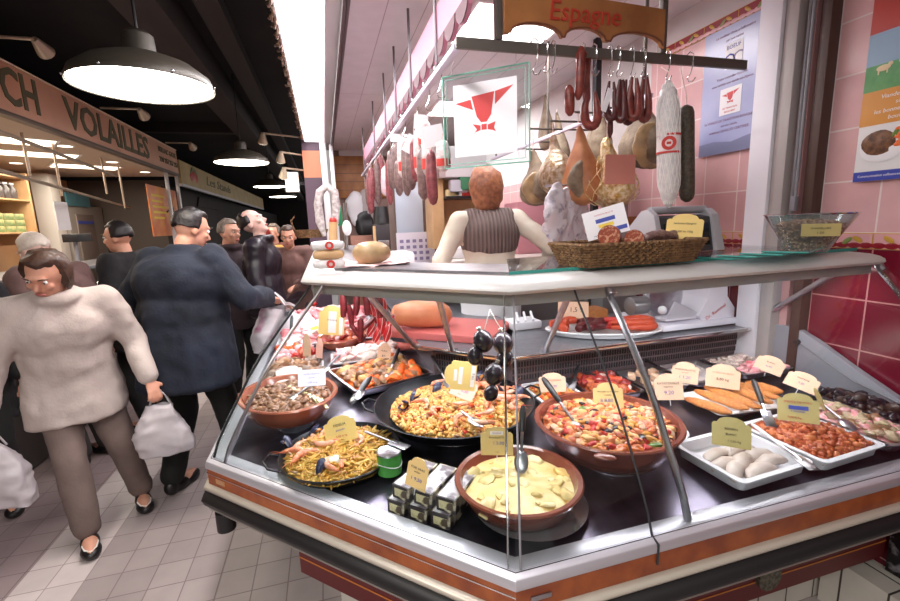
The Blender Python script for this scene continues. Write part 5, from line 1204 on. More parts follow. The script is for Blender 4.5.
# left end of the top: salamis, ham, plastic
sx = at(329, 260, y=1.68).x
for i, (m_, l) in enumerate(((fm('mould_white', (226, 222, 220), (206, 202, 204)), 'white salami with a red emblem, lowest of the pile on the counter'), (PINE, 'plain beige sausage in the middle of the pile on the left counter corner'), (fm('mould_white', (226, 222, 220)), 'white salami with a red emblem, topmost of the pile on the counter'))):
    c = V((sx, 1.68, 1.4485+.018+.034*i)); L = (.105, .1, .11)[i]; r = .0178
    t = thing('salami', l, 'salami', c)
    MB().tube([c+V((-L*.55, 0, 0)), c+V((-L*.5, 0, 0)), c+V((-L*.3, 0, 0)), c+V((0, 0, 0)), c+V((L*.3, 0, 0)), c+V((L*.5, 0, 0)), c+V((L*.55, 0, 0))], [r*.3, r*.8, r, r, r, r*.75, r*.25], 16).shake(.002, 40, i).build('body', m_, t)
    if i != 1: MB().lathe([(.007, 0), (.0155, 0), (.0155, .002), (.007, .002)], M=rx(PI/2), c=c+V((.005, -r*.98, 0)), n=20, closed=True).build('emblem', INKR, t)
ld = at(372, 262, y=1.75); ld.z = 1.449
t = thing('ham_piece', 'round tan ham piece wrapped in paper on the counter top', 'ham', ld)
MB().ell(ld+V((0, 0, .045)), (.075, .06, .047), nu=24, nv=14).shake(.008, 14).build('meat', HAMF, t)
MB().grid(lambda u, w: ld+V((-.12+.26*u, -.09+.16*w, .003+.05*abs(u-.5)*abs(w-.2)+.01*noise.noise(V((u*6, w*6, 2))))), 16, 12).build('paper', mat('wrap_pink', (240, 206, 206), .5), t, solid=.001)
# goods and bags behind the counter
pb = thing('plastic_bag_roll', 'bundle of white printed plastic bags hanging by the hams', 'bags', at(566, 190, y=2.05))
BAGM = mat('bag_white', (216, 212, 220), .35, c2=(150, 148, 168), s=24, lo=.55, hi=.7)
for k in range(4):
    p = at(556+8*k, 217, y=2.0+.05*k)
    MB().ell(p, (.062, .035, .16), nu=30, nv=24).shake(.035, 9, k*3.1).shake(.016, 30, k).build('bag', BAGM, pb)
MB().cyl(at(545, 186, y=2.1), at(590, 184, y=2.1), .006).build('rod', STEEL, pb)
sb_ = thing('steel_bin', 'brushed steel bin on a wooden block behind the basket', 'bin', (1.62, 2.55, 1.5))
a = at(652, 205, y=2.55); a.x = min(a.x, 1.86)
MB().cyl(a+V((0, 0, -.07)), a+V((0, 0, .07)), .085, n=28).build('bin', STEEL, sb_); MB().bb((a.x-.14, 2.45, a.z-.13), (a.x+.1, 2.65, a.z-.072)).build('block', OAK, sb_, bevel=.004)
MB().bb((a.x-.14, 2.45, .25), (a.x+.12, 2.66, a.z-.131)).build('cabinet', mat('steel_cab', (150, 148, 150), .4, .3), sb_, bevel=.004)
# garland of dry sausage, wooden handle and green sheet on the frame at the far left of the stall
gp = at(327, 187, y=3.3)
gl = thing('sausage_garland', 'grey-white sausage loop hanging at the left end of the counter', 'sausage', gp)
pts = [at(u, v, y=3.3) for u, v in ((324, 236), (320, 222), (318, 205), (320, 192), (327, 186), (334, 192), (336, 206), (335, 222), (331, 236))]
MB().tube(pts, [.012]+[.03]*7+[.012], 14).shake(.006, 30).build('loop', fm('dry_pale', (214, 206, 206), (160, 148, 148), s=40, bump=.5, bs=60), gl)
MB().tube([pts[4]+V((0, 0, .0)), pts[4]+V((0, 0, .5)), pts[4]+V((0, 0, .9))], .003, 6).build('string', FATW, gl)
wh = thing('paper_roll', 'upright beige wooden roll holder at the left end of the counter', 'roll', at(333, 247, y=3.1))
MB().cyl(V((*at(333, 247, y=3.1)[:2], 1.4487)), at(333, 222, y=3.1), .028).build('roll', PINE, wh); MB().ell(at(333, 221, y=3.1), .026).build('knob', REDP, wh)
solo('green_notice', MB().box(at(338, 216, y=3.4), (.06, .004, .14)), mat('notice_green', (40, 150, 100), .5), 'small green notice on the frame behind the sausage loop', 'notice', loc=at(338, 216, y=3.4), smooth=0)
st2 = thing('counter_lamp_stand', 'thin upright metal stand beside the beige roll', 'stand', at(346, 262, y=3.0))
MB().tube([V((*at(347, 262, y=3.)[:2], 1.4487)), at(346, 225, y=3.), at(345, 203, y=3.)], .012, 8).build('rod', STEEL, st2); MB().ell(at(347, 228, y=2.98), (.03, .02, .05)).build('head', WHITE, st2)
bkx = at(300, 230, y=3.55)
bb_ = thing('small_basket', 'small wicker basket at the far left end of the counter', 'basket', bkx)
MB().lathe([(0, 0), (.1, 0), (.13, .06), (.122, .06), (.095, .008), (0, .008)], c=bkx+V((.08, 0, -.06)), n=28).build('body', WK, bb_)
MB().tube([bkx+V((-.04, 0, 0)), bkx+V((-.06, 0, .07)), bkx+V((-.03, 0, .1))], .006, 6).build('handle', WK, bb_)
# back of the stall: wood panel, coats, calendar, cupboard, bench
bp = thing('wood_panel', 'warm brown panelled board high on the back wall', 'panel', (.5, 6.85, 2.3))
MB().bb((.2, 6.84, 2.02), (.95, 6.9, 2.62)).build('board', OAK, bp, bevel=.004)
e = MB()
for k in range(4): e.bb((.21, 6.835, 2.13+.12*k), (.94, 6.841, 2.136+.12*k))
e.build('groove', DBROWN, bp, smooth=0)
CO = [('white apron hanging on the back wall', (352, 192), (360, 224), WPLASTIC, 'apron'), ('pale grey jacket hanging beside the white apron', (364, 190), (370, 222), mat('jacket_grey', (170, 160, 160), .8), 'jacket'), ('black jacket hanging low on the back wall', (360, 212), (370, 238), BLACK, 'jacket')]
for i, (l, a, b, m_, cat) in enumerate(CO):
    p, q = at(*a, y=6.82), at(*b, y=6.82); c = (p+q)/2
    solo(cat, MB().ell(c, (.15, .06, (p-q).length*.55), nu=18, nv=14).shake(.04, 6, i).shake(.012, 20, i), m_, l, cat, loc=c)
bx = thing('low_cupboard', 'low reddish-brown cupboard against the back wall', 'cupboard', at(365, 262, y=6.4))
p, q = at(350, 236, y=6.4), at(383, 300, y=6.4)
MB().bb((p.x, 6.3, .25), (q.x, 6.7, p.z)).build('body', mat('cupboard_brown', (146, 98, 82), .5), bx, bevel=.006); MB().bb((p.x+.06, 6.29, p.z-.5), (q.x-.06, 6.3, p.z-.06)).build('door', mat('cupboard_door', (160, 110, 92), .5), bx, bevel=.004)
wbd = thing('wall_calendar', 'large white calendar sheet under the grey-blue board', 'calendar', at(414, 248, y=4.2))
p, q = at(396, 233, y=4.2), at(435, 262, y=4.2)
MB().bb((p.x, 4.19, q.z), (q.x, 4.2, p.z)).build('sheet', CARD['lilac'], wbd, smooth=0)
e = MB()
for i in range(5):
    for j in range(4):
        x0 = p.x+.03+(q.x-p.x-.06)*i/5; z0 = q.z+.03+(p.z-q.z-.07)*j/4; e.bb((x0, 4.186, z0), (x0+.035, 4.1895, z0+.03))
e.build('date_grid', mat('calendar_ink', (140, 130, 170), .6), wbd, smooth=0)
gbd = thing('tall_cabinet', 'tall cabinet with a grey-blue door behind the hanging sausages', 'cabinet', at(408, 210, y=4.3))
p, q = at(394, 178, y=4.25), at(424, 236, y=4.25)
MB().bb((p.x-.02, 4.26, .25), (q.x+.12, 4.6, p.z+.1)).build('body', mat('cab_dark', (96, 78, 72), .6), gbd, bevel=.004); MB().bb((p.x, 4.25, q.z), (q.x, 4.262, p.z)).build('door', mat('door_blue', (186, 198, 214), .4), gbd, bevel=.004)
wc = thing('wall_cupboard', 'pale wooden cupboard with a black shelf left of the shopkeeper', 'cupboard', at(452, 220, y=3.85))
p, q = at(431, 160, y=3.8), at(474, 247, y=3.8)
MB().bb((p.x, 3.8, q.z), (p.x+.1, 4.1, p.z)).build('side', PINE, wc, bevel=.004); MB().bb((p.x+.1, 4.02, q.z), (q.x+.25, 4.1, p.z)).build('back', PINE, wc, smooth=0)
zs = at(450, 199, y=3.8).z
MB().bb((p.x+.1, 3.72, zs), (q.x+.25, 4.02, zs+.02)).build('shelf', BLACK, wc, smooth=0); MB().bb((p.x+.1, 3.8, q.z), (q.x+.25, 4.02, q.z+.025)).build('shelf', PINE, wc, smooth=0)
MB().bb((p.x+.1, 3.7, at(450, 178, y=3.8).z), (q.x+.1, 4.0, at(450, 178, y=3.8).z+.25)).build('white_box', WHITE, wc, bevel=.006)
sp_ = thing('stock_cabinet', 'brown base cabinet behind the shopkeeper under the pale cupboard', 'cabinet', (1.3, 3.95, .25))
MB().bb((.95, 3.7, .25), (1.9, 4.2, 1.2)).build('body', mat('base_brown', (120, 92, 78), .6), sp_, bevel=.005)
for k, (u, l, m_, r) in enumerate(((452, 'small cream loaf on the black shelf', CRM2, .03), (460, 'white packet on the black shelf', WPLASTIC, .03), (466, 'red packet on the black shelf', REDP, .02))):
    c = at(u, 196, y=3.8); c.z = zs+.02+r; solo('packet', MB().box(c, (.12, .08, r*2)), m_, l, 'packet', loc=c, bevel=.01)
bn = thing('work_bench', 'white work bench behind the diagonal counter', 'bench', (.9, 3.1, .25))
MB().bb((.55, 2.75, 1.16), (1.05, 3.35, 1.2)).build('top', WPLASTIC, bn, bevel=.01)
for x in (.6, 1.0):
    for y in (2.8, 3.3): MB().bb((x-.025, y-.025, .25), (x+.025, y+.025, 1.16)).build('leg', STEEL, bn)
wt = thing('white_bin', 'white plastic tub standing on the work bench', 'tub', (.62, 3.0, 1.2))
p, q = at(380, 253, y=3.0), at(412, 253, y=3.0)
MB().bb((p.x, 2.9, 1.2), (q.x, 3.2, p.z)).build('body', WPLASTIC, wt, bevel=.02)
t = thing('worktop', 'pale worktop with a white tray left of the shopkeeper', 'worktop', (1.05, 2.9, .25))
p, q = at(445, 256, y=2.9), at(520, 256, y=2.9)
wz = at(470, 258, y=2.9).z
solo('white_box', MB().bb((at(450, 250, y=2.95).x, 2.9, wz+.001), (at(500, 250, y=2.95).x, 3.1, wz+.075)), WPLASTIC, 'shallow white crate on the pale worktop', 'crate', loc=(1, 3, wz), bevel=.008)
MB().bb((p.x, 2.72, wz-.04), (1.98, 3.3, wz)).build('top', mat('worktop_beige', (190, 178, 172), .5), t, bevel=.006)
MB().bb((1.06, 2.8, .25), (1.97, 3.28, wz-.04)).build('body', mat('worktop_body', (120, 110, 112), .6), t, smooth=0)
pk = thing('pink_crate', 'dusty pink crate at the back between shopkeeper and hams', 'crate', at(533, 218, y=2.95))
p, q = at(518, 202, y=2.95), at(549, 232, y=2.95)
MB().bb((p.x, 2.95, wz+.001), (q.x, 3.2, p.z)).build('body', mat('crate_pink', (190, 130, 140), .5), pk, bevel=.006)

# clutter on the back wall and shelves, seen between the hanging sausages
cm = thing('coffee_machine', 'dark machine on the low cupboard at the back of the stall', 'machine', at(382, 240, y=6.0))
p, q = at(372, 205, y=6.0), at(394, 262, y=6.0)
MB().bb((p.x, 6.0, q.z), (q.x, 6.25, p.z-.25)).build('body', mat('machine_dark', (52, 46, 50), .4), cm, bevel=.02); MB().cyl(((p.x+q.x)/2, 6.1, p.z-.25), ((p.x+q.x)/2, 6.1, p.z-.02), .12, .09).build('hopper', BLACK, cm); MB().bb((p.x+.05, 5.985, q.z+.12), (q.x-.05, 6.0, q.z+.3)).build('front_plate', STEEL, cm, bevel=.004)
MB().bb((p.x, 5.9, .25), (q.x, 6.25, q.z)).build('stand', mat('cupboard_brown', (146, 98, 82), .5), cm, smooth=0)
bh = thing('broom', 'wooden broom handle leaning at the back of the stall', 'broom', at(376, 262, y=5.6))
e_ = at(377, 272, y=5.6); e_.z = .3; MB().tube([at(374, 226, y=5.7), e_], .018, 8).build('handle', PINE, bh); MB().box(e_, (.25, .06, .08)).build('brush', DBROWN, bh, bevel=.01)
for i, (u, v, w_, h_, c, l) in enumerate(((447, 172, .16, .1, (206, 190, 190), 'pale box on top of the cupboard left of the shopkeeper'), (466, 183, .14, .12, (60, 130, 90), 'small green packet by the shopkeeper, under the bull sign'), (455, 186, .1, .1, (196, 196, 206), 'white roll beside the green packet under the bull sign'))):
    c_ = at(u, v, y=3.75); solo('packet', MB().box(c_, (w_, .08, h_)), mat('packet_%d' % i, c, .5), l, 'packet', loc=c_, bevel=.008)
# ------------------------------------------------------------------ the market hall on the left
R5 = random.Random(3)
SX = -2.2
SIGNM = mat('sign_salmon', (226, 176, 146), .45, c2=(214, 160, 130), s=2)
LETD = mat('letter_olive', (96, 92, 66), .5)
sg = thing('shop_sign', 'long salmon fascia sign of the poultry stall with ornate dark letters', 'shop sign', (SX, 6., 2.72))
MB().bb((SX-.04, 2.6, 2.54), (SX, 8.3, 2.9)).build('board', SIGNM, sg, bevel=.004)
MB().bb((SX-.06, 2.6, 2.5), (SX+.012, 8.3, 2.535)).build('lower_frame', mat('sign_frame', (120, 104, 92), .4, .3), sg, bevel=.004)
MB().bb((SX-.06, 2.6, 2.902), (SX+.008, 8.3, 2.915)).build('upper_edge', mat('sign_edge', (236, 214, 190), .5), sg, smooth=0)
def on_sign(u, v, x=SX): return at(u, v, x=x)
SM_ = lambda y, z: facing((SX+.001, y, z), (1, 0, 0))   # reads along +y for someone standing in the aisle
def word(s, u0, u1, z, size, m, name='lettering', par=None, ext=.004, shear=0):
    y0, y1 = at(u0, 100, x=SX).y, at(u1, 140, x=SX).y
    mb = text_mb(s, size, ext, 'LEFT', shear, bold=.02); xs = [p.x for p in mb.v]; L = max(xs)-min(xs); x0 = min(xs)
    k = (y1-y0)/L
    mb.xf(SM_(y0, z) @ Matrix.Diagonal((k, 1, 1, 1)) @ tl(-x0, 0, .002)); return mb.build(name, m, par or sg, smooth=0)
word('CH', 3, 45, 2.72, .38, LETD); word('VOLAILLES', 62, 147, 2.715, .38, LETD)
word('BELLAC GATE', 151, 173, 2.8, .1, LETD); word('210 257 257 257', 151, 174, 2.66, .1, LETD)
# stall ceiling with lights, end post, hanging rods
struct('ceiling_poultry', MB().bb((-4.5, 2.6, 2.5), (SX-.062, 8.3, 2.54)), mat('soffit_beige', (196, 176, 156), .6), smooth=0)
for i, ((u0, v0), (u1, v1), l) in enumerate((((-20, 138), (38, 156), 'leftmost bright panel light in the poultry stall ceiling'), ((10, 150), (70, 160), 'middle bright panel light in the poultry stall ceiling'), ((62, 164), (113, 171), 'right-hand bright panel light in the poultry stall ceiling'))):
    c = (at(5, 140, z=2.495), at(36, 154.5, z=2.495), at(86, 167, z=2.495))[i]
    t = thing('ceiling_panel', l, 'ceiling light', (c.x, c.y, 2.49), .55, 'panel lights of the poultry stall')
    MB().bb((-.34, -.17, 0), (.34, .17, .008)).build('diffuser', WARML, t, world=False, smooth=0); MB().bb((-.37, -.2, .004), (.37, .2, .0095)).build('frame', WHITE, t, world=False, smooth=0)
for i, (u, v) in enumerate(((16, 163), (65, 146), (112, 162), (145, 172), (111, 186), (125, 192))):
    c = at(u, v, z=2.497); t = thing('downlight', 'small round downlight in the poultry stall ceiling', 'downlight', c, 0, 'downlights of the poultry stall')
    MB().cyl((0, 0, -.004), (0, 0, .003), .06, n=20).build('lamp', WARML, t, world=False); MB().lathe([(.06, -.003), (.075, -.003), (.075, .003), (.06, .003)], n=20, closed=True).build('rim', WHITE, t, world=False)
rod = mat('rod_bronze', (176, 156, 136), .35, .6)
rk = thing('hanging_rack', 'bronze hanging rods under the poultry sign', 'rack', (-2.5, 5.5, 2.1))
for (u0, v0), (u1, v1), zz in (((-30, 120), (116, 176), 2.25), ((-30, 162), (131, 208), 2.0)):
    a, b = at(u0, v0, z=zz), at(u1, v1, z=zz); MB().tube([a, b], .014, 8).build('bar', rod, rk)
for (u0, v0), (u1, v1) in (((24, 140), (30, 176)), ((50, 138), (62, 196)), ((103, 160), (107, 194)), ((120, 167), (125, 208))):
    a, b = at(u0, v0, x=-2.45), at(u1, v1, x=-2.45); b.z = b.z; MB().tube([V((b.x, b.y, 2.5)), V((b.x, b.y, b.z))], .012, 8).build('drop_rod', rod, rk)
po_ = thing('stall_post', 'pale metal corner post at the far end of the poultry stall', 'post', (SX-.03, 8.2, 0))
for y in (7.75, 8.25): MB().bb((SX-.05, y-.03, 0), (SX-.01, y+.03, 2.5)).build('post', ALU, po_, bevel=.004)
# back of the poultry stall
struct('wall_poultry', MB().bb((-4.1, 2.6, 0), (-4.0, 8.95, 2.5)), mat('poultry_wall_wood', (206, 164, 122), .5, c2=(192, 148, 108), s=2), smooth=0)
struct('wall_poultry_end', MB().bb((-4.0, 8.85, 0), (-2.6, 8.95, 2.5)), mat('poultry_dark_wall', (88, 76, 68), .5), smooth=0)
BX = -3.55
def bp(u, v): return at(u, v, x=BX)
sh_ = thing('goods_shelf', 'wooden wall shelf with stacked goods at the left edge', 'shelf', bp(8, 220))
a, b = bp(-40, 200), bp(30, 200)
for v in (178, 200, 232): MB().bb((BX-.4, a.y, bp(28, v).z-.02), (BX, b.y, bp(28, v).z)).build('board', PINE, sh_, bevel=.003)
MB().bb((BX-.4, b.y, bp(28, 245).z), (BX, b.y+.04, 2.4)).build('side', PINE, sh_, bevel=.003)
MB().bb((BX-.44, a.y, bp(28, 245).z), (BX-.4, b.y, 2.4)).build('back', mat('shelf_back', (186, 120, 86), .6), sh_, smooth=0)
z0 = bp(28, 200).z; bt = None
for i in range(10):
    y = b.y-.1-.12*i; M = tl(BX-.12, y, z0)
    if bt is None:
        bt = thing('jar', 'dark jar in the row on the upper shelf at the left edge', 'jar', group='jars on the left shelf')
        MB().lathe([(0, 0), (.045, 0), (.048, .01), (.048, .13), (.03, .16), (.03, .18), (0, .18)], n=14).build('body', mat('jar_dark', (86, 78, 76), .25), bt, world=False); MB().cyl((0, 0, .18), (0, 0, .2), .034, n=14).build('lid', ALU, bt, world=False); place(bt, M)
    else: dup(bt, M)
z1 = bp(28, 232).z; ct = None
for i in range(6):
    for k in range(3):
        y = b.y-.14-.19*i; M = tl(BX-.12, y, z1+.001+.075*k)
        lb = 'green and yellow tin stacked on the lower shelf at the left edge'
        if ct is None:
            ct = solo('food_tin', MB().cyl((0, 0, 0), (0, 0, .072), .085, n=18), mat('tin_yellow', (196, 186, 130), .4, c2=(120, 140, 92), s=18), lb, 'tin', group='tins on the left shelf', bevel=.004); place(ct, M)
        else: dup(ct, M)
fg = thing('cold_cabinet', 'steel cold cabinet with a blue stripe behind the white-haired man', 'fridge', bp(90, 235))
a, b = bp(66, 205), bp(112, 270); y0, y1 = a.y, b.y
MB().bb((BX-.3, y0, .3), (BX, y1, bp(72, 205).z)).build('body', mat('fridge_steel', (176, 168, 160), .4, .4), fg, bevel=.006)
MB().bb((BX, y0+.2, .5), (BX+.012, y1-.35, bp(72, 214).z)).build('door', mat('fridge_door', (140, 126, 118), .35, .3), fg, bevel=.003)
MB().bb((BX+.001, y0+.22, bp(85, 224).z), (BX+.016, y1-.38, bp(85, 221).z)).build('stripe', INKB, fg, smooth=0)
MB().bb((BX, y0, bp(72, 206).z), (BX+.02, y1-.4, bp(72, 200).z+.1)).build('header', mat('fridge_teal', (76, 120, 130), .4), fg, smooth=0)
dfm = thing('door_frame', 'pale grey door frame between the shelves and the cold cabinet', 'door frame', bp(62, 220))
MB().bb((BX-.2, bp(55, 220).y, .2), (BX+.01, bp(64, 220).y, 2.45)).build('jamb', mat('jamb_grey', (196, 190, 182), .5), dfm, bevel=.004)
sp = bp(65, 216)
solo('paper_notice', MB().bb((-2.62, at(58, 216, x=-2.6).y, at(65, 230, x=-2.6).z), (-2.615, at(71, 216, x=-2.6).y, at(65, 202, x=-2.6).z)), CARD['white'], 'white paper sheet hanging from the bronze rods', 'notice', loc=at(65, 216, x=-2.6), smooth=0)
solo('till_display', MB().bb((-2.75, at(67, 236, x=-2.7).y, at(75, 242, x=-2.7).z), (-2.6, at(82, 236, x=-2.7).y, at(75, 234, x=-2.7).z)), BLACK, 'small black till display under the white paper sheet', 'display', loc=at(75, 238, x=-2.7), bevel=.006)
solo('display_pole', MB().cyl(at(75, 242, x=-2.7), V((at(75, 242, x=-2.7).x, at(75, 242, x=-2.7).y, 1.0)), .02), GREYP, 'grey pole under the small till display', 'pole', loc=at(75, 242, x=-2.7))
pst = thing('event_poster', 'orange event poster with a dancing figure on the stall end', 'poster', at(163, 210, x=-2.3))
yA, yB = at(150, 210, x=-2.3).y, at(178, 210, x=-2.3).y; zA, zB = at(163, 236, x=-2.3).z, at(163, 188, x=-2.3).z
MB().bb((-2.31, yA, zA), (-2.3, yB, zB)).build('sheet', mat('poster_amber', (222, 140, 44), .4, c2=(206, 96, 30), s=5), pst, smooth=0)
e = MB(); w_ = yB-yA; hh = zB-zA
for k in range(5): e.bb((-2.299, yA+.1*w_, zA+hh*(.35+.11*k)), (-2.2985, yA+w_*(.45+.08*(k % 3)), zA+hh*(.39+.11*k)))
e.build('text_line', INKY, pst, smooth=0)
e = MB(); X = -2.297; Yc = yA+.74*w_
e.ell((X, Yc, zA+.72*hh), (.006, .06*w_, .05*hh)); e.ell((X, Yc, zA+.5*hh), (.006, .1*w_, .16*hh)); e.tube([(X, Yc, zA+.4*hh), (X, Yc+.05*w_, zA+.2*hh), (X, Yc+.12*w_, zA+.03*hh)], .02, 6); e.tube([(X, Yc, zA+.4*hh), (X, Yc-.08*w_, zA+.2*hh), (X, Yc-.06*w_, zA+.03*hh)], .02, 6); e.tube([(X, Yc, zA+.6*hh), (X, Yc-.2*w_, zA+.5*hh)], .012, 6)
e.build('figure', mat('figure_dark', (60, 44, 40), .6), pst)
# low glass counter of the poultry stall
pcn = thing('poultry_counter', 'low glass-fronted counter of the poultry stall behind the people', 'counter', (-2.5, 5.5, 0))
MB().bb((-3.0, 2.7, .02), (-2.08, 8.0, .85)).build('base', mat('counter_base', (66, 58, 58), .5), pcn, smooth=0)
MB().bb((-2.95, 2.7, .85), (-2.1, 8.0, .9)).build('deck', STEEL, pcn, smooth=0)
MB().bb((-2.9, 2.7, 1.27), (-2.3, 8.0, 1.3)).build('top', STEEL, pcn, smooth=0)
MB().sweep([(0, .9), (.06, 1.08), (.2, 1.285), (.205, 1.28), (.066, 1.078), (.006, .9)], [((-2.1, 2.7), (-1, 0)), ((-2.1, 8.0), (-1, 0))]).build('glass', GLASS, pcn)
MB().bb((-2.12, 2.7, .86), (-2.07, 8.0, .9)).build('sill', CHROME, pcn, bevel=.003)
stuff('poultry_goods', 'pale poultry pieces and greens laid out in the left counter', 'poultry', (-2.45, 5.2, .905), .28, 2.2, .0, .07, [(FATW, 2), (PINKM, 2), (HERB, .6), (YELP, .8)], 260, .05, seed=81, shape='rect', flat=.6)
# next stall
s2 = thing('shop_sign', 'yellowish fascia sign with red fruit farther down the hall', 'shop sign', (SX, 13, 2.6))
MB().bb((SX-.04, 8.4, 2.4), (SX, 18.8, 2.78)).build('board', mat('sign_yellow', (196, 170, 112), .45, c2=(176, 150, 96), s=3), s2, smooth=0)
MB().bb((SX-.05, 8.4, 2.36), (SX+.01, 18.8, 2.4)).build('lower_frame', ALU, s2, smooth=0)
y0 = at(195, 180, x=SX).y
mb = text_mb('Les Stands', .26, .004, 'LEFT', .2); mb.xf(SM_(at(207, 190, x=SX).y, 2.6) @ Matrix.Diagonal((2.2, 1, 1, 1)) @ tl(0, 0, .002)).build('lettering', LETD, s2, smooth=0)
e = MB(); yy = at(194, 178, x=SX).y
for k in range(3): e.ell((SX, yy+.16*k-.15, 2.57+.05*(k % 2)), (.01, .11, .08))
e.k = 1
for k in range(2): e.ell((SX, yy-.1+.25*k, 2.69), (.01, .12, .04), M=rx(.6-k))
e.build('fruit_emblem', [REDP, HERB], s2)
struct('wall_next_stall', MB().bb((-2.5, 8.35, 0), (-2.42, 26, 2.36)), DARKW, smooth=0)
solo('far_awning', MB().prism([(10., 2.1), (11.8, 2.1), (11.6, 2.3), (10.2, 2.3)], .03, Matrix(((0, 0, 1, -2.419), (1, 0, 0, 0), (0, 1, 0, 0), (0, 0, 0, 1)))), DARKW, 'dark shutter strip under the yellowish sign', 'shutter', loc=(-2.4, 11, 2.2), smooth=0)
# pendant lamps
SHADE = mat('shade_dark', (64, 58, 50), .45, .3)
PN = [('largest pendant lamp overhead, nearest in the row', (145, 88), 62.5, .3), ('second pendant lamp in the row over the aisle', (242, 163), 25.5, .3), ('third pendant lamp in the row, smaller and farther', (270, 187), 15.5, .3), ('farthest pendant lamp in the row, beside the white sign', (283, 197), 13, .3)]
pd = None
for l, (u, v), hw, r in PN:
    dep = FPX*r/hw; d = _F+_R*((u-450)/FPX)+_U*((300.5-v)/FPX); p = V((0, 0, EYE))+d*dep
    if pd is None:
        pd = thing('pendant_lamp', l, 'pendant lamp', p, 0, 'pendant lamps over the aisle')
        MB().lathe([(.3, 0), (.3, .012), (.285, .05), (.22, .10), (.13, .135), (.07, .15), (.065, .23), (.04, .25), (0, .25)], n=48, caps=False).build('shade', SHADE, pd, world=False)
        MB().lathe([(0, .004), (.292, .004), (.292, .01), (0, .01)], n=48).build('diffuser', PENDL, pd, world=False)
        MB().cyl((0, 0, .25), (0, 0, .98), .007, n=8).build('cord', BLACK, pd, world=False)
        bl = MB()
        for k in range(7): a = 2*PI*k/7; bl.ell((.302*math.cos(a), .302*math.sin(a), .012), .007, nu=6, nv=5)
        bl.build('rivet', CHROME, pd, world=False)
    else: dup(pd, tl(p), l)
# spot arms over the fascias
def spot(l, a, b, hd, x, g=None):
    p, q = at(*a, x=x), at(*b, x=x); t = thing('spot_lamp', l, 'spot lamp', p, 0, g)
    p2 = V((SX, p.y, p.z)) if x < -1 else p
    hp = at(*hd, y=q.y)
    MB().tube([p, q], .012, 8).build('arm', mat('arm_pale', (190, 172, 150), .4, .3), t)
    d = (hp-q).normalized()
    MB().tube([q, q+d*.03, q+d*.1], [.02, .03, .05], 14).build('head', mat('head_pale', (200, 184, 160), .4, .3), t)
    MB().cyl(q+d*.098, q+d*.104, .046, n=14).build('lamp', WARML, t)
    return t
def spot_w(l, p, q, d):
    p, q, d = V(p), V(q), V(d).normalized(); t = thing('spot_lamp', l, 'spot lamp', p)
    MB().tube([p, q], .012, 8).build('arm', mat('arm_pale', (190, 172, 150), .4, .3), t)
    MB().tube([q, q+d*.04, q+d*.13], [.022, .035, .06], 14).build('head', mat('head_pale', (200, 184, 160), .4, .3), t)
    MB().cyl(q+d*.128, q+d*.134, .054, n=14).build('lamp', WARML, t)
for l, a, b, hd in (('spot lamp on a long arm at the upper left edge', (-10, 37), (34, 39), (66, 70)), ('spot lamp on an arm above the middle of the poultry sign', (90, 107), (139, 109), (153, 126)), ('spot lamp on an arm above the end of the poultry sign', (153, 142), (190, 143), (200, 153))):
    q = at(*b, z=3.02 if a[1] < 50 else 2.95); p = V((SX-.01, q.y, q.z)); spot_w(l, p, q, V((.05, 1., -.42)))
for l, b, hd, z in (('spot lamp on an arm by the stall pillar, nearest', (263, 133), (256, 146), 2.95), ('spot lamp below it, by the stall pillar', (281, 152), (276, 163), 2.72), ('lowest small spot lamp by the stall pillar', (284, 168), (280, 176), 2.5)):
    q = at(*b, y=6.2); p = V((-.2, 6.45, q.z)); spot_w(l, p, q, V((-.12, .35, -.6)))
ls = thing('light_sign', 'blank square lit sign beside the far pendant lamps', 'lit sign', at(292, 182, y=6.6))
p, q = at(284, 172, y=6.6), at(300, 192, y=6.6)
MB().bb((p.x, 6.6, q.z), (q.x, 6.68, p.z)).build('box', WHITE, ls, bevel=.004); MB().bb((p.x+.015, 6.592, q.z+.015), (q.x-.015, 6.6, p.z-.015)).build('face', WARML, ls, smooth=0)
MB().bb((q.x-.01, 6.62, q.z+.1), (-.19, 6.66, q.z+.14)).build('bracket', BLACK, ls, smooth=0)
# ------------------------------------------------------------------ people
R6 = random.Random(2)
SKIN = mat('skin', (214, 160, 136), .5, c2=(204, 144, 120), s=14, sss=.08); SKINP = mat('skin_pale', (226, 190, 180), .5, c2=(214, 168, 156), s=14, sss=.08)
EYEW = mat('eye_white', (232, 228, 224), .25); EYED = mat('eye_dark', (44, 32, 28), .2); LIPM = mat('lip', (172, 98, 92), .5)
def remesh(mb, name, m, parent, vox, smooth=3, fold=0., fs=9., seed=0, label=None):
    o = mb.build(name, m, None, smooth=0)
    md = o.modifiers.new('r', 'REMESH'); md.mode = 'VOXEL'; md.voxel_size = vox
    s2 = o.modifiers.new('s', 'SMOOTH'); s2.factor = .5; s2.iterations = smooth
    dg = bpy.context.evaluated_depsgraph_get(); me = bpy.data.meshes.new_from_object(o.evaluated_get(dg))
    bpy.data.objects.remove(o)
    if fold:
        for v in me.vertices:
            q = v.co*fs+V((seed, 0, -seed)); n_ = noise.noise(V((q.x, q.y, q.z*.45)))+.5*noise.noise(q*2.1)
            v.co += v.normal*n_*fold
    me.shade_smooth(); me.name = name
    c = bpy.data.objects.new(name, me); COL.objects.link(c); c.parent = parent
    if label: c['label'] = label
    return c
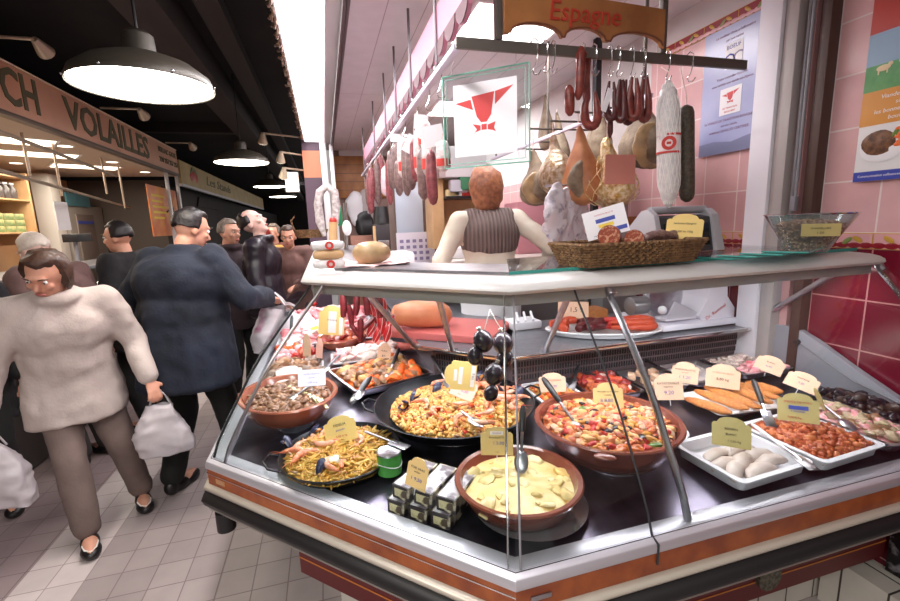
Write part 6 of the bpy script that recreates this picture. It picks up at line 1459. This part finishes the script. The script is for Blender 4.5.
def person(label, pos, yaw, hgt=1.7, lean=0., twist=0., head=(0, 0, 0), lh=None, rh=None, lf=(-.1, .0), rf=(.1, .0), coat=None, coat_hem=.75, trousers=None, shoes=None, hair=None, hair_len=.0, skin=None, vox=.009, z0=0., extra=None, bulk=1., bald=False, sleeves=None, vest=False, apron=None, collar=None, buttons=False):
    """joint positions in the person's own frame: x to their right, y forward, z up"""
    k = hgt/1.72; skin = skin or SKIN
    t = thing('person', label, 'person', (pos[0], pos[1], z0), yaw)
    S = lambda *p: V(p)*k
    pel = S(0, 0, .93)
    UB = tl(pel) @ rz(twist) @ rx(-lean) @ tl(-pel)          # upper body bends forward from the hips
    U = lambda *p: UB @ S(*p)
    nk, hd = U(0, .0, 1.45), U(0, .025, 1.585)
    HM = UB.to_3x3().to_4x4() @ rz(head[0]) @ rx(head[1]) @ ry(head[2])
    hd = U(0, 0, 1.47)+HM.to_3x3() @ S(0, .025, .115)
    H = lambda *p: hd+HM.to_3x3() @ S(*p)
    sh = {-1: U(-.185, 0, 1.385), 1: U(.185, 0, 1.385)}
    hands = {-1: V(lh)*k if lh else U(-.25, .06, .86), 1: V(rh)*k if rh else U(.25, .06, .86)}
    hip = {-1: S(-.09, 0, .9), 1: S(.09, 0, .9)}
    foot = {-1: S(*lf[:2], lf[2] if len(lf) > 2 else 0), 1: S(*rf[:2], rf[2] if len(rf) > 2 else 0)}
    el, kn, an = {}, {}, {}
    for s in (-1, 1):
        a, b = sh[s], hands[s]; L1, L2 = .285*k, .255*k; d = (b-a); D = d.length
        if D > (L1+L2)*.985: b = a+d.normalized()*(L1+L2)*.985; hands[s] = b; d = b-a; D = d.length
        x = (L1*L1-L2*L2+D*D)/(2*D); h = math.sqrt(max(0, L1*L1-x*x)); pole = V((s*.55, -.75, -.45)); dn = d.normalized(); pole = (pole-dn*pole.dot(dn)).normalized()
        el[s] = a+dn*x+pole*h
        an[s] = foot[s]+S(0, -.02, .085); a, b = hip[s], an[s]; L1, L2 = .42*k, .42*k; d = b-a; D = min(d.length, .835*k)
        x = D/2; h = math.sqrt(max(0, L1*L1-x*x)); dn = d.normalized(); pole = V((0, 1, 0)); pole = (pole-dn*pole.dot(dn)).normalized(); kn[s] = a+dn*x+pole*h
    b = MB(); RB = UB
    E = lambda c, r, M=None: b.ell(c, V(r)*k, M=M, nu=18, nv=12)
    E(S(0, 0, .93), (.155, .11, .12)); E(U(0, 0, 1.08), (.135, .10, .15), RB); E(U(0, .005, 1.26), (.16, .11, .16), RB); b.cap(sh[-1], sh[1], .06*k, .06*k)
    b.cap(U(0, 0, 1.38), U(0, .012, 1.5), .055*k, .05*k); E(H(0, -.012, .025), (.074, .092, .092), HM); E(H(0, .025, -.045), (.056, .062, .066), HM); E(H(0, .055, -.085), (.03, .028, .022), HM)
    b.tube([H(0, .082, .015), H(0, .104, -.022), H(0, .086, -.034)], [.007*k, .0145*k, .011*k], 8)
    E(H(0, .078, .032), (.05, .014, .01), HM)
    for s in (-1, 1):
        E(H(s*.074, -.008, -.012), (.011, .02, .033), HM); E(H(s*.038, .062, -.018), (.022, .02, .018), HM)
        b.cap(sh[s], el[s], .05*k, .04*k); b.cap(el[s], hands[s], .039*k, .028*k); b.cap(hip[s], kn[s], .08*k, .055*k); b.cap(kn[s], an[s], .055*k, .036*k)
        E(foot[s]+S(0, .05, .04), (.04, .12, .04))
        # hand: palm, four unequal bent fingers, thumb from the side
        f = (hands[s]-el[s]).normalized(); sd = f.cross(V((0, 0, 1))); sd = sd.normalized() if sd.length > .1 else V((1, 0, 0)); up = sd.cross(f)
        side = sd*(-s)
        hc = hands[s]; b.tube([hc, hc+f*.045*k, hc+f*.085*k], [.026*k, .036*k, .034*k], 10, flat=.45)
        for j, (o, L) in enumerate(((-.027, .066), (-.009, .076), (.009, .07), (.027, .055))):
            r0 = hc+f*.08*k+side*o*k; p1 = r0+f*L*.45*k+side*o*.25*k-up*.006*k; p2 = p1+(f*.75-up*.65)*L*.35*k; p3 = p2+(f*.35-up*.9)*L*.28*k
            b.tube([r0-f*.02*k, r0, p1, p2, p3], [.0095*k, .0095*k, .009*k, .0085*k, .006*k], 7)
        r0 = hc+f*.03*k-side*.03*k; b.tube([r0, r0+(f*.6-side*.7)*.032*k-up*.005, r0+(f*1.0-side*.75)*.055*k-up*.014], [.012*k, .0105*k, .008*k], 7)
    remesh(b, 'body', skin, t, vox, 2)
    # face
    e = MB(); e2 = MB()
    for s in (-1, 1): e.ell(H(s*.034, .075, .012), .0095*k, nu=10, nv=8); e2.ell(H(s*.034, .0825, .012), .005*k, nu=8, nv=6)
    e.build('eyes', EYEW, t, world=False); e2.build('pupils', EYED, t, world=False)
    m_ = MB(); m_.ell(H(0, .086, -.058), V((.024, .008, .0075))*k, M=HM, nu=12, nv=8); m_.build('lips', LIPM, t, world=False)
    if hair:
        if not bald:
            br = MB()
            for s in (-1, 1): br.tube([H(s*.018, .094, .034), H(s*.036, .091, .04), H(s*.054, .078, .034)], [.003*k, .004*k, .002*k], 6)
            br.build('eyebrows', hair, t, world=False)
        hb = MB(); f0 = 0; hb.ell((0, 0, 0), (.086+hair_len*.2, .104+hair_len*.12, .104+hair_len*.1), nu=32, nv=22)
        for i, p in enumerate(hb.v):
            d = p.normalized()
            face = d.y > .28 and d.z < (.62 if not bald else .9)
            low = d.z < -.42-hair_len*6
            if face or (bald and d.z > .55 and d.y > -.3): p = p*.72
            elif low: p = p*.78
            elif d.z < 0 and hair_len: p = V((p.x*1.06, p.y, p.z-hair_len*(-d.z)))
            hb.v[i] = p
        hb.shake(.012 if hair_len else .006, 22, R6.random()*9); hb.shake(.005, 60, 3.); hb.v = [H(*(p+V((0, -.014, .026)))) for p in hb.v]
        hb.build('hair', hair, t, world=False, smooth=70)
    # trousers, shoes
    if trousers:
        q = MB(); q.ell(S(0, 0, .92), V((.18, .135, .15))*k, nu=18, nv=12)
        for s in (-1, 1): q.cap(hip[s], kn[s], .102*k, .08*k); q.cap(kn[s], an[s]+S(0, 0, .03), .08*k, .07*k)
        remesh(q, 'trousers', trousers, t, .016, 2, .008, 9, R6.random()*9)
    if shoes:
        for s in (-1, 1):
            q = MB(); q.ell(foot[s]+S(0, .02, .035), V((.047, .075, .045))*k); q.ell(foot[s]+S(0, .1, .03), V((.05, .08, .036))*k); q.ell(foot[s]+S(0, -.045, .05), V((.04, .045, .05))*k)
            for i, p in enumerate(q.v): p.z = max(p.z, foot[s].z+.002)
            remesh(q, 'shoe', shoes, t, .01, 2)
    B = bulk
    if coat:
        q = MB(); hem = coat_hem
        q.ell(U(0, 0, 1.26), V((.2*B, .15*B, .19))*k, M=RB, nu=22, nv=14); q.ell(U(0, 0, 1.08), V((.18*B, .145*B, .2))*k, M=RB, nu=22, nv=14)
        if not vest: q.cap(sh[-1], sh[1], .082*k, .082*k)
        else: q.cap(sh[-1]*.8+sh[1]*.2, sh[1]*.8+sh[-1]*.2, .072*k, .072*k)
        if hem < .95:
            N = 20; rings = []
            lo_ = S(0, 0, hem)
            top_ = U(0, 0, 1.1)
            q.add([(top_ if j == 0 else (S(0, 0, .93) if j == 1 else lo_))+V((math.cos(a)*(.17, .19, .205)[j]*B*k, math.sin(a)*(.135, .15, .17)[j]*B*k, 0)) for j in range(3) for a in [2*PI*i/N for i in range(N)]],
                  [(j*N+i, j*N+(i+1) % N, (j+1)*N+(i+1) % N, (j+1)*N+i) for j in range(2) for i in range(N)]+[tuple(range(N-1, -1, -1)), tuple(2*N+i for i in range(N))])
        if not vest:
            for s in (-1, 1): q.cap(sh[s], el[s], .078*k*B**.5, .066*k*B**.5); q.cap(el[s], el[s].lerp(hands[s], .9), .066*k*B**.5, .052*k*B**.5)
        if collar: q.tube([U(.07*math.cos(a), .02+.07*math.sin(a), 1.455) for a in [i*2*PI/16 for i in range(16)]], .034*k, 8, closed=True)
        remesh(q, 'vest' if vest else 'coat', coat, t, .013, 3, .004 if vest else .016, 8, R6.random()*9)
    if sleeves:
        q = MB(); q.ell(U(0, 0, 1.25), V((.178, .125, .19))*k, M=RB, nu=20, nv=12); q.ell(S(0, 0, .98), V((.185, .14, .15))*k, nu=20, nv=12); q.ell(U(0, 0, 1.1), V((.165, .125, .2))*k, M=RB, nu=20, nv=12)
        q.cap(sh[-1], sh[1], .066*k, .066*k)
        for s in (-1, 1): q.cap(sh[s], el[s], .064*k, .056*k); q.cap(el[s], el[s].lerp(hands[s], .88), .056*k, .042*k)
        remesh(q, 'pullover', sleeves, t, .013, 3, .008, 10, 3.)
    if apron:
        q = MB(); q.ell(S(0, 0, .9), V((.2, .155, .14))*k, nu=20, nv=12); q.lathe([(.185, .45), (.2, .62), (.185, 1.08), (0, 1.08)], n=24, sy=.78); q.v[-24*4:] = [p*k for p in q.v[-24*4:]]
        q.tube([S(.188*math.cos(a), .15*math.sin(a), 1.09) for a in [i*2*PI/24 for i in range(24)]], .02*k, 8, closed=True)
        remesh(q, 'apron', apron, t, .014, 2, .006, 9, 5.)
    t['_'] = 0; del t['_']
    return t, dict(hands=hands, el=el, sh=sh, H=H, U=U, k=k)
def bag(label, hold, w, h, m, marks=None, rot=0., name='carrier_bag', seed=0):
    """crinkled carrier bag hanging from hold (its handles close on the hand)"""
    hold = V(hold); t = thing(name, label, 'bag', hold-V((0, 0, h)), 0)
    q = MB()
    def f(u, v):
        a = 2*PI*u; ww = w/2*(.45+.55*math.sin(min(1, (1-v)*1.6)*PI/2)) if v > .0 else w/2
        r = (1 if v > .03 else v/.03)
        sx = math.copysign(abs(math.cos(a))**.6, math.cos(a)); sy = math.copysign(abs(math.sin(a))**.7, math.sin(a))
        return V((ww*sx*r, ww*.45*sy*r, -h+(h-.1)*v))
    q.grid(f, 40, 26); q.shake(.03, 7, seed).shake(.012, 22, seed+2).shake(.004, 60, seed); q.xf(tl(hold) @ rz(rot)); q.build('bag', m, t, smooth=80)
    hd = MB()
    for s in (-1, 1): hd.tube([hold+rz(rot) @ V((s*w*.2, .0, -.12)), hold+rz(rot) @ V((s*.03, .0, -.04)), hold, hold+rz(rot) @ V((s*.03, .03, -.04)), hold+rz(rot) @ V((s*w*.2, .04, -.12))], .005, 6)
    hd.build('handles', m, t)
    return t
PB = mat('bag_plastic', (194, 186, 188), .35, c2=(176, 168, 174), s=6); PBM = mat('bag_printed', (212, 204, 210), .35, c2=(176, 110, 140), s=7, lo=.56, hi=.66)
HB = mat('hair_brown', (74, 48, 36), .5, c2=(52, 34, 26), s=40, bump=.3, bs=80); HG = mat('hair_grey', (130, 116, 104), .5, c2=(100, 88, 80), s=40, bump=.3, bs=80); HW = mat('hair_white', (232, 220, 208), .5, c2=(214, 200, 188), s=30, bump=.3, bs=80); HD = mat('hair_dark', (34, 26, 28), .45, c2=(22, 18, 20), s=40, bump=.3, bs=80); HR = mat('hair_auburn', (172, 112, 78), .5, c2=(126, 76, 52), s=40, bump=.4, bs=80); HRED = mat('hair_red', (150, 40, 36), .5, c2=(120, 28, 28), s=40)
def cloth(n, c, c2, bs=60, b=.25, r=.85): return mat(n, c, r, 0, c2=c2, s=5, bump=b, bs=bs)
# white coat walking towards us
p1, P1 = person('person in a cream-white coat and taupe trousers walking with shopping bags at the left front', (-1.34, 2.68), math.radians(206), 1.6, lean=.3, head=(-.5, -.25, 0), lh=(-.33, .2, .88), rh=(.36, .12, .86), lf=(-.22, -.06), rf=(.06, .2), coat=cloth('coat_cream', (194, 180, 174), (176, 162, 156)), coat_hem=.7, trousers=cloth('trousers_taupe', (122, 104, 98), (106, 90, 86)), shoes=mat('shoe_black', (26, 22, 24), .4), hair=HB, hair_len=.05, bulk=1.15, collar=True)
W1 = wm(p1)
sl = MB()
for (fx, fy) in ((-.22, -.06), (.06, .2)): sl.tube([V((fx-.035, fy+.07, .055))*.93, V((fx-.025, fy+.13, .058))*.93, V((fx, fy+.155, .055))*.93, V((fx+.025, fy+.13, .058))*.93, V((fx+.035, fy+.07, .055))*.93], .004, 6)
sl.build('shoe_piping', mat('piping_white', (226, 222, 216), .5), p1, world=False)
bag('white carrier bag held on the right of the cream coat', W1 @ P1['hands'][-1]+V((.03, .0, -.06)), .27, .38, PB, rot=.3, seed=1)
bag('white carrier bag held on the left of the cream coat, half out of frame', W1 @ P1['hands'][1]+V((-.02, 0, -.06)), .3, .42, PB, rot=.1, seed=6)
# navy coat in the middle
p2, P2 = person('person in a bulky navy coat and black trousers seen from behind in the aisle', (-.86, 2.9), math.radians(-24), 1.78, lean=.16, head=(-.5, -.25, 0), rh=(.36, .30, 1.12), lh=(-.3, .25, 1.05), lf=(-.14, -.06), rf=(.13, .2), coat=cloth('coat_navy', (22, 30, 48), (15, 21, 35)), coat_hem=.68, trousers=mat('trousers_black', (22, 19, 22), .85), shoes=mat('shoe_black', (26, 22, 24), .4), hair=HD, bulk=1.45, collar=True)
W2 = wm(p2)
bag('printed white plastic bag held on the right of the navy coat', W2 @ P2['hands'][1]+V((.05, .02, .03)), .36, .4, PBM, rot=-.2, seed=4)
# white-haired man at the left counter
person('white-haired person in a brown coat stooping at the left counter', (-1.74, 3.55), math.radians(60), 1.68, lean=.2, head=(.1, -.3, 0), rh=(.25, .34, .98), coat=cloth('coat_brown', (112, 84, 80), (94, 70, 68)), coat_hem=.7, trousers=mat('trousers_dark', (50, 44, 46), .85), shoes=mat('shoe_black', (26, 22, 24), .4), hair=HW, skin=SKINP, bulk=1.2, vox=.011)
person('dark-haired person in a black coat facing the left counter', (-1.5, 4.05), math.radians(72), 1.72, lean=.05, head=(.2, -.1, 0), coat=cloth('coat_black', (26, 22, 28), (18, 16, 20)), coat_hem=.7, trousers=mat('trousers_black', (22, 19, 22), .85), shoes=mat('shoe_black', (26, 22, 24), .4), hair=HD, vox=.011, bulk=1.2)
person('grey-haired person in a dark open coat behind the navy coat', (-.86, 4.45), math.radians(-140), 1.72, head=(.3, -.1, 0), coat=cloth('coat_plum', (58, 40, 46), (42, 30, 36)), coat_hem=.7, trousers=mat('trousers_black', (22, 19, 22), .85), shoes=mat('shoe_black', (26, 22, 24), .4), hair=HG, vox=.011, collar=True)
p6, P6 = person('balding person in a black leather jacket looking up to the right', (-.53, 4.15), math.radians(-95), 1.80, lean=-.04, head=(-.15, .42, 0), coat=mat('leather_black', (34, 28, 38), .38, c2=(24, 20, 28), s=6, bump=.3, bs=30), coat_hem=.82, trousers=mat('trousers_black', (22, 19, 22), .85), shoes=mat('shoe_black', (26, 22, 24), .4), hair=HD, skin=SKINP, bald=True, vox=.009, collar=True)
person('red-haired person in a mustard coat behind the leather jacket', (-.70, 5.6), math.radians(-10), 1.66, coat=cloth('coat_mustard', (196, 146, 66), (170, 122, 54)), coat_hem=.7, trousers=mat('trousers_dark', (50, 44, 46), .85), shoes=mat('shoe_black', (26, 22, 24), .4), hair=HRED, vox=.012)
person('brown-jacketed person facing the camera by the far end of the counter', (-.36, 5.1), math.radians(170), 1.66, lean=.08, head=(.1, -.2, 0), lh=(-.1, .3, 1.05), rh=(.12, .3, 1.1), coat=cloth('coat_fawn', (116, 84, 78), (96, 68, 64)), coat_hem=.7, trousers=mat('trousers_dark', (50, 44, 46), .85), shoes=mat('shoe_black', (26, 22, 24), .4), hair=HB, vox=.011)
person('light-brown-haired person in a rust jacket beside the brown-jacketed one', (-.62, 6.1), math.radians(150), 1.68, coat=cloth('coat_rust', (110, 66, 60), (90, 52, 48)), coat_hem=.7, trousers=mat('trousers_dark', (50, 44, 46), .85), shoes=mat('shoe_black', (26, 22, 24), .4), hair=HG, vox=.012)
person('person in black at the left edge behind the cream coat, only a trouser leg showing', (-2.0, 3.0), math.radians(200), 1.62, coat=cloth('coat_black', (26, 22, 28), (18, 16, 20)), coat_hem=.6, trousers=mat('trousers_black', (22, 19, 22), .85), shoes=mat('shoe_black', (26, 22, 24), .4), hair=HB, vox=.012)
# shopkeeper
p0, P0 = person('shopkeeper with auburn bob, brown ribbed vest, cream sleeves and white apron, back turned', (.95, 2.48), math.radians(-6), 1.66, lean=.04, head=(.35, -.15, 0), lh=(-.27, .16, 1.02), rh=(.42, .12, 1.1), coat=None, sleeves=cloth('pullover_cream', (226, 220, 204), (212, 204, 188)), trousers=mat('trousers_dark', (50, 44, 46), .85), shoes=mat('shoe_black', (26, 22, 24), .4), hair=HR, hair_len=.09, apron=mat('apron_white', (236, 234, 238), .7), z0=.27, vox=.008)
k = P0['k']; U = P0['U']
q = MB(); q.ell(U(0, 0, 1.3), V((.194, .138, .16))*k, nu=36, nv=20); q.ell(U(0, 0, 1.24), V((.184, .138, .1))*k, nu=30, nv=14); q.cap(U(-.12, 0, 1.39), U(.12, 0, 1.39), .072*k, .072*k)
RIB = mat('vest_rib', (116, 98, 92), .85)
n, l = RIB.node_tree.nodes, RIB.node_tree.links
tc = n.new('ShaderNodeTexCoord'); wv = n.new('ShaderNodeTexWave'); wv.bands_direction = 'X'; wv.inputs['Scale'].default_value = 14; wv.inputs['Distortion'].default_value = .4
cr = n.new('ShaderNodeValToRGB'); cr.color_ramp.elements[0].color = (*lin((98, 84, 82)), 1); cr.color_ramp.elements[1].color = (*lin((124, 108, 104)), 1)
bm_ = n.new('ShaderNodeBump'); bm_.inputs['Strength'].default_value = .6; bm_.inputs['Distance'].default_value = .01
l.new(tc.outputs['Object'], wv.inputs['Vector']); l.new(wv.outputs['Fac'], cr.inputs['Fac']); l.new(cr.outputs['Color'], n['Principled BSDF'].inputs['Base Color']); l.new(wv.outputs['Fac'], bm_.inputs['Height']); l.new(bm_.outputs['Normal'], n['Principled BSDF'].inputs['Normal'])
remesh(q, 'ribbed_vest', RIB, p0, .011, 3, .003, 9, 4.)
# ------------------------------------------------------------------ light and exposure
w = bpy.data.worlds.new('world'); sc.world = w; w.use_nodes = True
w.node_tree.nodes['Background'].inputs['Color'].default_value = (1, .94, .92, 1)
w.node_tree.nodes['Background'].inputs['Strength'].default_value = .32
def area(name, loc, size, power, col=(1, .96, .93), rot=(0, 0, 0)):
    d = bpy.data.lights.new(name, 'AREA'); d.shape = 'RECTANGLE'; d.size, d.size_y = size; d.energy = power; d.color = col
    o = bpy.data.objects.new(name, d); COL.objects.link(o); o.location = loc; o.rotation_euler = rot; return o
# tubes inside the case, the stall's ceiling fluorescents, the hall lamps and the poultry stall lights
area('case_tube_light', (1.1, 1.2, 1.355), (1.1, .05), 3.0, (.95, .92, 1))
area('case_tube_light', (.24, 1.46, 1.355), (.85, .05), 3.4, (.95, .92, 1), (0, 0, -PI/4))
area('case_tube_light', (.0, 2.7, 1.355), (.05, 1.9), 4.5, (.95, .92, 1))
area('stall_fluorescent_light', (1.15, 2.5, 2.66), (.6, .6), 13, (1, .96, .98))
area('stall_fluorescent_light', (1.3, 4.6, 2.66), (.8, 1.6), 30, (1, .96, .98))
area('fascia_light', (-.03, 3.2, 2.7), (.22, 5.4), 60, (1, .97, .98))
area('hall_lamp_behind_light', (-1.3, -.5, 2.7), (.6, .6), 50, (1, .95, .88))
area('hall_lamp_behind_light', (-1.2, -2.2, 2.9), (1.2, 1.2), 40, (1, .95, .9))
area('poultry_stall_light', (-3.1, 5.5, 2.44), (.6, 3.6), 60, (1, .9, .76))
sc.view_settings.view_transform = 'Standard'; sc.view_settings.look = 'None'; sc.view_settings.gamma = 1
sc.view_settings.use_curve_mapping = False; sc.view_settings.exposure = .32
